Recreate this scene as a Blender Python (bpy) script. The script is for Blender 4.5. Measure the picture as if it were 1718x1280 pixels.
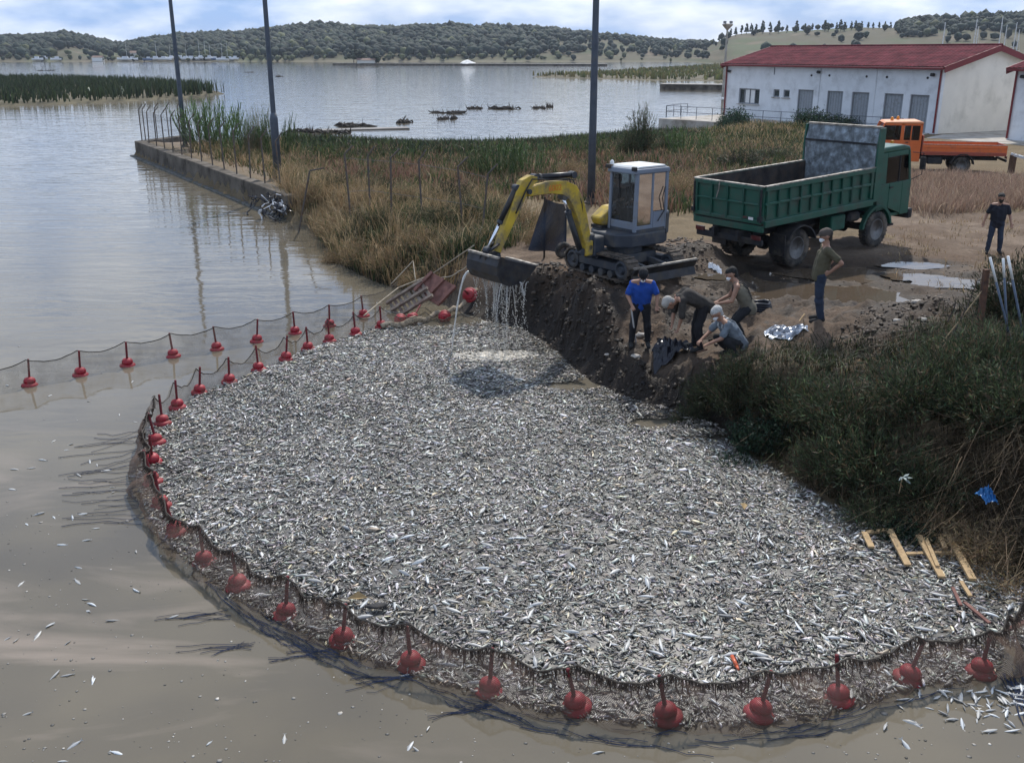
import bpy, bmesh, math, random
import numpy as np
from mathutils import Vector, Matrix, Euler
from math import pi, sin, cos, radians as R
random.seed(7); RNG = np.random.default_rng(11)
S = bpy.context.scene
COL = S.collection
for o in list(bpy.data.objects): bpy.data.objects.remove(o)

# ------------------------------------------------------------------ camera, sky, sun, exposure
PITCH = R(18.67); CAMZ = 6.5; FPX = 1634.0
cd = bpy.data.cameras.new('camera'); cam = bpy.data.objects.new('camera', cd); COL.objects.link(cam)
cam.location = (0, 0, CAMZ); cam.rotation_euler = (pi/2 - PITCH, 0, 0)
cd.sensor_width = 36; cd.lens = 36*FPX/1718; cd.clip_start = .1; cd.clip_end = 12000
S.camera = cam
SUN_DIR = Vector((0.20, 1.0, 1.24)).normalized()          # towards the sun
SUN_EL = math.asin(SUN_DIR.z); SUN_AZ = math.atan2(SUN_DIR.x, SUN_DIR.y)
W = bpy.data.worlds.new('World'); S.world = W; W.use_nodes = True
wn = W.node_tree; wn.nodes.clear()
def N(t, typ, **kw):
    n = t.nodes.new(typ)
    for k, v in kw.items():
        if k in ('loc',): continue
        setattr(n, k, v)
    return n
wo = N(wn, 'ShaderNodeOutputWorld'); bg = N(wn, 'ShaderNodeBackground'); bg.inputs[1].default_value = 0.085
sky = N(wn, 'ShaderNodeTexSky'); sky.sky_type = 'NISHITA'; sky.sun_disc = False
sky.sun_elevation = SUN_EL; sky.sun_rotation = SUN_AZ; sky.air_density = 1.0; sky.dust_density = 1.3; sky.ozone_density = 2.5
# broken, layered cloud in front of the blue: bright veils all round the dome
tc = N(wn, 'ShaderNodeTexCoord'); mp = N(wn, 'ShaderNodeMapping'); mp.inputs['Scale'].default_value = (1, 1, 3.2)
nz = N(wn, 'ShaderNodeTexNoise'); nz.inputs['Scale'].default_value = 3.1; nz.inputs['Detail'].default_value = 9; nz.inputs['Roughness'].default_value = .58
rp = N(wn, 'ShaderNodeValToRGB'); rp.color_ramp.elements[0].position = .34; rp.color_ramp.elements[1].position = .68
rp.color_ramp.elements[0].color = (.72, .72, .72, 1); rp.color_ramp.elements[1].color = (.95, .95, .95, 1)
mx = N(wn, 'ShaderNodeMix'); mx.data_type = 'RGBA'
n2 = N(wn, 'ShaderNodeTexNoise'); n2.inputs['Scale'].default_value = 9; n2.inputs['Detail'].default_value = 6
r2 = N(wn, 'ShaderNodeValToRGB'); r2.color_ramp.elements[0].color = (3.0, 4.9, 8.6, 1); r2.color_ramp.elements[1].color = (10.2, 10.9, 12.0, 1)
r2.color_ramp.elements[0].position = .38; r2.color_ramp.elements[1].position = .66
L = wn.links.new
L(tc.outputs['Generated'], mp.inputs[0]); L(mp.outputs[0], nz.inputs['Vector']); L(nz.outputs[0], rp.inputs[0])
L(mp.outputs[0], n2.inputs['Vector']); L(n2.outputs[0], r2.inputs[0])
L(rp.outputs[0], mx.inputs[0]); L(sky.outputs[0], mx.inputs[6]); L(r2.outputs[0], mx.inputs[7])
L(mx.outputs[2], bg.inputs[0]); L(bg.outputs[0], wo.inputs[0])
sd = bpy.data.lights.new('sun', 'SUN'); sd.energy = 3.2; sd.angle = R(1.5); sd.color = (1, .95, .87)
sun = bpy.data.objects.new('sun', sd); COL.objects.link(sun)
sun.rotation_euler = SUN_DIR.to_track_quat('Z', 'Y').to_euler(); sun.location = (20, 20, 40)
vs = S.view_settings; vs.view_transform = 'Standard'; vs.look = 'None'; vs.exposure = 0.40; vs.gamma = 1.0; vs.use_curve_mapping = False

# ------------------------------------------------------------------ helpers
CP, SP = cos(PITCH), sin(PITCH)
def at(u, v, z=0.0):
    """world point at height z that a photo pixel (1718 x 1280) looks at; used to survey the site"""
    a = (u-859)/FPX; b = -(v-640)/FPX
    d = Vector((a, CP+b*SP, -SP+b*CP)); t = (z-CAMZ)/d.z
    return Vector((d.x*t, d.y*t, z))
def depth(u, v, y):
    a = (u-859)/FPX; b = -(v-640)/FPX
    d = Vector((a, CP+b*SP, -SP+b*CP)); t = y/d.y
    return Vector((d.x*t, y, CAMZ+d.z*t))

def hash2(ix, iy, s):
    h = (ix.astype(np.int64)*374761393 + iy.astype(np.int64)*668265263 + s*1442695041) & 0xffffffff
    h = ((h ^ (h >> 13))*1274126177) & 0xffffffff
    return ((h ^ (h >> 16)) & 0xffff)/65535.0
def vnoise(x, y, s=0):
    x = np.asarray(x, float); y = np.asarray(y, float)
    ix = np.floor(x); iy = np.floor(y); fx = x-ix; fy = y-iy
    fx = fx*fx*(3-2*fx); fy = fy*fy*(3-2*fy)
    a = hash2(ix, iy, s); b = hash2(ix+1, iy, s); c = hash2(ix, iy+1, s); d = hash2(ix+1, iy+1, s)
    return (a*(1-fx)+b*fx)*(1-fy)+(c*(1-fx)+d*fx)*fy
def fbm(x, y, o=4, s=0, g=.5):
    r = 0; a = 1; t = 0
    for k in range(o):
        r = r+a*vnoise(x*2**k+17.3*k, y*2**k-9.1*k, s+k); t += a; a *= g
    return r/t*2-1

class MB:
    """collects geometry; build() links it as ONE mesh object"""
    def __init__(s): s.v = []; s.f = []; s.m = []; s.c = []
    def add(s, vs, fs, mi=0, col=None):
        b = len(s.v); s.v += [tuple(p) for p in vs]; s.f += [tuple(i+b for i in f) for f in fs]; s.m += [mi]*len(fs)
        s.c += [col if col else (1, 1, 1)]*len(vs); return s
    def box(s, c, d, mi=0, M=None, taper=1.0):
        x, y, z = d[0]/2, d[1]/2, d[2]/2; t = taper
        vs = [Vector(p) for p in ((-x,-y,-z),(x,-y,-z),(x,y,-z),(-x,y,-z),(-x*t,-y*t,z),(x*t,-y*t,z),(x*t,y*t,z),(-x*t,y*t,z))]
        if M is not None: vs = [M @ p for p in vs]
        c = Vector(c); vs = [p+c for p in vs]
        return s.add(vs, [(0,3,2,1),(4,5,6,7),(0,1,5,4),(1,2,6,5),(2,3,7,6),(3,0,4,7)], mi)
    def bar(s, a, b, w, h, mi=0, up=(0,0,1), w2=None, h2=None):
        a = Vector(a); b = Vector(b); d = (b-a).normalized(); u = Vector(up)
        if abs(d.dot(u)) > .98: u = Vector((1,0,0))
        r = d.cross(u).normalized(); u = r.cross(d)
        w2 = w if w2 is None else w2; h2 = h if h2 is None else h2
        vs = [a+r*(i*w/2)+u*(j*h/2) for i,j in ((-1,-1),(1,-1),(1,1),(-1,1))]+[b+r*(i*w2/2)+u*(j*h2/2) for i,j in ((-1,-1),(1,-1),(1,1),(-1,1))]
        return s.add(vs, [(3,2,1,0),(4,5,6,7),(0,1,5,4),(1,2,6,5),(2,3,7,6),(3,0,4,7)], mi)
    def tube(s, pts, rad, n=8, mi=0, cap=True, col=None):
        pts = [Vector(p) for p in pts]; k = len(pts)
        if not hasattr(rad, '__len__'): rad = [rad]*k
        vs = []; fs = []; ref = None
        for i, p in enumerate(pts):
            d = (pts[min(i+1,k-1)]-pts[max(i-1,0)]); d = d.normalized() if d.length > 1e-9 else Vector((0,0,1))
            if ref is None: ref = Vector((0,0,1)) if abs(d.z) < .9 else Vector((1,0,0))
            r = d.cross(ref)
            if r.length < 1e-4: r = d.orthogonal()
            r.normalize(); u = r.cross(d).normalized(); ref = u
            for j in range(n):
                a = 2*pi*j/n; vs.append(p+(r*cos(a)+u*sin(a))*rad[i])
        for i in range(k-1):
            for j in range(n):
                fs.append((i*n+j, i*n+(j+1)%n, (i+1)*n+(j+1)%n, (i+1)*n+j))
        if cap: fs += [tuple(range(n-1,-1,-1)), tuple((k-1)*n+j for j in range(n))]
        return s.add(vs, fs, mi, col)
    def lathe(s, prof, c=(0,0,0), axis='z', n=20, mi=0, closed=False):
        vs = []; fs = []; k = len(prof); c = Vector(c)
        for r, h in prof:
            for j in range(n):
                a = 2*pi*j/n; p = (r*cos(a), r*sin(a), h)
                if axis == 'y': p = (p[0], p[2], p[1])
                elif axis == 'x': p = (p[2], p[0], p[1])
                vs.append(c+Vector(p))
        flip = axis == 'y'
        for i in range(k-1 + (1 if closed else 0)):
            i2 = (i+1) % k
            for j in range(n):
                q = (i*n+j, i*n+(j+1)%n, i2*n+(j+1)%n, i2*n+j); fs.append(q[::-1] if flip else q)
        if not closed:
            e0 = tuple(range(n-1,-1,-1)); e1 = tuple((k-1)*n+j for j in range(n))
            fs += [e0[::-1], e1[::-1]] if flip else [e0, e1]
        return s.add(vs, fs, mi)
    def prism(s, poly, a, b, axis='y', mi=0):
        """2D outline extruded along an axis from a to b"""
        n = len(poly); vs = []
        for t in (a, b):
            for p, q in poly:
                vs.append({'y': (p, t, q), 'x': (t, p, q), 'z': (p, q, t)}[axis])
        ar = sum(poly[i][0]*poly[(i+1)%n][1]-poly[(i+1)%n][0]*poly[i][1] for i in range(n))
        o = list(range(n)); fs = [tuple(o[::-1]), tuple(i+n for i in o)]+[(i, (i+1)%n, (i+1)%n+n, i+n) for i in range(n)]
        if (ar < 0) != (axis == 'y'): fs = [f[::-1] for f in fs]
        if b < a: fs = [f[::-1] for f in fs]
        return s.add(vs, fs, mi)
    def build(s, name, mats, parent=None, smooth=False, bevel=0, loc=None, rot=None, seg=1, colors=False):
        me = bpy.data.meshes.new(name); me.from_pydata(s.v, [], s.f)
        for m in (mats if isinstance(mats, (list, tuple)) else [mats]): me.materials.append(m)
        if any(s.m): me.polygons.foreach_set('material_index', s.m)
        if smooth: me.polygons.foreach_set('use_smooth', [True]*len(s.f))
        if colors:
            ca = me.color_attributes.new('Col', 'FLOAT_COLOR', 'POINT')
            ca.data.foreach_set('color', np.hstack([np.array(s.c, float), np.ones((len(s.c), 1))]).ravel())
        me.update()
        o = bpy.data.objects.new(name, me); COL.objects.link(o)
        if parent: o.parent = parent
        if loc is not None: o.location = loc
        if rot is not None: o.rotation_euler = rot
        if bevel:
            b = o.modifiers.new('bevel', 'BEVEL'); b.width = bevel; b.segments = seg; b.limit_method = 'ANGLE'; b.angle_limit = R(40)
        return o
def npmesh(name, v, f, mats, col=None, smooth=False, parent=None, mi=None):
    """numpy arrays to one object; f is (n,3) or (n,4)"""
    me = bpy.data.meshes.new(name); nv, nf, k = len(v), len(f), f.shape[1]
    me.vertices.add(nv); me.vertices.foreach_set('co', np.ascontiguousarray(v, np.float32).ravel())
    me.loops.add(nf*k); me.loops.foreach_set('vertex_index', np.ascontiguousarray(f, np.int32).ravel())
    me.polygons.add(nf); me.polygons.foreach_set('loop_start', np.arange(nf, dtype=np.int32)*k)
    try: me.polygons.foreach_set('loop_total', np.full(nf, k, np.int32))
    except Exception: pass
    if smooth: me.polygons.foreach_set('use_smooth', np.ones(nf, bool))
    for m in (mats if isinstance(mats, (list, tuple)) else [mats]): me.materials.append(m)
    if mi is not None: me.polygons.foreach_set('material_index', np.ascontiguousarray(mi, np.int32))
    me.update(calc_edges=True)
    if col is not None:
        ca = me.color_attributes.new('Col', 'FLOAT_COLOR', 'POINT')
        ca.data.foreach_set('color', np.hstack([col, np.ones((nv, 1))]).astype(np.float32).ravel())
    o = bpy.data.objects.new(name, me); COL.objects.link(o)
    if parent: o.parent = parent
    return o
def tag(o, label, cat, group=None, kind=None):
    o['label'] = label; o['category'] = cat
    if group: o['group'] = group
    if kind: o['kind'] = kind
    return o
def struct(o): o['kind'] = 'structure'; return o
def stuff(o, label=None, cat=None):
    o['kind'] = 'stuff'
    if label: o['label'] = label
    if cat: o['category'] = cat
    return o
def thing(name, label, cat, loc=(0,0,0), rz=0, group=None, rot=None):
    o = bpy.data.objects.new(name, None); COL.objects.link(o); o.location = loc
    o.rotation_euler = rot if rot else (0, 0, rz); o.empty_display_size = .2
    return tag(o, label, cat, group)
def copy_tree(o, parent=None):
    c = o.copy(); COL.objects.link(c); c.parent = parent
    for ch in o.children: copy_tree(ch, c)
    return c

# ------------------------------------------------------------------ materials
MATS = {}
def mat(name, col, rough=.6, metal=0, var=.25, scale=6, bump=.0, bscale=40, dirt=None, dirt_amt=.4, dscale=3, spec=.4, coat=0):
    """paint/soil/metal: base colour with noise variation, optional dirt patches and fine relief"""
    if name in MATS: return MATS[name]
    m = bpy.data.materials.new(name); m.use_nodes = True; t = m.node_tree; b = t.nodes['Principled BSDF']; L = t.links.new
    b.inputs['Roughness'].default_value = rough; b.inputs['Metallic'].default_value = metal
    b.inputs['Specular IOR Level'].default_value = spec
    if coat: b.inputs['Coat Weight'].default_value = coat
    tc = N(t, 'ShaderNodeTexCoord')
    nz = N(t, 'ShaderNodeTexNoise'); nz.inputs['Scale'].default_value = scale; nz.inputs['Detail'].default_value = 6
    L(tc.outputs['Object'], nz.inputs['Vector'])
    r = N(t, 'ShaderNodeValToRGB'); c = Vector(col)
    r.color_ramp.elements[0].position = .3; r.color_ramp.elements[1].position = .7
    r.color_ramp.elements[0].color = (*(c*(1-var)), 1); r.color_ramp.elements[1].color = (*[min(1, q*(1+var)) for q in c], 1)
    L(nz.outputs[0], r.inputs[0]); out = r.outputs[0]
    if dirt:
        n2 = N(t, 'ShaderNodeTexNoise'); n2.inputs['Scale'].default_value = dscale; n2.inputs['Detail'].default_value = 8; n2.inputs['Roughness'].default_value = .65
        L(tc.outputs['Object'], n2.inputs['Vector'])
        rr = N(t, 'ShaderNodeValToRGB'); rr.color_ramp.elements[0].position = .62-dirt_amt*.35; rr.color_ramp.elements[1].position = .80-dirt_amt*.25
        L(n2.outputs[0], rr.inputs[0])
        mx = N(t, 'ShaderNodeMix'); mx.data_type = 'RGBA'; mx.inputs[7].default_value = (*dirt, 1)
        L(rr.outputs[0], mx.inputs[0]); L(out, mx.inputs[6]); out = mx.outputs[2]
        ra = N(t, 'ShaderNodeMapRange'); ra.inputs[3].default_value = rough; ra.inputs[4].default_value = min(1, rough+.3)
        L(rr.outputs[0], ra.inputs[0]); L(ra.outputs[0], b.inputs['Roughness'])
    L(out, b.inputs['Base Color'])
    if bump:
        n3 = N(t, 'ShaderNodeTexNoise'); n3.inputs['Scale'].default_value = bscale; n3.inputs['Detail'].default_value = 6
        L(tc.outputs['Object'], n3.inputs['Vector'])
        bp = N(t, 'ShaderNodeBump'); bp.inputs['Strength'].default_value = bump; bp.inputs['Distance'].default_value = .02
        L(n3.outputs[0], bp.inputs['Height']); L(bp.outputs[0], b.inputs['Normal'])
    MATS[name] = m; return m
def glass(name, tint=(.8, .9, .9), alpha=.25):
    if name in MATS: return MATS[name]
    m = bpy.data.materials.new(name); m.use_nodes = True; t = m.node_tree; t.nodes.remove(t.nodes['Principled BSDF'])
    o = t.nodes['Material Output']; a = N(t, 'ShaderNodeBsdfTransparent'); g = N(t, 'ShaderNodeBsdfGlossy'); x = N(t, 'ShaderNodeMixShader')
    a.inputs[0].default_value = (*tint, 1); g.inputs['Roughness'].default_value = .04; fr = N(t, 'ShaderNodeFresnel'); fr.inputs[0].default_value = 1.5
    ad = N(t, 'ShaderNodeMath', operation='ADD'); ad.inputs[1].default_value = alpha*.15
    t.links.new(fr.outputs[0], ad.inputs[0]); t.links.new(ad.outputs[0], x.inputs[0])
    t.links.new(a.outputs[0], x.inputs[1]); t.links.new(g.outputs[0], x.inputs[2]); t.links.new(x.outputs[0], o.inputs[0])
    MATS[name] = m; return m
def leafmat(name, rough=.55, trans=.35, vary=0.0):
    """vertex-coloured foliage that lets some light through"""
    if name in MATS: return MATS[name]
    m = bpy.data.materials.new(name); m.use_nodes = True; t = m.node_tree; b = t.nodes['Principled BSDF']; o = t.nodes['Material Output']
    at_ = N(t, 'ShaderNodeAttribute'); at_.attribute_name = 'Col'
    b.inputs['Roughness'].default_value = rough; b.inputs['Specular IOR Level'].default_value = .25
    tr = N(t, 'ShaderNodeBsdfTranslucent'); x = N(t, 'ShaderNodeMixShader'); x.inputs[0].default_value = trans
    oi = N(t, 'ShaderNodeObjectInfo'); mr = N(t, 'ShaderNodeMapRange'); mr.inputs[3].default_value = 1-vary; mr.inputs[4].default_value = 1+vary*.45; t.links.new(oi.outputs['Random'], mr.inputs[0])
    vm = N(t, 'ShaderNodeVectorMath', operation='SCALE'); t.links.new(at_.outputs['Color'], vm.inputs[0]); t.links.new(mr.outputs[0], vm.inputs['Scale'])
    t.links.new(vm.outputs[0], b.inputs['Base Color']); t.links.new(vm.outputs[0], tr.inputs[0])
    t.links.new(b.outputs[0], x.inputs[1]); t.links.new(tr.outputs[0], x.inputs[2]); t.links.new(x.outputs[0], o.inputs[0])
    MATS[name] = m; return m
LEAF = leafmat('foliage'); BUSH = leafmat('bush_foliage', .6, .28, .5); DRY = leafmat('dry_foliage', .8, .25)
VCOL = leafmat('painted_bits', .6, 0.0)
# ------------------------------------------------------------------ the ground (land outline surveyed at water level)
def A2(u, v, z=0): p = at(u, v, z); return (p.x, p.y)
QUAY = [(-24.9, 65.9), (-19.0, 56.35), (-12.75, 45.7), (-9.2, 40.1)]
BANK = [(-8.1, 38.2), (-6.6, 34.0), (-5.8, 31.4), (-4.2, 28.6), (-2.9, 27.0), (-1.6, 25.2), (-0.5, 23.9), (.35, 23.0), (.75, 22.0), (1.0, 21.2), (1.35, 20.0), (1.75, 18.9), (2.3, 18.0),
        (2.9, 17.4), (3.7, 16.6), (4.0, 15.5), (4.45, 14.5), (4.9, 13.4), (5.6, 12.8), (6.2, 12.3), (6.6, 11.4), (7.1, 10.4), (7.6, 9.0), (8.6, 6.5), (11, 3), (16, -4), (26, -25)]
BACK = [(600, -25), (600, 420), (300, 300), (120, 175), (46, 128), (26, 108), (20.5, 99.0), (17.5, 93), (14.2, 84), (8.6, 80.5), (4, 78), (-2, 74), (-8, 74), (-14, 78), (-19, 77), (-23.2, 71.5)]
LAND = np.array(QUAY+BANK+BACK)
def sdist(x, y, poly=LAND):
    x = np.asarray(x, float); y = np.asarray(y, float); d = np.full(x.shape, 1e9); ins = np.zeros(x.shape, bool)
    for i in range(len(poly)):
        ax, ay = poly[i]; bx, by = poly[(i+1) % len(poly)]; ex, ey = bx-ax, by-ay
        t = np.clip(((x-ax)*ex+(y-ay)*ey)/(ex*ex+ey*ey), 0, 1)
        d = np.minimum(d, (x-ax-t*ex)**2+(y-ay-t*ey)**2)
        c = ((ay > y) != (by > y)) & (x < (bx-ax)*(y-ay)/(by-ay+1e-12)+ax); ins ^= c
    d = np.sqrt(d); return np.where(ins, d, -d)
CTRL = np.array([(2.7,22.9,1.52),(1.4,23.4,1.45),(4.2,23.1,1.5),(2.7,21.4,1.5),(7,26.9,1.0),(9.3,28.6,1.05),(6.2,28.2,1.0),(10.5,27.6,1.1),(5.85,18.1,1.54),(6.3,19.4,1.38),(2.63,19.3,.68),(3.1,18.6,.72),(3.6,18.9,.9),(4.1,19.0,1.0),
  (14,28.2,.93),(8,22.6,1.03),(9.5,23.2,1.03),(6.5,22.8,1.06),(30,73,.8),(20,92,.75),(42,78,.8),(25,50,.7),(35,55,.75),(5,45,.85),(-4,42,.85),(0,36,.95),(3.1,38,1.0),(-9,47,.9),(-18,60,.9),(-22,68,.9),(-4,72,.35),(8,76,.5),(12,70,.7),
  (18,40,.85),(14,34,.95),(4,33,1.0),(-2,31,.8),(7.2,16.5,1.75),(8.5,15,1.9),(7.2,14.2,1.5),(9,12,1.5),(12,14,2.2),(11,18,1.7),(14,20,1.5),(13,24,1.15),(10,20.5,1.15),(16,9,2.4),(22,30,.95),(60,90,.9),(1.8,25.5,1.25),(0.2,26.5,1.0),(4.6,25.4,1.35),(5.6,16.6,1.35),(5.2,15.2,1.15)])
MOUNDS = [(4.7,25.0,1.0,.8,.42),(5.8,25.6,.8,.6,.22),(7.6,18.2,1.3,.7,.42),(8.8,19.0,1.1,.7,.3),(6.9,17.2,.8,.6,.18),(5.2,20.6,1.2,.3,.12),(4.0,20.7,.9,.3,.18),(7.0,20.4,1.2,.35,.05),(2.2,20.4,.5,.4,.2),(1.6,21.2,.5,.5,.25),(8.6,20.9,.9,.3,.04),(10.0,21.6,1.0,.4,.15)]
DIPS = [(7.35,22.7,1.75,1.15,.98),(6.5,24.9,.7,.9,.93),(9.0,25.2,1.3,.75,.95),(11.4,23.9,1.15,.5,1.02),(10.4,24.7,.6,.35,1.0),(11.0,26.2,.7,.35,1.0),(4.75,22.75,.28,.25,1.44)]
def ground_z(x, y, fine=True):
    x = np.asarray(x, float); y = np.asarray(y, float); d = sdist(x, y)
    w = 0; z = 0
    for cx, cy, cz in CTRL:
        k = 1/((x-cx)**2+(y-cy)**2+.35)**1.7; w = w+k; z = z+k*cz
    zt = z/w
    for cx, cy, sx, sy, h in MOUNDS: zt = zt+h*np.exp(-((x-cx)/sx)**2-((y-cy)/sy)**2)
    dug = np.exp(-((x-5)/6.0)**4-((y-20.5)/5.5)**4)
    n1 = fbm(x*.35, y*.35, 4, 3); n2 = fbm(x*1.7, y*1.7, 4, 9); n3 = fbm(x*6, y*6, 3, 21)
    amp = .07+.13*dug
    zt = zt+n1*.10+n2*amp+n3*(.02+.075*dug)+np.abs(fbm(x*3.1, y*3.1, 3, 14))*.16*dug*(1 if fine else 0)
    for cx, cy, sx, sy, h in DIPS:
        rr = np.sqrt(((x-cx)/sx)**2+((y-cy)/sy)**2); zt = np.where(rr < 2.1, np.maximum(zt, h+.012+.02*n3), zt)
        g = np.exp(-(rr/1.3)**3.6); zt = zt*(1-g)+(h-.07+.05*n2+.012*n3)*g
    # wheel ruts swinging round the truck
    for (ax, ay), (bx, by), (c1, c2) in (((8, 24.6), (20, 27.5), (14, 23.6)), ((8.6, 26.3), (21, 29.4), (14.5, 25.6)), ((10, 30.5), (22, 33), (16, 30.2)), ((11, 21.8), (19, 24.0), (15, 21.2))):
        for q in np.linspace(0, 1, 26):
            px = (1-q)**2*ax+2*q*(1-q)*c1+q*q*bx; py = (1-q)**2*ay+2*q*(1-q)*c2+q*q*by
            zt = zt-.028*np.exp(-((x-px)**2+((y-py)/.6)**2)/.16)
    wd = .70+.30*fbm(x*.9, y*.9, 3, 5)+.45*np.abs(fbm(x*2.4, y*2.4, 3, 6))
    wd = np.where(y > 38.5, .25, wd); wd = np.where((y > 24.4) & (y <= 38.5), 1.7, wd); wd = np.where(y < 16, 1.5, wd)
    wd = np.where((y > 66.5) | ((x > 10) & (y > 60)), 7.0, wd)
    t = np.clip((d+.12*n2+.10*n3*(y < 24.4))/wd, 0, 1); s = t*t*(3-2*t); s = .35*t+.65*s
    return np.where(d > -.12*n2, zt*s-.02, np.maximum(-1.5, (d)*.45-.04))
def axis(parts):
    r = [np.arange(a, b, s) for a, b, s in parts]; return np.concatenate(r+[[parts[-1][1]]])
gx = axis([(-70,-40,5),(-40,-28,1.5),(-28,-6,.5),(-6,-1,.25),(-1,12,.085),(12,17,.2),(17,30,.6),(30,60,2),(60,140,8),(140,600,40)])
gy = axis([(-25,4,3),(4,9,.5),(9,28.5,.085),(28.5,36,.25),(36,50,.5),(50,75,.8),(75,130,3),(130,420,15)])
X, Y = np.meshgrid(gx, gy); Z = ground_z(X, Y)
nv = X.size; gv = np.stack([X, Y, Z], -1).reshape(-1, 3)
ix = np.arange(nv).reshape(X.shape); gf = np.stack([ix[:-1,:-1], ix[:-1,1:], ix[1:,1:], ix[1:,:-1]], -1).reshape(-1, 4)
# soil colours: dry pale crust, brown earth, dark wet mud by the puddles and the dug face, litter under the weeds
DD = sdist(X, Y); nA = fbm(X*.5, Y*.5, 5, 31)*.5+.5; nB = fbm(X*2.6, Y*2.6, 5, 41)*.5+.5; nC = fbm(X*9, Y*9, 3, 51)*.5+.5
dry = np.array([.125,.09,.064]); pale = np.array([.23,.18,.135]); wet = np.array([.020,.015,.0115]); lit = np.array([.15,.115,.065]); clay = np.array([.11,.073,.048])
g = dry[None,None]*(.75+.5*nB[...,None])
def mixc(a, b, t): t = np.clip(t, 0, 1)[...,None]; return a*(1-t)+b*t
g = mixc(g, pale, (nA*.6+nB*.6-.52)*2.0)
g = mixc(g, clay, (fbm(X*.8, Y*.8, 4, 77)-.05)*1.6)
wetm = np.zeros(X.shape)
for cx, cy, sx, sy, h in DIPS: wetm = np.maximum(wetm, np.exp(-(((X-cx)/(sx*2.1))**2+((Y-cy)/(sy*2.3))**2)))
for cx, cy, sx, sy, h in MOUNDS[:12]: wetm = np.maximum(wetm, .8*np.exp(-(((X-cx)/(sx*1.1))**2+((Y-cy)/(sy*1.2))**2)))
wetm = np.maximum(wetm, np.clip(1.35-DD/1.0, 0, 1)*np.where(Y < 30, 1, .5))
wetm = np.maximum(wetm, .95*np.exp(-((X-3.6)/3.6)**4-((Y-20.2)/2.6)**4)*np.clip(nB*2.2-.6, 0, 1))
wetm = np.clip(wetm*1.15+(nB-.5)*.8*(wetm > .08), 0, 1)
g = mixc(g, wet[None,None]*(.7+.8*nC[...,None]), wetm)
grassy = ((Y > 30) & (X < 12)) | (Y > 36)
g = mixc(g, lit[None,None]*(.7+.6*nB[...,None]), grassy*.8)
g = mixc(g, pale, (np.clip(1-np.abs(DD-2.2)/1.6, 0, 1)*(Y > 40)*(X < -9)*.9))
g = mixc(g, lit*.8, ((Y < 16.5) & (X > 4))*.6)
gcol = np.clip(g, .01, 1).reshape(-1, 3)
def ground_mat():
    m = bpy.data.materials.new('earth'); m.use_nodes = True; t = m.node_tree; b = t.nodes['Principled BSDF']; L = t.links.new
    a = N(t, 'ShaderNodeAttribute'); a.attribute_name = 'Col'; w = N(t, 'ShaderNodeAttribute'); w.attribute_name = 'wet'
    tc = N(t, 'ShaderNodeTexCoord'); nz = N(t, 'ShaderNodeTexNoise'); nz.inputs['Scale'].default_value = 14; nz.inputs['Detail'].default_value = 8; nz.inputs['Roughness'].default_value = .7
    L(tc.outputs['Object'], nz.inputs['Vector'])
    r = N(t, 'ShaderNodeValToRGB'); r.color_ramp.elements[0].position = .3; r.color_ramp.elements[0].color = (.55,.55,.55,1); r.color_ramp.elements[1].position = .72; r.color_ramp.elements[1].color = (1.35,1.3,1.25,1)
    L(nz.outputs[0], r.inputs[0]); mx = N(t, 'ShaderNodeMix'); mx.data_type = 'RGBA'; mx.blend_type = 'MULTIPLY'; mx.inputs[0].default_value = 1
    L(a.outputs['Color'], mx.inputs[6]); L(r.outputs[0], mx.inputs[7]); L(mx.outputs[2], b.inputs['Base Color'])
    mr = N(t, 'ShaderNodeMapRange'); mr.inputs[3].default_value = .92; mr.inputs[4].default_value = .62; b.inputs['Specular IOR Level'].default_value = .18; L(w.outputs['Fac'], mr.inputs[0]); L(mr.outputs[0], b.inputs['Roughness'])
    n2 = N(t, 'ShaderNodeTexNoise'); n2.inputs['Scale'].default_value = 22; n2.inputs['Detail'].default_value = 8; L(tc.outputs['Object'], n2.inputs['Vector'])
    bp = N(t, 'ShaderNodeBump'); bp.inputs['Strength'].default_value = .8; bp.inputs['Distance'].default_value = .03; L(n2.outputs[0], bp.inputs['Height']); L(bp.outputs[0], b.inputs['Normal'])
    return m
ground = struct(npmesh('ground', gv, gf, ground_mat(), gcol, True))
wa = ground.data.attributes.new('wet', 'FLOAT', 'POINT'); wa.data.foreach_set('value', wetm.astype(np.float32).ravel())
_gzx, _gzy = gx, gy
def gz(x, y):
    """height of the built ground sheet (bilinear)"""
    i = int(np.clip(np.searchsorted(gx, x)-1, 0, len(gx)-2)); j = int(np.clip(np.searchsorted(gy, y)-1, 0, len(gy)-2))
    a = (x-gx[i])/(gx[i+1]-gx[i]); b = (y-gy[j])/(gy[j+1]-gy[j])
    return float((Z[j,i]*(1-a)+Z[j,i+1]*a)*(1-b)+(Z[j+1,i]*(1-a)+Z[j+1,i+1]*a)*b)
def gza(x, y):
    i = np.clip(np.searchsorted(gx, x)-1, 0, len(gx)-2); j = np.clip(np.searchsorted(gy, y)-1, 0, len(gy)-2)
    a = (x-gx[i])/(gx[i+1]-gx[i]); b = (y-gy[j])/(gy[j+1]-gy[j])
    return (Z[j,i]*(1-a)+Z[j,i+1]*a)*(1-b)+(Z[j+1,i]*(1-a)+Z[j+1,i+1]*a)*b

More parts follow.
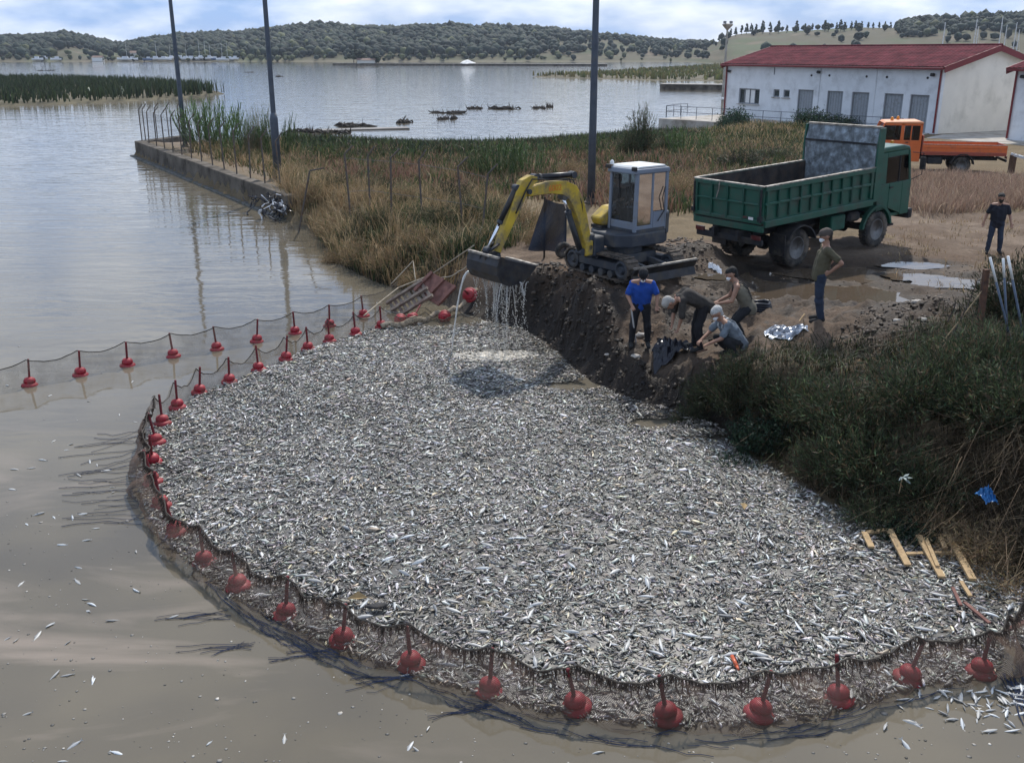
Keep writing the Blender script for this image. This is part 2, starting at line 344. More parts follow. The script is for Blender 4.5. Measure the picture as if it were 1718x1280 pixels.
# ------------------------------------------------------------------ water
def water_mat(name, base, scum=None, bump_near=.02, bump_far=.35, rough=.04, scale=1.0):
    m = bpy.data.materials.new(name); m.use_nodes = True; t = m.node_tree; b = t.nodes['Principled BSDF']; L = t.links.new
    b.inputs['IOR'].default_value = 1.333; b.inputs['Roughness'].default_value = rough; b.inputs['Specular IOR Level'].default_value = .5
    tc = N(t, 'ShaderNodeTexCoord'); sp = N(t, 'ShaderNodeSeparateXYZ'); L(tc.outputs['Object'], sp.inputs[0])
    n0 = N(t, 'ShaderNodeTexNoise'); n0.inputs['Scale'].default_value = .13; n0.inputs['Detail'].default_value = 4; L(tc.outputs['Object'], n0.inputs['Vector'])
    r = N(t, 'ShaderNodeValToRGB'); c = Vector(base); r.color_ramp.elements[0].color = (*(c*.82), 1); r.color_ramp.elements[1].color = (*(c*1.2), 1)
    r.color_ramp.elements[0].position = .35; r.color_ramp.elements[1].position = .65
    L(n0.outputs[0], r.inputs[0]); out = r.outputs[0]
    if scum:
        # wisps of pale scum drifting on the still water beside the net
        mp = N(t, 'ShaderNodeMapping'); mp.inputs['Rotation'].default_value = (0, 0, R(38)); mp.inputs['Scale'].default_value = (.20, .55, 1); L(tc.outputs['Object'], mp.inputs[0])
        ns = N(t, 'ShaderNodeTexNoise'); ns.inputs['Scale'].default_value = 1.0; ns.inputs['Detail'].default_value = 7; ns.inputs['Distortion'].default_value = 1.3; ns.inputs['Roughness'].default_value = .55
        L(mp.outputs[0], ns.inputs['Vector']); rs = N(t, 'ShaderNodeValToRGB'); rs.color_ramp.elements[0].position = .52; rs.color_ramp.elements[1].position = .80; L(ns.outputs[0], rs.inputs[0])
        my = N(t, 'ShaderNodeMapRange'); my.inputs[1].default_value = 19; my.inputs[2].default_value = 13; L(sp.outputs[1], my.inputs[0])
        mxx = N(t, 'ShaderNodeMapRange'); mxx.inputs[1].default_value = 1; mxx.inputs[2].default_value = -4; L(sp.outputs[0], mxx.inputs[0])
        q = N(t, 'ShaderNodeMath', operation='MULTIPLY'); L(my.outputs[0], q.inputs[0]); L(mxx.outputs[0], q.inputs[1])
        q2 = N(t, 'ShaderNodeMath', operation='MULTIPLY'); L(q.outputs[0], q2.inputs[0]); L(rs.outputs[0], q2.inputs[1])
        mx = N(t, 'ShaderNodeMix'); mx.data_type = 'RGBA'; mx.inputs[7].default_value = (*scum, 1); L(q2.outputs[0], mx.inputs[0]); L(out, mx.inputs[6]); out = mx.outputs[2]
        ra = N(t, 'ShaderNodeMapRange'); ra.inputs[3].default_value = rough; ra.inputs[4].default_value = .35; L(q2.outputs[0], ra.inputs[0]); L(ra.outputs[0], b.inputs['Roughness'])
    L(out, b.inputs['Base Color'])
    mp2 = N(t, 'ShaderNodeMapping'); mp2.inputs['Rotation'].default_value = (0, 0, R(-8)); mp2.inputs['Scale'].default_value = (.38*scale, 1.25*scale, 1); L(tc.outputs['Object'], mp2.inputs[0])
    w1 = N(t, 'ShaderNodeTexNoise'); w1.inputs['Scale'].default_value = 1.5; w1.inputs['Detail'].default_value = 3; w1.inputs['Distortion'].default_value = .6; L(mp2.outputs[0], w1.inputs['Vector'])
    w2 = N(t, 'ShaderNodeTexNoise'); w2.inputs['Scale'].default_value = .33; w2.inputs['Detail'].default_value = 2; L(mp2.outputs[0], w2.inputs['Vector'])
    ad = N(t, 'ShaderNodeMath', operation='MULTIPLY_ADD'); ad.inputs[1].default_value = 1.6; L(w2.outputs[0], ad.inputs[0]); L(w1.outputs[0], ad.inputs[2])
    st = N(t, 'ShaderNodeMapRange'); st.inputs[1].default_value = 12; st.inputs[2].default_value = 48; st.inputs[3].default_value = bump_near; st.inputs[4].default_value = bump_far; L(sp.outputs[1], st.inputs[0])
    bp = N(t, 'ShaderNodeBump'); bp.inputs['Distance'].default_value = .12; L(st.outputs[0], bp.inputs['Strength']); L(ad.outputs[0], bp.inputs['Height']); L(bp.outputs[0], b.inputs['Normal'])
    return m
WATER = water_mat('lagoon_water', (.125, .108, .080), scum=(.31, .25, .20), bump_near=.005, bump_far=.26)
wx = np.array([-2500,-800,-120,-20,0,20,120,800,2500.]); wy = np.array([-300,0,12,25,60,150,500,1500,2500.])
WX, WY = np.meshgrid(wx, wy); wi = np.arange(WX.size).reshape(WX.shape)
water = struct(npmesh('water', np.stack([WX, WY, WX*0], -1).reshape(-1, 3), np.stack([wi[:-1,:-1], wi[:-1,1:], wi[1:,1:], wi[1:,:-1]], -1).reshape(-1, 4), WATER))
PUD = water_mat('puddle_water', (.085, .064, .045), bump_near=.02, bump_far=.02, rough=.03, scale=3)
def puddle(cx, cy, rx, ry, z, n=28, seed=1):
    rr = random.Random(seed); m = MB(); ph = [rr.random()*6 for _ in range(4)]
    pts = [(cx+rx*cos(a)*(1+.14*sin(3*a+ph[0])+.1*sin(5*a+ph[1])), cy+ry*sin(a)*(1+.14*sin(2*a+ph[2])+.1*sin(6*a+ph[3])), z) for a in [2*pi*i/n for i in range(n)]]
    m.add(pts, [tuple(range(n))]); return struct(m.build('puddle', PUD))
for i, (cx, cy, rx, ry, z) in enumerate([(cx, cy, sx*1.4, sy*1.4, h) for cx, cy, sx, sy, h in DIPS]):
    puddle(cx, cy, rx, ry, z, seed=i)

# ------------------------------------------------------------------ far shore: hills, wood, marsh islands
HAZEFREE = None
def prof(u, pts): return np.interp(u, [p[0] for p in pts], [p[1] for p in pts])
RIDGE = [(-500,74),(-200,70),(0,72),(60,72),(110,67),(160,76),(200,84),(260,74),(310,70),(400,66),(470,60),(540,55),(600,58),(700,58),(760,57),(850,58),(930,60),(1000,68),(1060,72),(1130,76),(1190,78),(1215,66),(1240,60),(1300,57),(1400,54),(1480,52),(1550,45),(1640,40),(1718,38),(1900,36),(2400,44)]
hu = np.arange(-600, 2500, 12.0); hr = np.concatenate([np.linspace(735, 1010, 26), np.linspace(1030, 1500, 8)])
def hill_base(u): return np.where(u < 1150, 735, np.where(u < 1230, 735-(u-1150)*2.6, 527))
def hill_pt(u, r):
    """ground of the far hills at bearing u and range parameter r (735..1500)"""
    b = hill_base(u); rr = b+(r-735)
    rid = prof(u, RIDGE)
    az = (u-859)/FPX/(CP+(640-88)/FPX*SP)
    peak = 255.0
    v_ = rid; h = CAMZ+(88-v_)/FPX*(b+peak)*1.055
    t = np.clip((r-735)/peak, 0, 1); q = np.clip((r-990)/500, 0, 1)
    z = h*(t**.85)*(1-.55*q)+fbm(u*.02+3, r*.015, 3, 61)*2.2*np.clip(t*3, 0, 1)-.3
    z = np.where(r < 736, -.4, z)
    return az*rr, rr, z
HU, HR = np.meshgrid(hu, hr); HX, HY, HZ = hill_pt(HU, HR)
hi = np.arange(HU.size).reshape(HU.shape)
fa = fbm(HU*.012, HR*.02, 4, 71)*.5+.5
hc = mixc(np.array([.075,.066,.036])[None,None]*np.ones(HU.shape+(1,)), np.array([.06,.075,.03]), (fa-.45)*4)
hc = mixc(hc, np.array([.15,.11,.075]), (fbm(HU*.03, HR*.05, 3, 81)-.25)*2)
hc = mixc(hc, np.array([.20,.17,.12]), (HR < 745)*.7)
hills = struct(npmesh('hills', np.stack([HX, HY, HZ], -1).reshape(-1, 3), np.stack([hi[:-1,:-1], hi[:-1,1:], hi[1:,1:], hi[1:,:-1]], -1).reshape(-1, 4), leafmat('hill_ground', .9, 0), hc.reshape(-1, 3), True))

def ico(sub=1):
    bm = bmesh.new(); bmesh.ops.create_icosphere(bm, subdivisions=sub, radius=1); v = np.array([q.co[:] for q in bm.verts]); f = np.array([[q.index for q in p.verts] for p in bm.faces]); bm.free(); return v, f
IV, IF = ico(2); I1V, I1F = ico(1)
def lumps(P, Rr, Hh, cols, v=I1V, f=I1F, rough=.28):
    """many noisy crowns as one array pair"""
    n = len(P); k = len(v); vv = np.repeat(v[None], n, 0).copy()
    vv *= (1+RNG.uniform(-rough, rough, (n, k, 1)))
    vv *= np.stack([Rr, Rr, Hh], -1)[:, None]; vv += P[:, None]
    ff = f[None]+(np.arange(n)*k)[:, None, None]
    cc = np.repeat(cols[:, None], k, 1)*RNG.uniform(.75, 1.25, (n, k, 1))
    return vv.reshape(-1, 3), ff.reshape(-1, 3), cc.reshape(-1, 3)
def wood():
    n = 16000; u = RNG.uniform(-350, 2200, n); r = 738+RNG.uniform(0, 1, n)**.8*300
    den = np.where(u < 140, .75, 1.0); den = np.where((u > 90) & (u < 230) & (r < 880) & (r > 752), .10, den)
    dens2 = np.where((u > 770) & (r < 950), np.clip(1.0-(u-770)/260, .22, 1), 1.0); den = den*dens2
    den = np.where(u > 1190, np.where(r > 965, .30, .025), den); den = np.where((u > 1500) & (r > 870), .55, den); den = np.where(u > 1760, .5, den)
    den = np.where((u > 1190) & (u < 1500) & (r > 940), .03, den)
    den = np.where((fbm(u*.02, r*.03, 3, 91) < -.35), den*.5, den)
    k = RNG.uniform(0, 1, n) < den; u = u[k]; r = r[k]; x, y, z = hill_pt(u, r); n = len(u)
    h = RNG.uniform(3.4, 7.0, n); h = np.where(r < 755, h*.6, h); h = np.where((u > 1000), h*.8, h); rad = h*RNG.uniform(.42, .75, n)
    c = np.array([.013,.024,.016])[None]*RNG.uniform(.6, 1.5, (n, 1)); pale = RNG.uniform(0, 1, n) < np.where(r < 762, .5, .05)
    c[pale] = np.array([.075,.085,.035])*RNG.uniform(.6, 1.3, (pale.sum(), 1))
    v, f, cc = lumps(np.stack([x, y, z+h*.55], -1), rad, h*.55, c)
    return stuff(npmesh('far_wood', v, f, leafmat('far_leaves', .8, .1), cc), 'dark pine wood covering the low hills across the lagoon', 'wood')
wood()
# ------------------------------------------------------------------ materials for built things
M_CONC = mat('weathered_concrete', (.19,.165,.135), .95, var=.4, scale=2.2, bump=.6, bscale=14, dirt=(.05,.042,.034), dirt_amt=.7, dscale=1.1, spec=.15)
M_CONCD = mat('wet_concrete', (.07,.065,.055), .6, var=.4, scale=2, bump=.4, bscale=14, dirt=(.03,.035,.02), dirt_amt=.5, dscale=2)
M_SLAB = mat('concrete_slab', (.38,.35,.31), .9, var=.2, scale=1.2, bump=.3, bscale=20, dirt=(.2,.17,.13), dirt_amt=.4, dscale=.8)
M_WHITE = mat('white_render', (.66,.68,.70), .85, var=.06, scale=1.2, bump=.15, bscale=30, dirt=(.47,.48,.49), dirt_amt=.35, dscale=.7)
M_CREAM = mat('cream_render', (.74,.70,.62), .85, var=.05, scale=1.0, bump=.15, bscale=30, dirt=(.58,.55,.48), dirt_amt=.3, dscale=.6)
M_ROOF = mat('red_roof_sheet', (.105,.018,.027), .85, var=.3, scale=1.3, dirt=(.065,.022,.027), dirt_amt=.5, dscale=.9, spec=.08)
M_TRIM = mat('dark_red_trim', (.16,.018,.022), .45, var=.15, scale=3, dirt=(.1,.03,.03), dirt_amt=.2)
M_DOOR = mat('grey_door', (.27,.29,.31), .6, var=.15, scale=3, dirt=(.17,.17,.17), dirt_amt=.3)
M_DARKW = mat('dark_window_glass', (.02,.03,.03), .08, var=.3, scale=2, spec=.6)
M_FRAME = mat('grey_frame', (.20,.21,.22), .5, var=.1)
M_GALV = mat('galvanised_pole', (.075,.09,.115), .55, metal=.35, var=.2, scale=3, dirt=(.1,.1,.1), dirt_amt=.25)
M_RUST = mat('rusty_steel', (.09,.05,.035), .8, metal=.2, var=.4, scale=9, bump=.3, dirt=(.16,.08,.045), dirt_amt=.5, dscale=12)
M_POST = mat('fence_post_steel', (.12,.11,.10), .75, metal=.3, var=.3, scale=6, dirt=(.12,.07,.045), dirt_amt=.5, dscale=6)
M_WIRE = mat('fence_wire', (.16,.16,.16), .6, metal=.5, var=.2)
M_WOODD = mat('drift_wood', (.035,.028,.022), .85, var=.5, scale=4, bump=.6, bscale=20)
M_WOODP = mat('pale_wood', (.42,.29,.15), .8, var=.35, scale=5, bump=.4, bscale=25, dirt=(.22,.15,.09), dirt_amt=.4, dscale=5)
M_BLACK = mat('black_rubber', (.018,.018,.02), .75, var=.4, scale=8, bump=.3, dirt=(.09,.075,.06), dirt_amt=.35, dscale=5)
M_WHITEP = mat('white_paint', (.7,.7,.68), .5, var=.1)

# ------------------------------------------------------------------ sea wall, fence, lamp posts
def sea_wall():
    t = thing('sea_wall', 'long weathered concrete sea wall running out into the lagoon', 'sea wall', (QUAY[0][0], QUAY[0][1], 0))
    o = Vector((QUAY[0][0], QUAY[0][1], 0)); A = Vector((*QUAY[0], 0)); B = Vector((*QUAY[3], 0)); d = (B-A).normalized(); n = Vector((d.y, -d.x, 0))*-1
    if n.x < 0: n = -n
    Ln = (B-A).length; k = 9; ang = math.atan2(d.y, d.x); M = Matrix.Rotation(ang, 3, 'Z')
    for i in range(k):
        a = A+d*(Ln*i/k); b = A+d*(Ln*(i+1)/k-.025); c = (a+b)/2+n*.3-o; z = .95+RNG.uniform(-.02, .02)
        m = MB(); m.box((c.x, c.y, z/2-.6), ((b-a).length, .6, z+1.2), M=M)
        ob = m.build('wall_panel', M_CONC, t, bevel=.03)
    m = MB(); c = (A+B)/2-n*.12-o; m.box((c.x, c.y, -.42), (Ln+.3, .5, .98), M=M); m.build('footing', M_CONCD, t, bevel=.05)
    C = Vector((-23.2, 71.5, 0)); e = (C-A).normalized(); c = (A+C)/2+Vector((e.y, -e.x, 0))*.3-o
    m = MB(); m.box((c.x, c.y, -.15), ((C-A).length, .6, 2.18), M=Matrix.Rotation(math.atan2(e.y, e.x), 3, 'Z')); m.build('end_wall', M_CONC, t, bevel=.03)
    return A, d, n, Ln
QA, QD, QN, QL = sea_wall()
def net_mat(name, col, open_=.45, scale=26, thick=.32):
    """knotted mesh: strands opaque, holes clear (UV in metres)"""
    m = bpy.data.materials.new(name); m.use_nodes = True; t = m.node_tree; b = t.nodes['Principled BSDF']; o = t.nodes['Material Output']; L = t.links.new
    b.inputs['Roughness'].default_value = .85; b.inputs['Specular IOR Level'].default_value = .15
    uv = N(t, 'ShaderNodeUVMap'); nz = N(t, 'ShaderNodeTexNoise'); nz.inputs['Scale'].default_value = 1.6; nz.inputs['Detail'].default_value = 6; L(uv.outputs[0], nz.inputs['Vector'])
    r = N(t, 'ShaderNodeValToRGB'); c = Vector(col); r.color_ramp.elements[0].position = .35; r.color_ramp.elements[1].position = .7
    r.color_ramp.elements[0].color = (*(c*.55), 1); r.color_ramp.elements[1].color = (*(c*1.3), 1); L(nz.outputs[0], r.inputs[0]); L(r.outputs[0], b.inputs['Base Color'])
    mp = N(t, 'ShaderNodeMapping'); mp.inputs['Rotation'].default_value = (0, 0, R(45)); mp.inputs['Scale'].default_value = (scale, scale, scale); L(uv.outputs[0], mp.inputs[0])
    sp = N(t, 'ShaderNodeSeparateXYZ'); L(mp.outputs[0], sp.inputs[0]); mm = []
    for i in (0, 1):
        f = N(t, 'ShaderNodeMath', operation='FRACT'); L(sp.outputs[i], f.inputs[0]); g = N(t, 'ShaderNodeMath', operation='LESS_THAN'); g.inputs[1].default_value = thick; L(f.outputs[0], g.inputs[0]); mm.append(g)
    x = N(t, 'ShaderNodeMath', operation='MAXIMUM'); L(mm[0].outputs[0], x.inputs[0]); L(mm[1].outputs[0], x.inputs[1])
    n2 = N(t, 'ShaderNodeTexNoise'); n2.inputs['Scale'].default_value = 3.5; n2.inputs['Detail'].default_value = 5; L(uv.outputs[0], n2.inputs['Vector'])
    mr = N(t, 'ShaderNodeMapRange'); mr.inputs[1].default_value = .35; mr.inputs[2].default_value = .75; mr.inputs[3].default_value = 1-open_-.15; mr.inputs[4].default_value = 1.1; L(n2.outputs[0], mr.inputs[0])
    q = N(t, 'ShaderNodeMath', operation='MULTIPLY'); q.use_clamp = True; L(x.outputs[0], q.inputs[0]); L(mr.outputs[0], q.inputs[1])
    tr = N(t, 'ShaderNodeBsdfTransparent'); s = N(t, 'ShaderNodeMixShader'); L(q.outputs[0], s.inputs[0]); L(tr.outputs[0], s.inputs[1]); L(b.outputs[0], s.inputs[2]); L(s.outputs[0], o.inputs[0])
    return m
def sheet(name, rows, mt, parent=None, smooth=True):
    """rows: list of equal-length point lists; UVs in metres"""
    nr, nc = len(rows), len(rows[0]); v = [tuple(p) for r in rows for p in r]; f = [(i*nc+j, i*nc+j+1, (i+1)*nc+j+1, (i+1)*nc+j) for i in range(nr-1) for j in range(nc-1)]
    me = bpy.data.meshes.new(name); me.from_pydata(v, [], f); me.materials.append(mt)
    us = [0]
    for j in range(1, nc): us.append(us[-1]+(Vector(rows[-1][j])-Vector(rows[-1][j-1])).length)
    vs_ = [0]
    for i in range(1, nr): vs_.append(vs_[-1]+(Vector(rows[i][nc//2])-Vector(rows[i-1][nc//2])).length)
    uv = me.uv_layers.new(name='UVMap')
    for l in me.loops: uv.data[l.index].uv = (us[l.vertex_index % nc], vs_[l.vertex_index//nc])
    if smooth: me.polygons.foreach_set('use_smooth', [True]*len(f))
    o = bpy.data.objects.new(name, me); COL.objects.link(o)
    if parent: o.parent = parent
    return o
NET_WIRE = net_mat('chain_link', (.14,.14,.14), .2, 9, .10)
def post(m, b, top, arm): m.tube([b, top], .035, 6); m.tube([top, Vector(top)+Vector(arm)], .03, 6)
def fence_quay():
    A = QA+QN*.45; t = thing('chain_link_fence', 'rusty chain link fence with cranked posts along the sea wall top', 'fence', (A.x, A.y, .9)); o = Vector((A.x, A.y, .9)); tops = []
    for i in range(14):
        p = A+QD*(i*2.15+.2); p.z = .93; lean = Vector((RNG.uniform(-.04,.04), RNG.uniform(-.04,.04), 0)); tp = p+Vector((0,0,2.0))+lean*2
        m = MB(); post(m, p-o, tp-o, (.28, .1, .38)); m.build('post', M_POST, t); tops.append((p, tp))
    for h in (.25, .6, .97):
        m = MB(); m.tube([p+(q-p)*h-o for p, q in tops[:9]], .006, 4); m.build('wire', M_WIRE, t)
    sheet('wire_mesh', [[p+(q-p)*h-o for p, q in tops[:7]] for h in (.03, .5, .97)], NET_WIRE, t, False)
    A2_ = Vector((-24.4, 66.6, .93)); tops = []
    t2 = thing('chain_link_fence', 'short end run of cranked fence posts across the tip of the sea wall', 'fence', A2_)
    for i in range(4):
        p = Vector((.33*i*1.1, 1.25*i, 0)); m = MB(); post(m, p, p+Vector((0,0,2.0)), (.3, .0, .36)); m.build('post', M_POST, t2); tops.append(p)
    for h in (.5, 1.2, 1.95): m = MB(); m.tube([p+Vector((0,0,h)) for p in tops], .006, 4); m.build('wire', M_WIRE, t2)
fence_quay()
def fence_bank():
    L_ = [(-7.56,37,2.3,(.55,.05,.10),(.5,.0,.9)),(-5.89,35,3.1,(.3,.05,.3),(-.1,0,0)),(-4.96,34.2,3.1,(.25,0,.35),(0,0,0)),(-4.09,33.5,3.12,(.3,.1,.3),(.05,0,0)),(-3.08,32.8,3.1,(.25,0,.35),(-.06,0,0)),(-1.72,31.5,3.05,(.32,.05,.3),(-.12,0,0)),(-.75,30.9,2.9,(.3,.0,.3),(.2,0,0))]
    t = thing('broken_fence', 'broken row of leaning cranked fence posts standing in dry weeds on the bank', 'fence', (-7.5, 37, .6)); o = Vector((-7.5, 37, .6)); tops = []
    for x, y, zt, arm, lean in L_:
        b = Vector((x-lean[0]*1.2, y, gz(x, y)-.1)); tp = Vector((x, y, zt)); m = MB(); post(m, b-o, tp-o, arm); m.build('post', M_POST, t); tops.append((b, tp))
    for h in (.5, .95): m = MB(); m.tube([p+(q-p)*h-o for p, q in tops[1:]], .006, 4); m.build('wire', M_WIRE, t)
fence_bank()
def lamp_post(x, y, zb, label, sleeve):
    t = thing('lamp_post', label, 'lamp post', (x, y, zb), group='tall lamp posts on the shore')
    m = MB(); m.lathe([(.15 if not sleeve else .12, 0), (.14 if not sleeve else .12, 3), (.10, 10.2), (.085, 10.6)], n=12); m.build('pole', M_GALV, t, True)
    m = MB(); m.lathe([(.30, -.3), (.30, .06), (.2, .1), (.19, .2)], n=12); m.build('base_plate', M_CONC, t)
    if sleeve: m = MB(); m.lathe([(.19, .05), (.19, 2.7), (.125, 2.95)], n=14); m.build('sleeve', M_GALV, t, True)
    m = MB(); m.tube([(-.7,0,10.55),(0,0,10.6),(.7,0,10.55)], .035, 8); m.build('cross_arm', M_GALV, t)
    for s in (-1, 1):
        m = MB(); m.box((s*.72, -.05, 10.5), (.42, .26, .14), taper=.8); m.build('lamp_head', M_FRAME, t, bevel=.02)
    return t
lamp_post(-20.35, 62.2, .88, 'slim tall lamp post near the tip of the sea wall', False)
lamp_post(-11.1, 46.9, .88, 'tall lamp post with thick lower sleeve beside the sea wall reeds', True)
lamp_post(3.06, 38.0, .95, 'tall lamp post standing in the field behind the excavator', False)

# ------------------------------------------------------------------ the boathouse and its neighbour
def wall_boxes(m, x0, x1, H, th, ops, mi=0):
    xs = sorted({x0, x1, *[o[0] for o in ops], *[o[1] for o in ops]})
    for a, b in zip(xs[:-1], xs[1:]):
        seg = [(0, H)]
        for ox0, ox1, oz0, oz1 in ops:
            if ox0 < (a+b)/2 < ox1:
                ns = []
                for s0, s1 in seg:
                    if oz0 > s0: ns.append((s0, min(oz0, s1)))
                    if oz1 < s1: ns.append((max(oz1, s0), s1))
                seg = ns
        for s0, s1 in seg: m.box(((a+b)/2, th/2, (s0+s1)/2), (b-a, th, s1-s0), mi)
def roof_sheet(m, x0, x1, y0, z0, y1, z1, pitch=.36):
    """pan-tiled metal sheet: rounded ribs running down the slope, steps across it"""
    n = int((x1-x0)/(pitch/4)); rows = 14; vs = []
    for r in range(rows+1):
        t = r/rows; y = y0+(y1-y0)*t; z = z0+(z1-z0)*t
        for i in range(n+1):
            x = x0+(x1-x0)*i/n; vs.append((x, y, z+.045*abs(sin(pi*(x-x0)/pitch))+(.03 if r % 2 else 0)))
    f = [(r*(n+1)+i, r*(n+1)+i+1, (r+1)*(n+1)+i+1, (r+1)*(n+1)+i) for r in range(rows) for i in range(n)]
    m.add(vs, f)
def boathouse():
    Lb, Wb, H, RZ = 23.6, 10.65, 4.67, 6.03
    t = thing('boathouse', 'long white boathouse with red ribbed roof and five grey doors', 'building', (30.85, 73.1, .8), -1.084)
    doors = [(-14.3,-12.5),(-10.95,-9.25),(-8.3,-6.55),(-5.05,-3.25),(-2.6,-.9)]; wins = [(-21.8,-19.05,1.27,2.6),(-17.3,-16.55,2.0,2.64),(-16.05,-15.3,2.0,2.64)]
    ops = [(a, b, -.01, 2.72) for a, b in doors]+wins
    m = MB(); wall_boxes(m, -Lb, 0, H, .3, ops); m.build('front_wall', M_WHITE, t)
    g = [(.302, -.6), (Wb, -.6), (Wb, H), (Wb/2, RZ-.12), (.302, H)]
    m = MB(); m.prism(g, -.3, .003, 'x'); e = m.build('gable_wall', M_CREAM, t); e['label'] = 'cream rendered gable wall'
    m = MB(); m.prism(g, -Lb, -Lb+.3, 'x'); m.build('gable_wall', M_WHITE, t)
    m = MB(); m.box((-Lb/2, Wb-.15, H/2), (Lb-.7, .3, H)); m.build('back_wall', M_WHITE, t)
    m = MB(); m.box((-Lb/2, Wb/2, -.45), (Lb+.5, Wb+.6, .9)); m.build('plinth', M_SLAB, t)
    ov, sl = .45, (RZ-H)/(Wb/2); rf = MB(); roof_sheet(rf, -Lb-.35, .45, -ov, H-sl*ov+.14, Wb/2, RZ+.14); roof_sheet(rf, -Lb-.35, .45, Wb+ov, H-sl*ov+.14, Wb/2, RZ+.14)
    roof = rf.build('roof', M_ROOF, t, False)
    m = MB(); m.tube([(-Lb-.37, Wb/2, RZ+.16), (.47, Wb/2, RZ+.16)], .11, 8); m.build('ridge_cap', M_ROOF, roof)
    for x in (.47, -Lb-.37):
        for y0, y1 in ((-ov, Wb/2), (Wb+ov, Wb/2)):
            m = MB(); m.bar((x, y0, H-sl*ov-.05), (x, y1, RZ-.04), .06, .42); m.build('barge_board', M_TRIM, t)
    m = MB(); m.box((-Lb/2, -ov-.05, H-sl*ov+.02), (Lb+.85, .13, .17)); m.build('gutter', M_TRIM, t, bevel=.03)
    for x in (-.08, -Lb+.02): m = MB(); m.tube([(x, -.1, H-.1), (x, -.1, .1)], .07, 8); m.build('downpipe', M_TRIM, t)
    for a, b in doors:
        w = b-a; d = MB(); d.box(((a+b)/2, .19, 1.35), (w-.16, .06, 2.62)); d = d.build('door', M_DOOR, t)
        for i in range(1, 6): m = MB(); m.box((a+w*i/6, .153, 1.35), (.02, .02, 2.5)); m.build('groove', M_FRAME, d)
        m = MB(); m.box((a+.04, .14, 1.36), (.08, .12, 2.72)); m.box((b-.04, .14, 1.36), (.08, .12, 2.72)); m.box(((a+b)/2, .14, 2.68), (w-.16, .12, .08)); m.build('door_frame', M_FRAME, t)
    for i, (a, b, z0, z1) in enumerate(wins):
        w = b-a; wd = MB()
        for bx in ((a+.05, .14, (z0+z1)/2, .1, z1-z0), (b-.05, .14, (z0+z1)/2, .1, z1-z0)): wd.box(bx[:3], (bx[3], .1, bx[4]))
        wd.box(((a+b)/2, .14, z1-.05), (w-.2, .1, .1)); wd.box(((a+b)/2, .14, z0+.05), (w-.2, .1, .1))
        if i == 0:
            for k in (1, 2, 3): wd.box((a+w*k/4, .14, (z0+z1)/2), (.07, .09, z1-z0-.2))
        wd = wd.build('window', M_FRAME, t)
        for k in range(4 if i == 0 else 1):
            n = 4 if i == 0 else 1; m = MB(); m.box((a+w*(k+.5)/n, .17, (z0+z1)/2), (w/n-.1, .02, z1-z0-.2)); m.build('pane', M_WHITEP if i == 0 and k in (1, 2) else M_DARKW, wd)
        m = MB(); m.box(((a+b)/2, -.03, z0-.04), (w+.2, .22, .06)); m.build('sill', M_SLAB, wd)
    for x, z in ((-23.2,4.05),(-12.0,4.15),(-.75,4.15)):
        m = MB(); m.box((x, -.16, z), (.34, .16, .2), M=Matrix.Rotation(R(-20), 3, 'X')); m.box((x, -.04, z+.02), (.06, .1, .06)); m.build('floodlight', M_BLACK, t, bevel=.02)
    for x, z in ((-12.9,3.87),(-10.9,3.9),(-7.0,3.9),(-5.0,3.9),(-1.25,3.92)): m = MB(); m.lathe([(.09,-.05),(.09,.02)], (x, 0, z), 'y', 10); m.build('vent', M_BLACK, t)
    m = MB(); m.tube([(-17.35,-.03,4.45),(-17.35,-.03,3.85)], .04, 6); m.build('overflow_pipe', M_FRAME, t)
    for x in (-11.9, -6.0): m = MB(); m.tube([(x, -.03, 4.5), (x, -.03, .1)], .035, 6); m.build('cable_duct', M_WHITE, t)
boathouse()
def shed2():
    t = thing('storage_building', 'neighbouring white building with red roof edge beside the boathouse gable', 'building', (33.9, 68.6, .8), -1.084)
    Lb, Wb, H, RZ = 10, 10.65, 4.67, 6.03
    for nm, b in (('front_wall', ((5, .15, H/2-.3), (10, .3, H+.6))), ('back_wall', ((5, Wb-.15, H/2-.3), (9.3, .3, H+.6)))): m = MB(); m.box(*b); m.build(nm, M_WHITE, t)
    g = [(.302, -.6), (Wb, -.6), (Wb, H), (Wb/2, RZ-.12), (.302, H)]
    for x in (0.002, Lb-.3): m = MB(); m.prism(g, x, x+.3, 'x'); m.build('gable_wall', M_WHITE, t)
    sl = (RZ-H)/(Wb/2); m = MB(); roof_sheet(m, -.45, Lb+.3, -.45, H-sl*.45+.14, Wb/2, RZ+.14); roof_sheet(m, -.45, Lb+.3, Wb+.45, H-sl*.45+.14, Wb/2, RZ+.14); m.build('roof', M_ROOF, t)
    for y0, y1 in ((-.45, Wb/2), (Wb+.45, Wb/2)): m = MB(); m.bar((-.47, y0, H-sl*.45-.05), (-.47, y1, RZ-.04), .06, .42); m.build('barge_board', M_TRIM, t)
    m = MB(); m.box((5, -.5, H-sl*.45+.02), (10.7, .13, .17)); m.build('gutter', M_TRIM, t)
    m = MB(); m.tube([(.08, -.1, H-.1), (.08, -.1, .1)], .07, 8); m.build('downpipe', M_TRIM, t)
    m = MB(); m.box((.6, -.16, 4.15), (.34, .16, .2), M=Matrix.Rotation(R(-20), 3, 'X')); m.build('floodlight', M_BLACK, t, bevel=.02)
shed2()
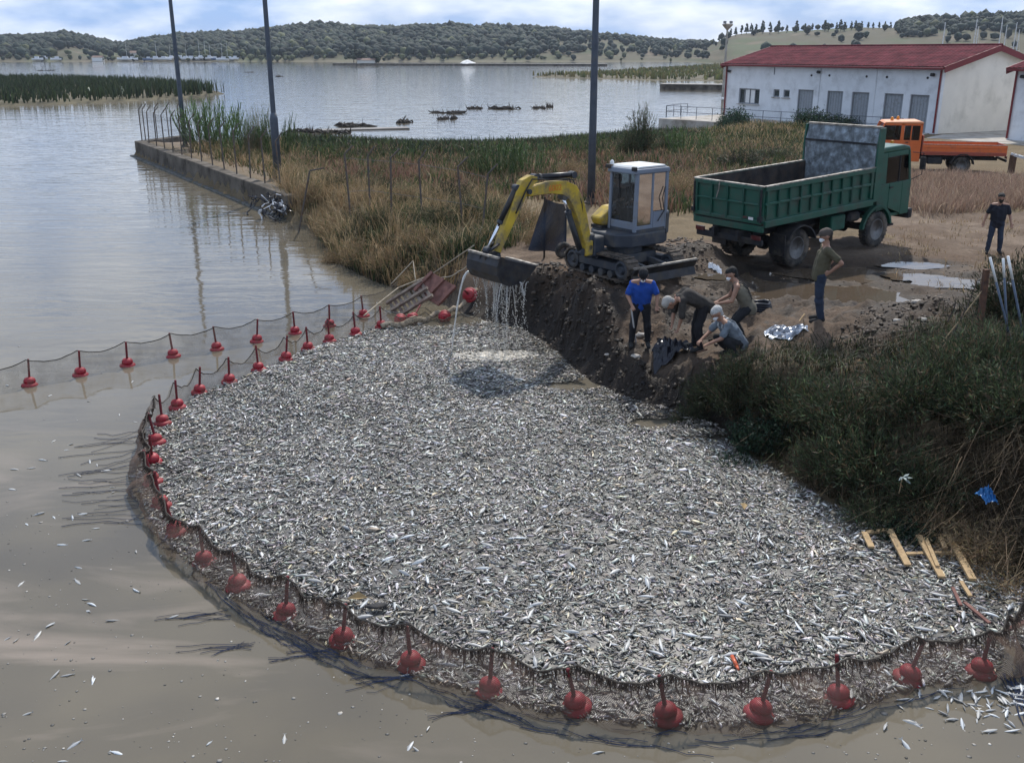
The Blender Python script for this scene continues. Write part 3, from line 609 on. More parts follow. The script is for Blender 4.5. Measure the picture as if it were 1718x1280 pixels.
# paved apron in front of the boathouse with its railing
a0, a1, a2_, a3 = Vector((13.2, 90.5, 0)), Vector((16.2, 96.5, 0)), Vector((31.5, 74.5, 0)), Vector((29.2, 72.0, 0))
m = MB(); m.prism([(a0.x, a0.y), (a3.x, a3.y), (a2_.x, a2_.y), (a1.x+4, a1.y)], -.5, .86, 'z'); ap = struct(m.build('apron', M_SLAB))
m = MB(); m.prism([(29, 70), (36, 60), (60, 75), (45, 90)], -.5, .83, 'z'); struct(m.build('yard', M_SLAB))
def railing(pts, label, n):
    t = thing('railing', label, 'railing', pts[0]); o = Vector(pts[0]); P0, P1 = Vector(pts[0]), Vector(pts[1])
    for i in range(n): q = P0+(P1-P0)*i/(n-1); m = MB(); m.tube([q-o, q-o+Vector((0,0,1.05))], .028, 6); m.build('post', M_GALV, t)
    for h in (1.05, .55): m = MB(); m.tube([Vector((0,0,h)), P1-o+Vector((0,0,h))], .024, 6); m.build('rail', M_GALV, t)
railing([(14.0, 91.6, .86), (28.6, 73.6, .86)], 'grey tube railing along the apron before the boathouse', 14)
railing([(16.6, 95.6, .86), (14.1, 92.0, .86)], 'short railing across the waterside end of the apron', 4)
def floodmast(x, y, zb, h, label, head):
    t = thing('light_mast', label, 'mast', (x, y, zb)); m = MB(); m.lathe([(.22,0),(.12,h)], n=8); m.build('pole', M_SLAB, t)
    if head:
        m = MB(); m.lathe([(.15,h-.9),(.75,h-.25),(.8,h-.1),(.1,h)], n=10); m.build('cradle', M_SLAB, t)
        for s in (-1, 1): m = MB(); m.box((s*.45,-.1,h+.15), (.4,.3,.35)); m.build('lamp', M_FRAME, t)
p = depth(1217, 100, 150); floodmast(p.x, 150, .2, depth(1219, 40, 150).z-.2, 'pale floodlight mast rising behind the left end of the boathouse', True)
M_MAST = mat('mast_white', (.6,.6,.6), .5)
for i, (u, vt) in enumerate([(1578,38),(1630,32),(1634,45),(1672,28),(1681,42),(1697,38),(1703,50)]):
    q = depth(u, 100, 170+7*i); tp = depth(u, vt, 170+7*i); h = tp.z-.6; mst = thing('boat_mast', 'thin white boat mast standing above the boathouse roof ridge', 'mast', (q.x, q.y, .6), group='boat masts behind the boathouse')
    m = MB(); m.lathe([(.13,0),(.07,h)], n=6); m.build('spar', M_MAST, mst); m = MB(); m.tube([(0,0,h*.97),(1.5,0,.1)], .015, 4); m.build('stay', M_MAST, mst); m = MB(); m.tube([(-.7,0,h*.6),(.7,0,h*.6)], .03, 5); m.build('spreader', M_MAST, mst)

# ------------------------------------------------------------------ far side of the lagoon: jetties, boats, houses, ridge pines
def far_jetty(a, b, w, h, name, label):
    a, b = Vector((*a, 0)), Vector((*b, 0)); t = thing(name, label, 'jetty', a); m = MB(); m.bar((0,0,h/2-.3), b-a+Vector((0,0,h/2-.3)), w, h+.6); m.build('deck', M_CONC, t)
    m = MB(); m.bar((0,-.1,h+.05), b-a+Vector((0,-.1,h+.05)), w+.3, .12); m.build('coping', M_SLAB, t)
    return t
far_jetty((-92, 533), (46, 500), 7, 1.0, 'breakwater', 'long low dark breakwater far out across the lagoon')
far_jetty((27.7, 188), (41, 183), 3.2, .9, 'jetty', 'concrete jetty beside the grassy island left of the boathouse')
def cone_pile(x, y, r, h, col, nm, label, z):
    n = 16; k = 8; v = []; f = []
    for i in range(k+1):
        for j in range(n):
            a = 2*pi*j/n; q = 1-i/k; rr = r*q*(1+.12*sin(3*a+i)); v.append((rr*cos(a), rr*.8*sin(a), h*(1-q**1.3)))
    f = [(i*n+j, i*n+(j+1) % n, (i+1)*n+(j+1) % n, (i+1)*n+j) for i in range(k) for j in range(n)]
    m = MB(); m.add(v, f); o = m.build(nm, mat(nm, col, .8, var=.15, scale=.6), smooth=True, loc=(x, y, z)); return tag(o, label, 'pile')
cone_pile(-22.5, 516, 4.5, 2.0, (.72,.70,.66), 'salt_pile', 'white salt heap piled on the far breakwater', .9)
def low_hut(x, y, z, w, d, h, label, col=(.6,.58,.53)):
    t = thing('hut', label, 'hut', (x, y, z)); m = MB(); m.box((0,0,h/2), (w,d,h)); m.build('wall', mat('hutwall%d' % int(col[0]*100), col, .8), t)
    m = MB(); m.prism([(-d/2-.3,h),(d/2+.3,h),(0,h+d*.25)], -w/2-.3, w/2+.3, 'x'); m.build('roof', mat('hutroof', (.17,.11,.085), .8), t)
low_hut(-75, 528, .9, 9, 4, 1.6, 'pale low hut on the far breakwater by dark trees')
x, y, z = [float(q) for q in hill_pt(np.array(228.), np.array(775.))]; low_hut(x, y, z+.5, 8, 6, 3, 'small house with tiled roof above the far boatyard')
x, y, z = [float(q) for q in hill_pt(np.array(163.), np.array(740.))]; low_hut(x, y, z, 7, 5, 2.6, 'white waterside house at the far boatyard end', (.75,.75,.73))
M_HULL = mat('white_hull', (.72,.72,.72), .4, var=.1); M_HULLB = mat('blue_hull', (.08,.12,.22), .4); M_CABIN = mat('boat_cabin', (.55,.57,.6), .5)
def far_boat(u, r, L_, rz, mast, hm):
    x, y, z = [float(q) for q in hill_pt(np.array(float(u)), np.array(float(r)))]; z = max(z, .1)
    t = thing('boat', 'small white hauled-out boat in the boatyard under the far pine wood' if not mast else 'white sailing boat with bare mast in the boatyard under the far wood', 'boat', (x, y, z+.5), rz, 'boats in the far boatyard' if not mast else 'masted boats in the far boatyard')
    st = []; n = 9
    for i in range(n):
        q = i/(n-1); w = L_*.16*(1-max(0, q-.5)**2*3.6); st.append([(L_*(q-.5), -w, 1.5+.4*q*q), (L_*(q-.5), -w*.6, .3), (L_*(q-.5), 0, 0), (L_*(q-.5), w*.6, .3), (L_*(q-.5), w, 1.5+.4*q*q)])
    m = MB(); v = [p for s in st for p in s]; f = [(i*5+j, i*5+j+1, i*5+j+6, i*5+j+5) for i in range(n-1) for j in range(4)]+[(i*5, i*5+5, i*5+9, i*5+4) for i in range(n-1)]+[(0,1,2,3,4)]
    m.add(v, f); m.build('hull', hm, t, True); m = MB(); m.box((-.1*L_, 0, 2.1), (L_*.4, L_*.2, 1.3), taper=.8); m.build('cabin', M_CABIN, t)
    if mast: m = MB(); m.tube([(0,0,2),(0,0,2+L_*1.15)], [.12,.06], 5); m.build('mast', M_MAST, t)
rb = random.Random(3)
for i, u in enumerate([62, 74, 92, 205, 212, 222, 246, 262, 276, 285, 299, 312, 322, 334, 344, 352, 361, 372, 381, 392]):
    far_boat(u, rb.uniform(737, 746), rb.uniform(6.5, 10), rb.uniform(-.6, .6)+(pi if rb.random() < .5 else 0), i in (4, 7, 9, 11, 13, 14, 15, 17, 18), M_HULLB if i in (6, 16) else M_HULL)
def pine(u, top, base_r, seed):
    x, y, z = [float(q) for q in hill_pt(np.array(float(u)), np.array(float(base_r)))]; rr = np.random.default_rng(seed)
    h = max(5.0, depth(u, top, y).z-z); t = thing('pine_tree', 'dark upright pine on the skyline of the dry hill beyond the boathouse', 'tree', (x, y, z), group='pines on the dry ridge')
    m = MB(); m.tube([(0,0,-.5),(.1,0,h*.5),(0,0,h*.9)], [.22,.15,.05], 6); m.build('trunk', M_WOODD, t)
    n = 26; q = rr.uniform(.12, 1, n); rad = h*.20*(1.15-q*.75); an = rr.uniform(0, 6.28, n); P = np.stack([np.cos(an)*rad*.7, np.sin(an)*rad*.7, h*(.15+.80*q)], -1)
    v, f, c = lumps(P, rad*rr.uniform(.4, .75, n), h*.09*rr.uniform(.7, 1.3, n), np.array([.022,.034,.02])*rr.uniform(.6, 1.5, (n, 1)))
    npmesh('crown', v, f, leafmat('far_leaves', .8, .1), c, parent=t)
for i, (u, tp) in enumerate([(1196,66),(1205,60),(1224,48),(1232,46),(1242,43),(1250,40),(1258,40),(1266,41),(1277,35),(1289,38),(1303,35),(1317,42),(1333,35),(1347,40),(1359,39),(1380,34),(1386,40),(1400,38),(1406,33),(1413,37),(1424,36),(1431,35),(1441,36),(1452,40),(1460,40),(1470,39),(1480,40),(1489,41),(1499,44),(1513,42),(1525,40)]): pine(u, tp, 962+(i % 3)*6, i)
# ------------------------------------------------------------------ vehicles
MUD = (.13,.105,.08)
M_GREEN = mat('green_truck_paint', (.008,.085,.056), .45, var=.2, scale=2.2, dirt=(.05,.065,.05), dirt_amt=.5, dscale=2.2, bump=.05, bscale=8, coat=.15)
M_GREEND = mat('green_rib_paint', (.007,.066,.044), .5, var=.25, scale=5, dirt=(.035,.06,.045), dirt_amt=.45, dscale=3)
M_BEDIN = mat('worn_bed_steel', (.035,.032,.032), .7, metal=.3, var=.5, scale=3, bump=.3, bscale=12, dirt=(.10,.075,.06), dirt_amt=.5, dscale=2.5)
M_HEADB = mat('scraped_headboard', (.26,.30,.33), .65, metal=.3, var=.5, scale=5, bump=.2, bscale=14, dirt=(.11,.12,.125), dirt_amt=.7, dscale=4.5)
M_EDGE = mat('scuffed_rail_edge', (.32,.29,.25), .6, metal=.2, var=.35, scale=9, dirt=(.12,.10,.08), dirt_amt=.5, dscale=7)
M_CHAS = mat('chassis_black', (.016,.017,.02), .7, var=.4, scale=5, dirt=(.06,.05,.04), dirt_amt=.35, dscale=3)
M_TYRE = mat('muddy_tyre', (.022,.022,.022), .9, var=.4, scale=7, bump=.4, bscale=30, dirt=(.15,.125,.10), dirt_amt=.6, dscale=3)
M_RIM = mat('grey_rim', (.20,.20,.20), .6, metal=.2, var=.3, scale=6, dirt=(.10,.085,.07), dirt_amt=.5, dscale=6)
M_GLASS = glass('vehicle_glass', (.42,.48,.50), .0)
M_ORANGE = mat('orange_paint', (.60,.125,.025), .45, var=.12, scale=2, dirt=(.36,.10,.04), dirt_amt=.35, dscale=2, coat=.15)
M_ORANGED = mat('faded_red_bed', (.34,.075,.045), .6, var=.2, scale=3, dirt=(.2,.08,.05), dirt_amt=.4, dscale=3)
M_RED = mat('red_lens', (.10,.012,.012), .3, var=.3, dirt=(.06,.05,.04), dirt_amt=.6)
M_AMB = mat('amber_lens', (.6,.22,.02), .25, var=.1)
M_CHROME = mat('chrome_rod', (.75,.77,.8), .15, metal=1, var=.05)
M_SEAT = mat('dark_seat', (.03,.03,.035), .8, var=.2)
M_YEL = mat('yellow_machine_paint', (.50,.34,.03), .5, var=.18, scale=3, dirt=(.16,.13,.09), dirt_amt=.5, dscale=3.2, bump=.05, bscale=9)
M_GREY = mat('grey_cab_paint', (.17,.20,.25), .5, var=.12, scale=3, dirt=(.17,.17,.17), dirt_amt=.35, dscale=3)
M_GREYD = mat('dark_grey_body', (.035,.042,.055), .55, var=.2, scale=3, dirt=(.10,.09,.075), dirt_amt=.4, dscale=3)
M_ROOFW = mat('pale_cab_roof', (.62,.62,.60), .45, var=.08, scale=2)
M_CYL = mat('black_cylinder', (.012,.013,.016), .35, var=.2, scale=6, dirt=(.06,.05,.04), dirt_amt=.25)
M_TRACK = mat('rubber_track', (.03,.028,.026), .9, var=.4, scale=8, bump=.4, bscale=20, dirt=(.14,.11,.085), dirt_amt=.7, dscale=4)
M_BUCK = mat('wet_bucket_steel', (.035,.035,.038), .45, metal=.5, var=.4, scale=5, dirt=(.08,.065,.05), dirt_amt=.4, dscale=4)

def wheel(t, x, y, r, w, out, name='wheel', dual=False, rim=None):
    """tyre with tread blocks, dished rim and bolts; out = +1/-1 side that faces outwards"""
    o = bpy.data.objects.new(name, None); COL.objects.link(o); o.parent = t; o.location = (x, y, r); o.empty_display_size = .1
    def one(off, full):
        m = MB(); p = [(r*.58,-w*.36),(r*.68,-w*.49),(r*.86,-w*.5),(r*.955,-w*.42),(r*.97,-w*.2),(r*.97,w*.2),(r*.955,w*.42),(r*.86,w*.5),(r*.68,w*.49),(r*.58,w*.36)]
        m.lathe(p, (0, off, 0), 'y', 28, closed=True)
        for k in range(30):
            a = 2*pi*k/30
            for s in (-1, 1):
                M = Matrix.Rotation(-a, 3, 'Y') @ Matrix.Rotation(s*.3, 3, 'X'); c = Matrix.Rotation(-a, 3, 'Y') @ Vector((r*.98, s*w*.22, 0)); m.box((c.x, c.y+off, c.z), (r*.045, w*.40, r*.11), M=M)
        m.build('tyre', M_TYRE, o, True)
        m = MB(); q = out
        m.lathe([(r*.60, off+q*w*.40),(r*.57, off+q*w*.44),(r*.54, off+q*w*.36),(r*.47, off+q*w*.16),(r*.30, off+q*w*.10),(r*.24, off+q*w*.20),(r*.20, off+q*w*.36),(r*.11, off+q*w*.40),(.005, off+q*w*.40)], (0,0,0), 'y', 24)
        if full:
            for k in range(10): a = 2*pi*k/10; m.lathe([(r*.035, off+q*w*.10),(r*.035, off+q*w*.2)], (cos(a)*r*.27, 0, sin(a)*r*.27), 'y', 6)
            for k in range(8): a = 2*pi*(k+.5)/8; m.lathe([(r*.055, off+q*w*.13),(r*.05, off+q*w*.165)], (cos(a)*r*.42, 0, sin(a)*r*.42), 'y', 8)
        m.build('rim', rim or M_RIM, o, True)
    one(0, True)
    if dual: one(-out*(w+.03), False)
    return o
def ring_arch(m, x, y, z, r0, r1, w, a0, a1, n=12):
    for i in range(n):
        p = [a0+(a1-a0)*i/n, a0+(a1-a0)*(i+1)/n]
        v = [(x+rr*cos(a), y+s, z+rr*sin(a)) for a in p for rr in (r0, r1) for s in (-w/2, w/2)]
        m.add(v, [(0,1,5,4),(2,6,7,3),(0,4,6,2),(1,3,7,5),(0,2,3,1),(4,5,7,6)])

def green_truck():
    t = thing('tipper_truck', 'muddy dark green tipper truck with empty bed and tall scraped headboard', 'truck', (6.995, 26.865, 1.0), rot=(0, -.041, .628))
    WB, XB, XF, ZF, ZT, ZH, H = 3.5, -1.48, 3.08, 1.39, 2.32, 3.38, 1.2
    for y, o_ in ((-1.03, -1), (1.03, 1)):
        wheel(t, 0, y, .52, .27, o_, dual=True); wheel(t, WB, y+o_*.02, .52, .28, o_)
    m = MB()
    for y in (-.42, .42): m.box((1.35, y, .98), (5.9, .09, .24))
    for x in (-1.3, .4, 1.7, 2.8, 4.1): m.box((x, 0, .98), (.12, .82, .16))
    m.build('chassis', M_CHAS, t)
    for x in (0, WB): m = MB(); m.tube([(x,-.95,.52),(x,.95,.52)], .085, 10); m.lathe([(.08,-.2),(.2,-.1),(.2,.1),(.08,.2)], (x,0,.52), 'y', 14); m.build('axle', M_CHAS, t)
    for x in (0, WB):
        for y in (-.62, .62):
            m = MB(); m.tube([(x-.65,y,.82),(x-.3,y,.66),(x,y,.62),(x+.3,y,.66),(x+.65,y,.82)], .045, 6); m.build('leaf_spring', M_CHAS, t)
    m = MB(); m.box((1.0, 0, 1.24), (4.3, .9, .22)); m.build('subframe', M_CHAS, t)
    m = MB(); m.box((1.75, -.92, .95), (.62, .42, .42)); m.build('battery_box', M_GREEND, t, bevel=.03)
    m = MB(); m.lathe([(.26,-.4),(.28,-.36),(.28,.36),(.26,.4)], (1.85, .85, .92), 'x', 18); m.build('fuel_tank', M_CHAS, t, True)
    m = MB(); m.box((2.55, -.95, 1.0), (.55, .3, .28)); m.build('air_tank', M_CHAS, t, bevel=.08)
    for y in (-1.02, 1.02):
        m = MB(); ring_arch(m, 0, y, .52, .60, .64, .56, R(20), R(150)); m.build('mudguard', M_CHAS, t)
        m = MB(); m.box((-.66, y, .70), (.03, .52, .56)); m.build('mud_flap', M_BLACK, t)
    m = MB(); m.box((-1.42, 0, .86), (.10, 2.3, .16)); m.build('rear_bumper', M_CHAS, t, bevel=.02)
    for y in (-.75, .75): m = MB(); m.bar((-1.38, y, .95), (-1.0, y*.6, 1.1), .07, .07); m.build('bumper_bracket', M_CHAS, t)
    for y in (-.98, .98): m = MB(); m.box((-1.485, y, .99), (.05, .3, .11)); m.build('tail_lamp', M_RED, t)
    # bed: floor, sides with pressed panels, tailgate, headboard
    m = MB(); m.box(((XB+XF)/2, 0, ZF-.05), (XF-XB, 2*H-.02, .10)); m.build('bed_floor', M_BEDIN, t)
    for s in (-1, 1):
        b = bpy.data.objects.new('bed_side', None); COL.objects.link(b); b.parent = t; b.empty_display_size = .1
        m = MB(); m.box(((XB+XF)/2, s*(H-.03), (ZF+ZT)/2), (XF-XB, .035, ZT-ZF)); m.build('skin', [M_GREEN], b)
        m = MB(); m.box(((XB+XF)/2, s*(H-.055), (ZF+ZT)/2), (XF-XB-.02, .012, ZT-ZF-.02)); m.build('liner', M_BEDIN, b)
        for z, hh, dd in ((ZF-.03, .17, .085), ((ZF+ZT)/2+.02, .07, .055), (ZT-.06, .12, .07)):
            m = MB(); m.box(((XB+XF)/2, s*(H+dd/2-.01), z), (XF-XB, dd, hh)); m.build('rail', M_GREEN, b, bevel=.012)
        for k in range(11):
            x = XB+.10+(XF-XB-.2)*k/10; m = MB(); m.box((x, s*(H+.022), (ZF+ZT)/2+.02), (.10 if k in (0, 10) else .075, .062, ZT-ZF-.16)); m.build('stake', M_GREEND if k not in (0, 10) else M_GREEN, b, bevel=.01)
        m = MB(); m.box(((XB+XF)/2, s*(H+.01), ZT+.014), (XF-XB, .10, .028)); m.build('top_edge', M_EDGE, b)
    tg = bpy.data.objects.new('tailgate', None); COL.objects.link(tg); tg.parent = t; tg.empty_display_size = .1
    m = MB(); m.box((XB-.02, 0, (ZF+ZT)/2), (.035, 2*H-.02, ZT-ZF)); m.build('skin', M_GREEN, tg)
    for z, hh in ((ZF+.02, .10), ((ZF+ZT)/2, .05), (ZT-.05, .10)): m = MB(); m.box((XB-.06, 0, z), (.05, 2*H-.06, hh)); m.build('rail', M_GREEN, tg, bevel=.01)
    for y in (-1.08, -.55, 0, .55, 1.08): m = MB(); m.box((XB-.065, y, (ZF+ZT)/2), (.062, .07, ZT-ZF-.02)); m.build('stake', M_GREEND, tg, bevel=.01)
    m = MB(); m.box((XB-.03, 0, ZT+.012), (.09, 2*H+.04, .026)); m.build('top_edge', M_EDGE, tg)
    m = MB(); m.box((XB-.01, 0, ZF-.16), (.10, 2*H+.02, .17)); m.build('sill', M_GREEN, tg, bevel=.015)
    for y in (-1.16, 1.16): m = MB(); m.tube([(XB-.09, y, ZF+.02),(XB-.09, y, ZT-.06)], .025, 8); m.box((XB-.1, y, ZF+.12), (.10,.10,.12)); m.build('latch', M_CHAS, tg)
    m = MB(); m.box((XB-.093, -.85, ZF+.10), (.004, .16, .07)); m.build('marker', M_WHITEP, tg); m = MB(); m.box((XB-.093, -.66, ZF+.11), (.004, .14, .06)); m.build('marker', M_RED, tg)
    m = MB(); m.tube([(XB-.10, .25, ZT+.03),(XB-.105, .27, ZT-.2),(XB-.115, .34, ZT-.42)], .016, 6); r_ = m.build('rope_end', M_EDGE, tg)
    hb = MB(); hb.box((XF+.03, 0, (ZF+2.95)/2+.02), (.06, 2*H, 2.95-ZF)); hb.bar((XF+.03, 0, 2.93), (XF+.16, 0, ZH), 2*H, .05, up=(1,0,0)); hb = hb.build('headboard', M_HEADB, t)
    m = MB(); m.box((XF+.0, 0, 2.95), (.07, 2*H-.02, .05)); m.build('seam', M_CHAS, hb)
    m = MB(); m.box((XF+.17, 0, ZH+.02), (.12, 2*H+.04, .05)); m.build('top_edge', M_EDGE, hb)
    for s in (-1, 1):
        m = MB(); m.prism([(XF-.02, ZF-.02),(XF+.24, ZF-.02),(XF+.30, ZH),(XF+.06, ZH),(XF+.0, 2.95)], s*(H+.02), s*(H+.07), 'y'); m.build('side_post', M_GREEN, hb)
    # cab
    x0, x1, y_, zb, zw, zt = 3.42, 5.02, 1.14, .80, 1.78, 2.66
    cab = MB()
    cab.box((x0+.03, 0, (zb+zt)/2+.1), (.06, 2*y_, zt-zb-.2)); cab.box(((x0+x1)/2, 0, .84), (x1-x0, 2*y_-.1, .1))
    cab.prism([(x0,zb+.25),(x0+.55,zb+.25),(x0+.55,zw),(x0,zw)], -y_, -y_+.05); cab.prism([(x0,zb+.25),(x0+.55,zb+.25),(x0+.55,zw),(x0,zw)], y_-.05, y_)
    for s in (-1, 1):
        a, b = (s*y_, s*(y_-.05))
        cab.prism([(x0,zw-.002),(x0+.38,zw-.002),(x0+.36,zt),(x0,zt)], min(a,b), max(a,b))                # B pillar
        cab.prism([(x1-.10,zw-.002),(x1,zw-.002),(x1-.16,zt),(x1-.24,zt)], min(a,b), max(a,b))            # A pillar
        cab.prism([(x1-.42,zb),(x1,zb),(x1+.02,zw),(x1-.42,zw)], min(a,b), max(a,b))
        cab.prism([(x0+.36,zt-.14),(x1-.24,zt-.14),(x1-.26,zt),(x0+.36,zt)], min(a,b), max(a,b))
    cab.box((x1-.01, 0, 1.28), (.05, 2*y_-.1, 1.0))
    cb = cab.build('cab', M_GREEN, t, bevel=.015)
    m = MB(); m.prism([(x0-.02,zt),(x1-.14,zt),(x1-.24,zt+.10),(x1-.5,zt+.16),(x0+.2,zt+.16),(x0-.02,zt+.10)], -y_-.01, y_+.01); m.build('roof', M_GREEN, cb, bevel=.04, seg=2)
    for s in (-1, 1):
        d = MB(); a, b = sorted((s*(y_+.004), s*(y_-.04))); d.prism([(x0+.555,zb+.28),(x1-.425,zb+.05),(x1-.425,zw),(x0+.555,zw)], a, b); dr = d.build('door', M_GREEN, t, bevel=.01)
        m = MB(); a, b = sorted((s*(y_-.012), s*(y_-.022))); m.prism([(x0+.40,zw+.01),(x1-.115,zw+.01),(x1-.245,zt-.145),(x0+.375,zt-.145)], a, b); m.build('window', M_GLASS, dr)
        m = MB(); m.box((x0+.62, s*(y_+.02), zw-.12), (.16,.03,.04)); m.build('handle', M_CHAS, dr); m = MB(); m.bar((x1-.62, s*(y_-.008), zw), (x1-.62, s*(y_-.008), zt-.14), .03, .03); m.build('quarter_bar', M_CHAS, dr)
        m = MB(); ring_arch(m, WB, s*(y_-.02), .52, .62, .70, .12, R(8), R(172), 14); m.build('wheel_arch', M_GREEND, t)
        m = MB(); m.box((x0+.75, s*(y_-.12), .55), (.42,.2,.06)); m.build('step', M_CHAS, t)
        m = MB(); m.tube([(x1-.05, s*y_, zt-.1),(x1+.12, s*(y_+.24), zt-.12),(x1+.12, s*(y_+.24), zw+.15),(x1, s*y_, zw)], .014, 6); mr = m.build('mirror', M_CHAS, t); m = MB(); m.box((x1+.12, s*(y_+.24), zw+.47), (.05,.19,.36)); m.build('glass', M_BLACK, mr, bevel=.02)
        m = MB(); m.box((x1+.06, s*.82, .92), (.06,.28,.2)); m.build('headlight', M_WHITEP, t, bevel=.03)
    m = MB(); m.bar((x1-.005, 0, zw+.02), (x1-.20, 0, zt-.06), 2*y_-.14, .012, up=(1,0,0)); m.build('windscreen', M_GLASS, t)
    m = MB(); m.box((x1+.10, 0, .78), (.2, 2*y_+.06, .30)); m.build('bumper', M_CHAS, t, bevel=.05, seg=2)
    m = MB(); m.box((x1+.02, 0, 1.35), (.03, 1.7, .3)); m.build('grille', M_CHAS, t)
    for y in (-.5, .5): m = MB(); m.box((x0+.45, y, 1.35), (.5,.5,.14)); m.box((x0+.25, y, 1.75), (.13,.48,.75)); m.build('seat', M_SEAT, t, bevel=.04)
    m = MB(); m.lathe([(.2,-.012),(.22,0),(.2,.012),(.18,0)], (x1-.38, .5, 1.72), 'x', 16, closed=True); m.build('steering_wheel', M_BLACK, t)
    for y in (-.3, .3): m = MB(); m.box((x1-.3, y*2.0, zt+.18), (.1,.06,.07)); m.build('roof_marker', M_AMB, t)
    return t
green_truck()

def orange_truck():
    t = thing('crew_cab_truck', 'orange crew cab dropside truck parked before the boathouse gable', 'truck', (22.95, 51.1, .66), pi-.22)
    WB, r, H = 3.1, .43, 1.02
    for y, o_ in ((-.86, -1), (.86, 1)): wheel(t, 0, y, r, .21, o_, dual=True); wheel(t, WB, y, r, .22, o_)
    m = MB()
    for y in (-.36, .36): m.box((1.1, y, .72), (5.7, .08, .18))
    for x in (-1.4, .6, 1.6, 3.4): m.box((x, 0, .72), (.1, .7, .12))
    m.build('chassis', M_CHAS, t)
    for x in (0, WB): m = MB(); m.tube([(x,-.8,r),(x,.8,r)], .07, 8); m.build('axle', M_CHAS, t)
    m = MB(); m.box((1.3, .78, .62), (.75, .34, .36)); m.build('fuel_tank', M_CHAS, t, bevel=.06); m = MB(); m.box((1.1, -.78, .62), (.9, .3, .34)); m.build('tool_box', M_CHAS, t, bevel=.03)
    for y in (-.86, .86): m = MB(); ring_arch(m, 0, y, r, .52, .56, .48, R(5), R(175)); m.build('mudguard', M_CHAS, t)
    XB, XF, ZF, ZT = -2.0, 1.98, .98, 1.42
    m = MB(); m.box(((XB+XF)/2, 0, ZF-.04), (XF-XB, 2*H, .08)); m.build('bed_floor', M_ORANGED, t)
    for s in (-1, 1):
        m = MB(); m.box(((XB+XF)/2, s*(H-.02), (ZF+ZT)/2), (XF-XB, .04, ZT-ZF)); sd_ = m.build('drop_side', M_ORANGE, t)
        for z in (ZF+.05, ZT-.12): m = MB(); m.box(((XB+XF)/2, s*(H+.01), z), (XF-XB-.04, .03, .09)); m.build('rib', M_ORANGED if z < 1.1 else M_ORANGE, sd_, bevel=.01)
        m = MB(); m.box(((XB+XF)/2, s*(H-.02), ZT+.01), (XF-XB, .06, .02)); m.build('top_edge', M_EDGE, sd_)
    m = MB(); m.box((XB, 0, (ZF+ZT)/2), (.04, 2*H-.1, ZT-ZF)); m.build('tailgate', M_ORANGED, t)
    m = MB(); m.box((XF, 0, (ZF+1.85)/2), (.05, 2*H, 1.85-ZF)); m.build('bulkhead', M_ORANGED, t)
    m = MB(); m.box((XB-.03, 0, .68), (.06, 2*H, .12)); m.build('rear_bumper', M_CHAS, t)
    for y in (-.85, .85): m = MB(); m.box((XB-.03, y, .84), (.05,.3,.12)); m.build('tail_lamp', M_RED, t)
    x0, x1, y_, zb, zw, zt = 2.06, 4.25, .98, .55, 1.60, 2.42; xm = 3.05
    cab = MB(); cab.box((x0+.025, 0, (zb+zt)/2), (.05, 2*y_-.1, zt-zb)); cab.box(((x0+x1)/2, 0, .62), (x1-x0-.1, 2*y_-.12, .1)); cab.box((x1-.02, 0, 1.05), (.05, 2*y_-.1, 1.0))
    for s in (-1, 1):
        a, b = sorted((s*y_, s*(y_-.05)))
        cab.prism([(x0,zb),(xm-.42,zb),(xm-.42,zw),(x0,zw)], a, b); cab.prism([(x0,zw),(x0+.12,zw),(x0+.12,zt),(x0,zt)], a, b); cab.prism([(xm-.12,zw),(xm+.04,zw),(xm+.04,zt),(xm-.12,zt)], a, b)
        cab.prism([(x0+.5,zw),(x0+.56,zw),(x0+.56,zt),(x0+.5,zt)], a, b)
        cab.prism([(x1-.08,zw),(x1,zw),(x1-.30,zt),(x1-.40,zt)], a, b); cab.prism([(x0,zt-.1),(x1-.38,zt-.1),(x1-.42,zt),(x0,zt)], a, b); cab.prism([(x1-.22,zb+.3),(x1,zb+.1),(x1,zw),(x1-.22,zw)], a, b)
    cb = cab.build('cab', M_ORANGE, t, bevel=.012)
    m = MB(); m.prism([(x0-.02,zt),(x1-.30,zt),(x1-.42,zt+.08),(x0+.15,zt+.12),(x0-.02,zt+.07)], -y_, y_); m.build('roof', mat('pale_orange_roof', (.68,.30,.15), .5, var=.1), cb, bevel=.03, seg=2)
    for s in (-1, 1):
        a, b = sorted((s*(y_+.004), s*(y_-.04))); d = MB(); d.prism([(xm-.415,zb+.05),(x1-.225,zb+.35),(x1-.225,zw),(xm-.415,zw)], a, b); dr = d.build('door', M_ORANGE, t, bevel=.01)
        m = MB(); a, b = sorted((s*(y_-.014), s*(y_-.022))); m.prism([(xm+.05,zw+.01),(x1-.09,zw+.01),(x1-.40,zt-.105),(xm+.05,zt-.105)], a, b); m.build('window', M_GLASS, dr)
        for q0, q1 in ((x0+.13, x0+.49), (x0+.57, xm-.13)): m = MB(); m.prism([(q0,zw+.01),(q1,zw+.01),(q1,zt-.105),(q0,zt-.105)], a, b); m.build('window', M_GLASS, cb)
        m = MB(); m.box((xm-.3, s*(y_+.02), zw-.1), (.14,.03,.04)); m.build('handle', M_CHAS, dr)
        m = MB(); ring_arch(m, WB+.3, s*(y_-.03), r, .5, .56, .12, R(5), R(175), 12); m.build('wheel_arch', M_CHAS, t)
        m = MB(); m.box((x1+.0, s*(y_+.16), zw+.35), (.06,.16,.3)); m.bar((x1-.25, s*y_, zw+.5), (x1, s*(y_+.16), zw+.4), .02, .02); m.build('mirror', M_BLACK, t)
    m = MB(); m.bar((x1-.005, 0, zw+.02), (x1-.38, 0, zt-.05), 2*y_-.14, .012, up=(1,0,0)); m.build('windscreen', M_GLASS, t)
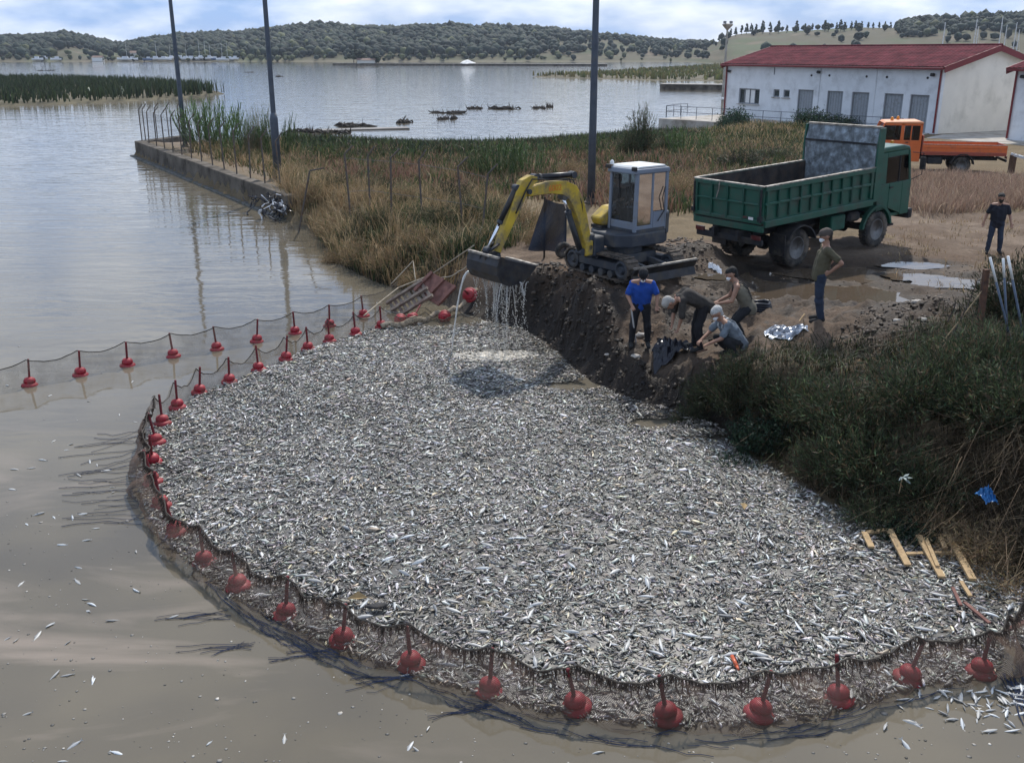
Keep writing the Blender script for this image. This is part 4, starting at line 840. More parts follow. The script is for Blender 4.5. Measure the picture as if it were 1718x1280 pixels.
    m = MB(); m.box((x1+.08, 0, .55), (.18, 2*y_, .3)); m.build('bumper', M_CHAS, t, bevel=.04)
    for y in (-.5, .5): m = MB(); m.box((xm+.3, y, 1.1), (.45,.45,.14)); m.box((xm+.1, y, 1.5), (.12,.45,.7)); m.build('seat', M_SEAT, t, bevel=.03)
    for x, y in ((x1-.75, .35), (x1-1.15, -.45)):
        m = MB(); m.lathe([(.08,0),(.08,.05),(.065,.16),(.02,.19)], (x, y, zt+.11), 'z', 12); m.build('beacon', M_AMB, t, True)
orange_truck()
def ramp():
    t = thing('loading_ramp', 'pale metal loading ramp leaning behind the orange truck', 'ramp', (25.3, 50.3, .65), -.25)
    for y in (-.35, .35):
        m = MB(); m.bar((0, y, .95), (3.4, y-.5, .12), .34, .10); rl = m.build('runner', mat('aluminium', (.5,.52,.55), .4, metal=.6, var=.15), t)
        for k in range(12): q = (k+.5)/12; m = MB(); m.box((3.4*q, y-.5*q, .95-.83*q+.06), (.05,.30,.03)); m.build('cleat', M_EDGE, rl)
    m = MB(); m.box((.05, 0, .45), (.12,1.0,.9)); m.build('stand', M_RUST, t)
ramp()

# ------------------------------------------------------------------ excavator
EXA = -2.484; EXR = Vector((2.67, 22.95, 1.6))
def ribbon(m, pts, y0, y1):
    """plate-sided beam: pts = (x, z, depth) along a centre line, extruded from y0 to y1"""
    up, lo = [], []; k = len(pts)
    for i, (x, z, w) in enumerate(pts):
        a, b = pts[max(i-1,0)], pts[min(i+1,k-1)]; d = Vector((b[0]-a[0], b[1]-a[1])).normalized(); n = Vector((-d.y, d.x))
        up.append((x+n.x*w/2, z+n.y*w/2)); lo.append((x-n.x*w/2, z-n.y*w/2))
    v = [(p[0], y, p[1]) for y in (y0, y1) for p in up+lo]; n2 = 2*k; f = []
    for i in range(k-1):
        f += [(i, i+1, k+i+1, k+i), (n2+i, n2+k+i, n2+k+i+1, n2+i+1), (i, n2+i, n2+i+1, i+1), (k+i, k+i+1, n2+k+i+1, n2+k+i)]
    f += [(0, k, n2+k, n2), (k-1, n2+k-1, n2+2*k-1, 2*k-1)]
    m.add(v, f)
def cyl(t, a, b, y, r0, r1, split, name):
    a, b = Vector((a[0], y, a[1])), Vector((b[0], y, b[1])); s = a+(b-a)*split
    m = MB(); m.tube([a, a+(b-a)*.04, s], [r0*.8, r0, r0], 12); o = m.build(name, M_CYL, t, True)
    m = MB(); m.tube([s-(b-a)*.02, b], r1, 10); m.build('rod', M_CHROME, o, True)
    m = MB(); m.tube([s-(b-a)*.025, s+(b-a)*.02], r0*1.15, 12); m.build('gland', M_GREYD, o)
    for p in (a, b): m = MB(); m.lathe([(r0*1.2,-r0*1.3),(r0*1.2,r0*1.3)], p, 'y', 10); m.build('eye', M_GREYD, o)
def excavator():
    t = thing('mini_excavator', 'yellow and grey mini excavator on rubber tracks with raised dripping bucket', 'excavator', EXR, EXA)
    U = Matrix.Rotation(1.541, 3, 'Z')
    for s in (-1, 1):
        tr = bpy.data.objects.new('track', None); COL.objects.link(tr); tr.parent = t; tr.rotation_euler = (0, 0, 1.541); tr.location = U @ Vector((0, s*.72, -.06)); tr.empty_display_size = .1
        r, L2, w = .27, .86, .36
        def pth(q, rr):
            per = 4*L2+2*pi*r; d = q*per
            if d < 2*L2: return (-L2+d, r+rr, 0.0)
            d -= 2*L2
            if d < pi*r: a = pi/2-d/r; return (L2+rr*cos(a), r+rr*sin(a), 0)
            d -= pi*r
            if d < 2*L2: return (L2-d, r-rr, 0)
            d -= 2*L2; a = -pi/2-d/r; return (-L2+rr*cos(a), r+rr*sin(a), 0)
        n = 76; v = []; f = []
        for i in range(n):
            for rr, y in ((r-.035,-w/2),(r,-w/2),(r,w/2),(r-.035,w/2)):
                p = pth(i/n, rr); v.append((p[0], y, p[1]))
        for i in range(n):
            j = (i+1) % n
            for k in range(4): f.append((i*4+k, j*4+k, j*4+(k+1) % 4, i*4+(k+1) % 4))
        m = MB(); m.add(v, f)
        for i in range(0, n, 2):
            a, b = pth((i+.1)/n, r+.028), pth((i+.9)/n, r+.028); c, d = pth((i+.1)/n, r-.005), pth((i+.9)/n, r-.005)
            vv = [(p[0], y, p[1]) for y in (-w/2+.01, w/2-.01) for p in (a, b, d, c)]; m.add(vv, [(0,1,2,3),(7,6,5,4),(0,4,5,1),(1,5,6,2),(2,6,7,3),(3,7,4,0)])
        m.build('belt', M_TRACK, tr)
        for x, rr in ((-L2, .215), (L2, .215)):
            m = MB(); m.lathe([(rr,-.1),(rr,-.15),(rr*.75,-.17),(rr*.5,-.11),(rr*.3,-.17),(.02,-.17)], (x,0,r), 'y', 18); m.lathe([(rr,.1),(rr,.15),(rr*.75,.17),(rr*.5,.11),(rr*.3,.17),(.02,.17)], (x,0,r), 'y', 18); m.lathe([(rr*.9,-.1),(rr*.9,.1)], (x,0,r), 'y', 18); m.build('sprocket', M_GREYD, tr)
        m = MB(); m.prism([(-L2+.12,r-.07),(L2-.12,r-.07),(L2-.05,r+.05),(L2-.25,r+.12),(-L2+.25,r+.12),(-L2+.05,r+.05)], -.13, .13); m.build('side_frame', M_GREYD, tr, bevel=.02)
        for k in range(4): x = -.5+k*.33; m = MB(); m.lathe([(.09,-.16),(.09,.16)], (x,0,.12), 'y', 12); m.build('roller', M_GREYD, tr)
        m = MB(); m.lathe([(.06,-.14),(.06,.14)], (0,0,r+.19), 'y', 10); m.build('top_roller', M_GREYD, tr)
    m = MB(); m.box((0,0,.34), (1.0,1.1,.22), M=U); m.lathe([(.42,.42),(.42,.60)], (0,0,0), 'z', 24); m.build('undercarriage', M_GREYD, t)
    bl = MB(); v = [(1.42,-.98,.02),(1.42,.98,.02),(1.36,.98,.2),(1.36,-.98,.2),(1.45,.98,.36),(1.45,-.98,.36)]; vb = [(x-.05, y, z) for x, y, z in v]
    bl.add([U @ Vector(p)+Vector((0,0,-.03)) for p in v+vb], [(0,1,2,3),(3,2,4,5),(7,6,9,8),(8,9,11,10),(0,6,7,1),(5,4,10,11),(0,3,9,6),(3,5,11,9),(1,7,8,2),(2,8,10,4)]); b_ = bl.build('dozer_blade', M_BUCK, t)
    m = MB(); m.add([U @ Vector(p)+Vector((0,0,-.03)) for p in ((1.44,-.98,.362),(1.44,.98,.362),(1.38,.98,.362),(1.38,-.98,.362),(1.44,-.98,.40),(1.44,.98,.40),(1.38,.98,.40),(1.38,-.98,.40))], [(0,3,2,1),(4,5,6,7),(0,1,5,4),(1,2,6,5),(2,3,7,6),(3,0,4,7)]); m.build('edge', M_EDGE, b_)
    for y in (-.32, .32): m = MB(); m.bar(U @ Vector((.4,y,.3)), U @ Vector((1.36,y,.18)), .10, .12); m.build('push_arm', M_GREYD, t)
    # upper structure
    m = MB(); m.prism([(-1.02,-.55),(-.75,-.80),(.35,-.80),(.62,-.45),(.62,.30),(.35,.56),(-.75,.56),(-1.02,.40)], .60, .92, 'z'); m.build('deck', M_GREYD, t, bevel=.04, seg=2)
    m = MB(); m.prism([(-1.05,-.5),(-.82,-.79),(-.82,.55),(-1.05,.42)], .80, 1.35, 'z'); m.build('counterweight', M_GREYD, t, bevel=.05, seg=2)
    m = MB(); m.prism([(-.95,1.0),(.32,1.0),(.42,1.18),(.05,1.42),(-.8,1.48),(-.95,1.4)], -.80, -.42); m.build('hood', M_YEL, t, bevel=.05, seg=2)
    m = MB(); m.prism([(-.93,.921),(.35,.921),(.35,.999),(-.93,.999)], -.81, -.42); m.build('hood_vent', M_BLACK, t)
    m = MB(); m.tube([(-.3,-.6,1.44),(-.3,-.6,1.56),(-.36,-.6,1.62)], .04, 8); m.build('exhaust', M_RUST, t)
    c = bpy.data.objects.new('cab', None); COL.objects.link(c); c.parent = t; c.empty_display_size = .1
    X0, X1, Y0, Y1, ZB, ZT = -.87, .17, -.41, .51, .93, 2.36
    P_ = {'fl': (X1, Y1), 'fr': (X1, Y0), 'rl': (X0, Y1), 'rr': (X0, Y0)}
    def pillar(x, y, w=.075, dx=0): m = MB(); m.bar((x+dx, y, ZB), (x-dx*.3, y, ZT), w, w); m.build('pillar', M_GREY, c, bevel=.02, seg=2)
    pillar(X1-.04, Y1-.04, .085, .03); pillar(X1-.04, Y0+.04, .075, .03); pillar(X0+.04, Y1-.04, .085); pillar(X0+.04, Y0+.04, .075); pillar(X0+.50, Y1-.035, .06)
    m = MB(); m.box(((X0+X1)/2, (Y0+Y1)/2, ZB+.03), (X1-X0, Y1-Y0, .07)); m.build('floor', M_GREYD, c)
    for bx in (((X1-.03, (Y0+Y1)/2, ZB+.13), (.05, Y1-Y0-.17, .20)), (((X0+X1)/2+.25, Y1-.035, ZB+.10), (.5, .05, .09)), ((X0+.25, Y1-.035, ZB+.24), (.42, .045, .40)), ((X0+.03, (Y0+Y1)/2, ZB+.30), (.05, Y1-Y0-.16, .52)), (((X0+X1)/2, Y0+.03, ZB+.16), (X1-X0-.16, .045, .24))):
        m = MB(); m.box(*bx); m.build('panel', M_GREY, c, bevel=.01)
    m = MB(); m.prism([(X0-.03,ZT-.10),(X1+.06,ZT-.10),(X1+.03,ZT+.02),(X0+.0,ZT+.02)], Y0-.02, Y1+.02); m.build('roof_frame', M_GREY, c, bevel=.03, seg=2)
    m = MB(); m.prism([(X0+.02,ZT+.021),(X1-.02,ZT+.021),(X1-.10,ZT+.075),(X0+.12,ZT+.075)], Y0+.03, Y1-.03); m.build('roof', M_ROOFW, c, bevel=.03, seg=2)
    for nm, pts in (('windscreen', [(X1-.02,Y0+.09,ZB+.25),(X1-.02,Y1-.09,ZB+.25),(X1-.035,Y1-.09,ZT-.11),(X1-.035,Y0+.09,ZT-.11)]), ('door_window', [(X0+.54,Y1-.025,ZB+.16),(X1-.09,Y1-.025,ZB+.16),(X1-.09,Y1-.025,ZT-.11),(X0+.54,Y1-.025,ZT-.11)]), ('rear_side_window', [(X0+.09,Y1-.025,ZB+.46),(X0+.46,Y1-.025,ZB+.46),(X0+.46,Y1-.025,ZT-.11),(X0+.09,Y1-.025,ZT-.11)]), ('rear_window', [(X0+.03,Y1-.09,ZB+.58),(X0+.03,Y0+.09,ZB+.58),(X0+.03,Y0+.09,ZT-.11),(X0+.03,Y1-.09,ZT-.11)]), ('right_window', [(X0+.09,Y0+.03,ZB+.30),(X1-.09,Y0+.03,ZB+.30),(X1-.09,Y0+.03,ZT-.11),(X0+.09,Y0+.03,ZT-.11)])):
        m = MB(); m.add(pts, [(0,1,2,3)]); m.build(nm, M_GLASS, c)
    for y in (Y0+.03, Y1-.03): m = MB(); m.box((X1+.07, y, ZT+.03), (.09,.13,.09)); m.build('work_lamp', M_BLACK, c, bevel=.015)
    m = MB(); m.lathe([(.05,0),(.05,.06),(.02,.1)], (X1-.05, Y0+.02, ZT+.06), 'z', 10); m.build('beacon', M_WHITEP, c)
    m = MB(); m.tube([(X1-.02, Y0+.30, ZT-.12),(X1-.015, Y0+.34, ZB+.75)], .012, 5); m.build('wiper', M_BLACK, c)
    m = MB(); m.tube([(X0+.12,Y1+.01,ZB+1.0),(X0+.22,Y1+.03,ZB+.75),(X0+.13,Y1+.02,ZB+.45),(X0+.33,Y1+.02,ZB+.22)], .012, 5); m.build('grab_strap', M_BLACK, c)
    m = MB(); m.box((X0+.30, .05, 1.22), (.42,.46,.12)); m.box((X0+.14, .05, 1.55), (.12,.44,.62)); m.build('seat', M_SEAT, c, bevel=.04)
    for y in (-.22, .30): m = MB(); m.box((X0+.52, y, 1.28), (.18,.10,.34)); m.tube([(X0+.56,y,1.42),(X0+.60,y,1.62)], .02, 6); m.build('lever_console', M_BLACK, c, bevel=.02)
    m = MB(); m.box((X1-.16, 0, 1.22), (.12,.3,.45)); m.tube([(X1-.16,.08,1.4),(X1-.22,.08,1.68)], .018, 6); m.tube([(X1-.16,-.08,1.4),(X1-.22,-.08,1.68)], .018, 6); m.build('travel_console', M_BLACK, c, bevel=.02)
    # boom, arm, bucket (plane y = YB)
    YB = -.19
    m = MB(); m.box((.78, YB, .62), (.34, .36, .46)); m.lathe([(.13,.36),(.13,.92)], (.96, YB, 0), 'z', 14); m.build('kingpost', M_GREYD, t, bevel=.03)
    m = MB(); m.box((1.06, YB, .60), (.22, .30, .36)); m.build('boom_foot', M_YEL, t, bevel=.03)
    m = MB(); ribbon(m, [(1.02,.60,.20),(1.14,.95,.24),(1.27,1.35,.29),(1.40,1.68,.34),(1.58,1.93,.36),(1.82,2.04,.31),(2.2,2.07,.25),(2.55,2.05,.21),(2.84,2.02,.17)], YB-.10, YB+.10); bm_ = m.build('boom', M_YEL, t, bevel=.012)
    cu = bpy.data.curves.new('number', 'FONT'); cu.body = '6002'; cu.size = .19; cu.extrude = .002; cu.align_x = 'CENTER'
    fo = bpy.data.objects.new('number', cu); me = bpy.data.meshes.new_from_object(fo); me.name = 'number'; bpy.data.objects.remove(fo); me.materials.append(mat('orange_letters', (.62,.17,.02), .5, var=.2))
    no = bpy.data.objects.new('number', me); COL.objects.link(no); no.parent = bm_; no.rotation_euler = (pi/2, 0, pi); no.location = (2.1, YB+.104, 2.0)
    m = MB(); ribbon(m, [(2.58,2.30,.10),(2.72,2.28,.22),(2.90,2.18,.30),(3.04,1.98,.30),(3.20,1.66,.24),(3.42,1.26,.19),(3.64,.86,.15),(3.72,.72,.13)], YB-.085, YB+.085); m.build('arm', M_YEL, t, bevel=.012)
    for p in ((2.84,2.04),(1.04,.62),(3.70,.74)): m = MB(); m.lathe([(.055,-.15),(.055,.15)], (p[0], YB, p[1]), 'y', 12); m.build('pivot_pin', M_GREYD, t)
    cyl(t, (1.52,2.30), (2.62,2.32), YB, .065, .035, .86, 'arm_cylinder'); cyl(t, (1.22,.52), (1.78,1.84), YB+.0, .07, .04, .72, 'boom_cylinder'); cyl(t, (3.12,2.14), (3.90,.88), YB, .058, .034, .56, 'bucket_cylinder')
    for y in (-.06, .06): m = MB(); m.tube([(1.15,YB+y,.9),(1.30,YB+y*1.6,1.65),(1.55,YB+y,2.20),(2.1,YB+y,2.24),(2.75,YB+y*1.6,2.30),(2.95,YB+y*1.9,2.05),(3.2,YB+y*1.7,1.6)], .016, 6); m.build('hose', M_CYL, t, True)
    for y in (-.10, .10): m = MB(); m.bar((3.90,YB+y,.88), (3.66,YB+y,1.0), .03, .08, up=(0,1,0)); m.bar((3.90,YB+y,.88), (3.98,YB+y,.66), .03, .08, up=(0,1,0)); m.build('bucket_link', M_BUCK, t)
    bk = [(3.98,.80),(4.06,.62),(4.06,.42),(3.95,.25),(3.75,.16),(3.45,.17),(3.18,.30),(2.98,.50)]; inn = [(3.94,.79),(4.02,.62),(4.02,.43),(3.93,.285),(3.74,.20),(3.46,.21),(3.21,.33),(3.02,.52)]
    Y0b, Y1b = YB-.52, YB+.54; m = MB(); n = len(bk); v = [(x, y, z) for y in (Y0b, Y1b) for x, z in bk+inn]
    f = [];
    for i in range(n-1): f += [(i, i+1, 2*n+i+1, 2*n+i)[::-1], (n+i, n+i+1, 3*n+i+1, 3*n+i)]
    f += [(0, 2*n, 3*n, n), (n-1, 2*n-1, 4*n-1, 3*n-1)]
    m.add(v, f); sh = m.build('bucket', M_BUCK, t)
    for y, s in ((Y0b, -1), (Y1b, 1)): m = MB(); m.prism(bk, y, y+.03*s); m.build('side_plate', M_BUCK, sh)
    m = MB(); m.box((4.0, (Y0b+Y1b)/2, .80), (.07, Y1b-Y0b+.02, .045)); m.build('rim', M_EDGE, sh); m = MB(); m.box((2.97, (Y0b+Y1b)/2, .52), (.08, Y1b-Y0b+.04, .03)); m.build('cutting_edge', M_EDGE, sh)
    for y in (YB-.10, YB+.10): m = MB(); m.prism([(3.62,.80),(3.78,.86),(4.02,.82),(4.04,.60),(3.7,.55)], y-.015, y+.015); m.build('ear', M_BUCK, sh)
    m = MB(); m.add([(3.95,Y0b+.04,.55),(3.95,Y1b-.04,.55),(3.08,Y1b-.04,.47),(3.08,Y0b+.04,.47)], [(0,1,2,3)]); m.build('slurry', PUD, sh)
excavator()
# ------------------------------------------------------------------ people: one continuous skinned body each, clothes as children
def capsule(m, a, b, ra, rb, n=10, k=3):
    a, b = Vector(a), Vector(b); d = b-a; L_ = max(d.length, 1e-4); d = d/L_; r = d.orthogonal().normalized(); u = d.cross(r); rings = []
    for i in range(k+1): t = -pi/2+pi/2*i/k; rings.append((a+d*(ra*sin(t)), max(ra*cos(t), 1e-3)))
    for i in range(k+1): t = pi/2*i/k; rings.append((b+d*(rb*sin(t)), max(rb*cos(t), 1e-3)))
    v = [c+(r*cos(2*pi*j/n)+u*sin(2*pi*j/n))*q for c, q in rings for j in range(n)]; K = len(rings)
    f = [(i*n+j, i*n+(j+1) % n, (i+1)*n+(j+1) % n, (i+1)*n+j) for i in range(K-1) for j in range(n)]+[tuple(range(n-1,-1,-1)), tuple((K-1)*n+j for j in range(n))]
    m.add(v, f)
def fused(name, m, mt, parent, vox, smooth=2, crumple=0, seed=0):
    me = bpy.data.meshes.new('tmp'); me.from_pydata(m.v, [], m.f); o = bpy.data.objects.new('tmp', me); COL.objects.link(o)
    r = o.modifiers.new('r', 'REMESH'); r.mode = 'VOXEL'; r.voxel_size = vox; s = o.modifiers.new('s', 'SMOOTH'); s.iterations = smooth; s.factor = .5
    dg = bpy.context.evaluated_depsgraph_get(); me2 = bpy.data.meshes.new_from_object(o.evaluated_get(dg)); bpy.data.objects.remove(o); me2.name = name
    nv = len(me2.vertices); co = np.zeros(nv*3, np.float32); me2.vertices.foreach_get('co', co); co = co.reshape(-1, 3)
    if crumple:
        no = np.zeros(nv*3, np.float32); me2.vertices.foreach_get('normal', no); no = no.reshape(-1, 3)
        w = fbm(co[:,0]*9+co[:,1]*7, co[:,2]*13+co[:,1]*5, 3, seed); co = co+no*(w*crumple)[:, None]; me2.vertices.foreach_set('co', co.astype(np.float32).ravel())
    me2.materials.clear(); me2.materials.append(mt); me2.polygons.foreach_set('use_smooth', [True]*len(me2.polygons)); me2.update()
    q = bpy.data.objects.new(name, me2); COL.objects.link(q); q.parent = parent; return q
SKIN = mat('tanned_skin', (.30,.165,.11), .55, var=.15, scale=14)
def cloth(name, c, var=.25): return mat(name, c, .9, var=var, scale=7, bump=.25, bscale=60)
def hand(m, wr, d, palm_n, curl=.5, side=1):
    """palm, four unequal fingers with two bends, thumb from the palm's edge"""
    wr = Vector(wr); d = Vector(d).normalized(); pn = Vector(palm_n); pn = (pn-d*pn.dot(d)).normalized(); sd_ = d.cross(pn)*side
    for q in (-.03, -.01, .01, .03): capsule(m, wr+sd_*q*.7, wr+d*.085+sd_*q, .015, .014, 6, 2)
    for i, (q, l) in enumerate(zip((-.033, -.011, .011, .033), (.066, .078, .074, .058))):
        p = wr+d*.088+sd_*q; d1 = (d*cos(curl)+pn*sin(curl)); p1 = p+d1*l*.5; d2 = (d*cos(curl*2.1)+pn*sin(curl*2.1)); p2 = p1+d2*l*.5
        capsule(m, p, p1, .0105, .0095, 6, 2); capsule(m, p1, p2, .0095, .0085, 6, 2)
    p = wr+d*.02-sd_*.034; d1 = (d*.6-sd_*.8+pn*.4).normalized(); p1 = p+d1*.045; p2 = p1+(d*.8-sd_*.2+pn*.6).normalized()*.035
    capsule(m, p, p1, .0125, .011, 6, 2); capsule(m, p1, p2, .011, .009, 6, 2)
def person(label, loc, rz, J, shirt, trousers, shoes=(.02,.02,.02), hair=None, cap=None, mask=False, beard=False, sleeve=.75, braces=None, vest=None, ground=True, name='person', skin=None, h=1.0, seed=0, handcurl=.5, brim=True, bag=None):
    t = thing(name, label, 'person', loc, rz); t.scale = (h, h, h); V = Vector; J = {k: V(v) for k, v in J.items()}; sk = skin or SKIN
    m = MB(); f = J['face'].normalized(); hd = J['head']; up = (hd-J['neck']).normalized(); up = (up-f*up.dot(f)).normalized(); lf = up.cross(f)
    capsule(m, hd+up*.035-f*.015, hd+up*.03+f*.02, .094, .088, 14, 4); capsule(m, hd+f*.035-up*.02, hd+f*.05-up*.075, .072, .045, 12, 3)
    capsule(m, hd+f*.098+up*.005, hd+f*.112-up*.022, .011, .015, 8, 2)
    for s in (-1, 1): capsule(m, hd+lf*.088*s-up*.03, hd+lf*.094*s+up*.015-f*.01, .013, .017, 8, 2); capsule(m, hd+f*.083+lf*.034*s+up*.028, hd+f*.083+lf*.05*s+up*.028, .014, .012, 6, 2)
    capsule(m, hd+f*.088-up*.052-lf*.02, hd+f*.088-up*.052+lf*.02, .012, .012, 6, 2)
    capsule(m, J['neck']-(J['neck']-J['chest']).normalized()*.05, hd-up*.06-f*.01, .062, .058)
    ch, pv, nk = J['chest'], J['pelvis'], J['neck']
    ax = (J['shL']-J['shR']).normalized(); hx = (J['hipL']-J['hipR']).normalized()
    for s in (-1, 1):
        capsule(m, pv+hx*.075*s, ch+ax*.07*s, .105, .115); capsule(m, ch+ax*.07*s, nk+ax*.075*s-(nk-ch).normalized()*.10, .115, .085)
        S_ = 'L' if s > 0 else 'R'
        sh, el, wr, hp, kn, an, toe = (J[k+S_] for k in ('sh', 'el', 'wr', 'hip', 'kn', 'an', 'toe'))
        capsule(m, nk+ax*.06*s-(nk-ch).normalized()*.04, sh, .06, .062); capsule(m, sh, el, .056, .043); capsule(m, el, wr, .042, .028)
        fd = (wr-el).normalized(); hand(m, wr, J.get('hd'+S_, fd), J.get('pn'+S_, V((1, 0, 0)) if abs(fd.x) < .8 else V((0, 0, -1))), handcurl, s)
        capsule(m, hp, kn, .088, .060); capsule(m, kn, an, .058, .038); capsule(m, an, toe, .04, .032)
    fused('body', m, sk, t, .0125, 1)
    # shirt or vest
    m = MB(); e = .022
    for s in (-1, 1):
        S_ = 'L' if s > 0 else 'R'
        capsule(m, pv+hx*.055*s-(ch-pv)*.28, ch+ax*.08*s, .132, .122+e); capsule(m, ch+ax*.08*s, nk+ax*.07*s-(nk-ch).normalized()*.12, .122+e, .078+e)
        capsule(m, nk-(nk-ch).normalized()*.055, nk+ax*.055*s-(nk-ch).normalized()*.06, .068, .066)
        if sleeve > 0:
            capsule(m, nk+ax*.07*s-(nk-ch).normalized()*.085, J['sh'+S_]-(nk-ch).normalized()*.015, .045+e, .050+e); q = J['sh'+S_]+(J['el'+S_]-J['sh'+S_])*min(sleeve, 1); capsule(m, J['sh'+S_]-(nk-ch).normalized()*.015, q, .050+e, .05+e)
            if sleeve > 1: capsule(m, J['el'+S_], J['el'+S_]+(J['wr'+S_]-J['el'+S_])*(sleeve-1), .048+e*.7, .038+e*.6)
        else: capsule(m, nk+ax*.085*s-(nk-ch).normalized()*.04, J['sh'+S_]-ax*.07*s, .04+e, .04+e)
    fused('shirt', m, shirt, t, .018, 1, .020, seed)
    m = MB()
    for s in (-1, 1):
        S_ = 'L' if s > 0 else 'R'; capsule(m, pv+hx*.07*s+(ch-pv)*.08, J['hip'+S_], .112, .104); capsule(m, J['hip'+S_], J['kn'+S_], .104, .080); capsule(m, J['kn'+S_], J['an'+S_]+(J['kn'+S_]-J['an'+S_])*.10, .080, .062)
    fused('trousers', m, trousers, t, .018, 1, .018, seed+5)
    ms = cloth('shoe%d' % int(shoes[0]*100), shoes)
    for S_ in 'LR':
        m = MB(); an, toe = J['an'+S_], J['toe'+S_]; capsule(m, an+(toe-an)*-.15-V((0,0,.012)), toe, .052, .044); capsule(m, an, an+(J['kn'+S_]-an).normalized()*.10, .052, .054); fused('shoe', m, ms, t, .014, 1)
    if hair:
        m = MB(); capsule(m, hd+up*.055-f*.04, hd+up*.055+f*.015, .098, .088, 12, 4); capsule(m, hd-f*.045+up*.05, hd-f*.06-up*.045, .09, .06); fused('hair', m, mat('hair%d' % int(hair[0]*1000), hair, .8, var=.35, scale=40, bump=.5, bscale=120), t, .011, 1, .006, seed)
    if cap:
        m = MB(); capsule(m, hd+up*.06-f*.025, hd+up*.06+f*.02, .103, .096, 12, 4)
        if brim:
            for q in (-.045, 0, .045): capsule(m, hd+up*.055+f*.06+lf*q, hd+up*.045+f*(.175-abs(q)*.6)+lf*q, .014, .009, 6, 2)
        fused('cap', m, cap, t, .010, 1)
    if mask:
        m = MB(); capsule(m, hd+f*.055-up*.035, hd+f*.072-up*.05, .066, .05, 10, 3); capsule(m, hd+f*.09-up*.03, hd+f*.1-up*.04, .03, .026, 8, 2)
        q = fused('face_mask', m, mat('white_mask', (.75,.76,.77), .85, var=.05), t, .010, 1)
    if beard: m = MB(); capsule(m, hd+f*.045-up*.055, hd+f*.06-up*.085, .07, .052); fused('beard', m, mat('beard', (.02,.016,.013), .9, var=.3, scale=60), t, .011, 1, .004)
    m = MB()
    for s in (-1, 1): capsule(m, hd+f*.092+lf*.036*s+up*.014, hd+f*.094+lf*.036*s+up*.014, .0105, .0105, 6, 2)
    m.build('eyes', mat('dark_eye', (.02,.015,.012), .3), t, True)
    if braces:
        for s in (-1, 1):
            a = pv+hx*.10*s; m = MB(); nrm = J['back'].normalized(); pts = [pv+hx*.11*s+(ch-pv)*.25+nrm*.13, ch+ax*.09*s+nrm*.148, nk+ax*.085*s-(nk-ch).normalized()*.06+nrm*.10, nk+ax*.085*s-(nk-ch).normalized()*.0, nk+ax*.085*s-(nk-ch).normalized()*.08-nrm*.11, ch+ax*.09*s-nrm*.145]
            for p, q in zip(pts[:-1], pts[1:]): m.bar(p, q, .035, .012, up=nrm)
            m.build('brace', braces, t)
    return t
def stand(**k):
    J = dict(pelvis=(0,0,.96), chest=(.0,0,1.27), neck=(.0,0,1.47), head=(.03,0,1.62), face=(1,0,-.05), shL=(0,.185,1.41), shR=(0,-.185,1.41), elL=(-.02,.26,1.13), elR=(-.02,-.26,1.13), wrL=(.06,.28,.88), wrR=(.06,-.28,.88),
             hipL=(0,.095,.91), hipR=(0,-.095,.91), knL=(.03,.12,.49), knR=(.03,-.12,.49), anL=(-.02,.14,.085), anR=(-.02,-.14,.085), toeL=(.15,.18,.045), toeR=(.15,-.18,.045)); J.update(k); return J
def G(x, y): return gz(x, y)
C_NAVY = cloth('navy_tee', (.012,.014,.022)); C_BLACK = cloth('black_trousers', (.012,.012,.015)); C_JEAN = cloth('dark_jeans', (.022,.032,.055)); C_BLUE = cloth('royal_blue_polo', (.012,.06,.30), .15)
C_OLIVE = cloth('olive_tee', (.085,.075,.045)); C_BROWN = cloth('dark_brown_jumper', (.035,.03,.026)); C_GREYS = cloth('grey_blue_shirt', (.13,.155,.18)); C_KHAKI = cloth('khaki_vest', (.13,.115,.085)); C_WADER = cloth('dark_wader', (.014,.015,.018))
# man in blue leaning over a long landing net
bx, by = 2.63, 19.29
person('standing man in a royal blue polo and black trousers gripping a landing net pole', (bx, by, G(bx, by)-.01), -pi/2-.05,
  stand(pelvis=(-.03,0,.95), chest=(.03,0,1.25), neck=(.10,0,1.43), head=(.19,0,1.54), face=(.75,-.05,-.62), shL=(.07,.19,1.37), shR=(.07,-.19,1.37), elL=(.06,.31,1.12), wrL=(.20,.30,.92), elR=(.09,-.29,1.11), wrR=(.28,-.20,.93), knL=(.02,.14,.48), knR=(.02,-.14,.48), anL=(-.03,.17,.085), anR=(-.03,-.17,.085)),
  C_BLUE, C_BLACK, cap=cloth('black_cap', (.01,.01,.012)), mask=True, seed=1, handcurl=.8, sleeve=.8)
bx, by = 3.62, 18.50
person('man bent double in a dark brown jumper reaching down to a black bag', (bx, by, G(bx, by)), pi+.1,
  dict(pelvis=(-.12,0,.94), chest=(.22,0,1.12), neck=(.42,0,1.06), head=(.56,0,.97), face=(.35,0,-.94), shL=(.36,.185,1.06), shR=(.36,-.185,1.06), elL=(.36,.24,.77), elR=(.40,-.22,.77), wrL=(.40,.18,.52), wrR=(.44,-.15,.50), hipL=(-.12,.095,.90), hipR=(-.12,-.095,.90), knL=(.0,.14,.49), knR=(-.02,-.14,.49), anL=(-.06,.17,.085), anR=(-.04,-.17,.085), toeL=(.11,.20,.045), toeR=(.13,-.20,.045)),
  C_BROWN, C_BLACK, hair=(.36,.34,.31), cap=cloth('pale_grey_cap', (.34,.32,.29)), brim=False, seed=2, handcurl=1.0, sleeve=1.0)
bx, by = 4.20, 17.80
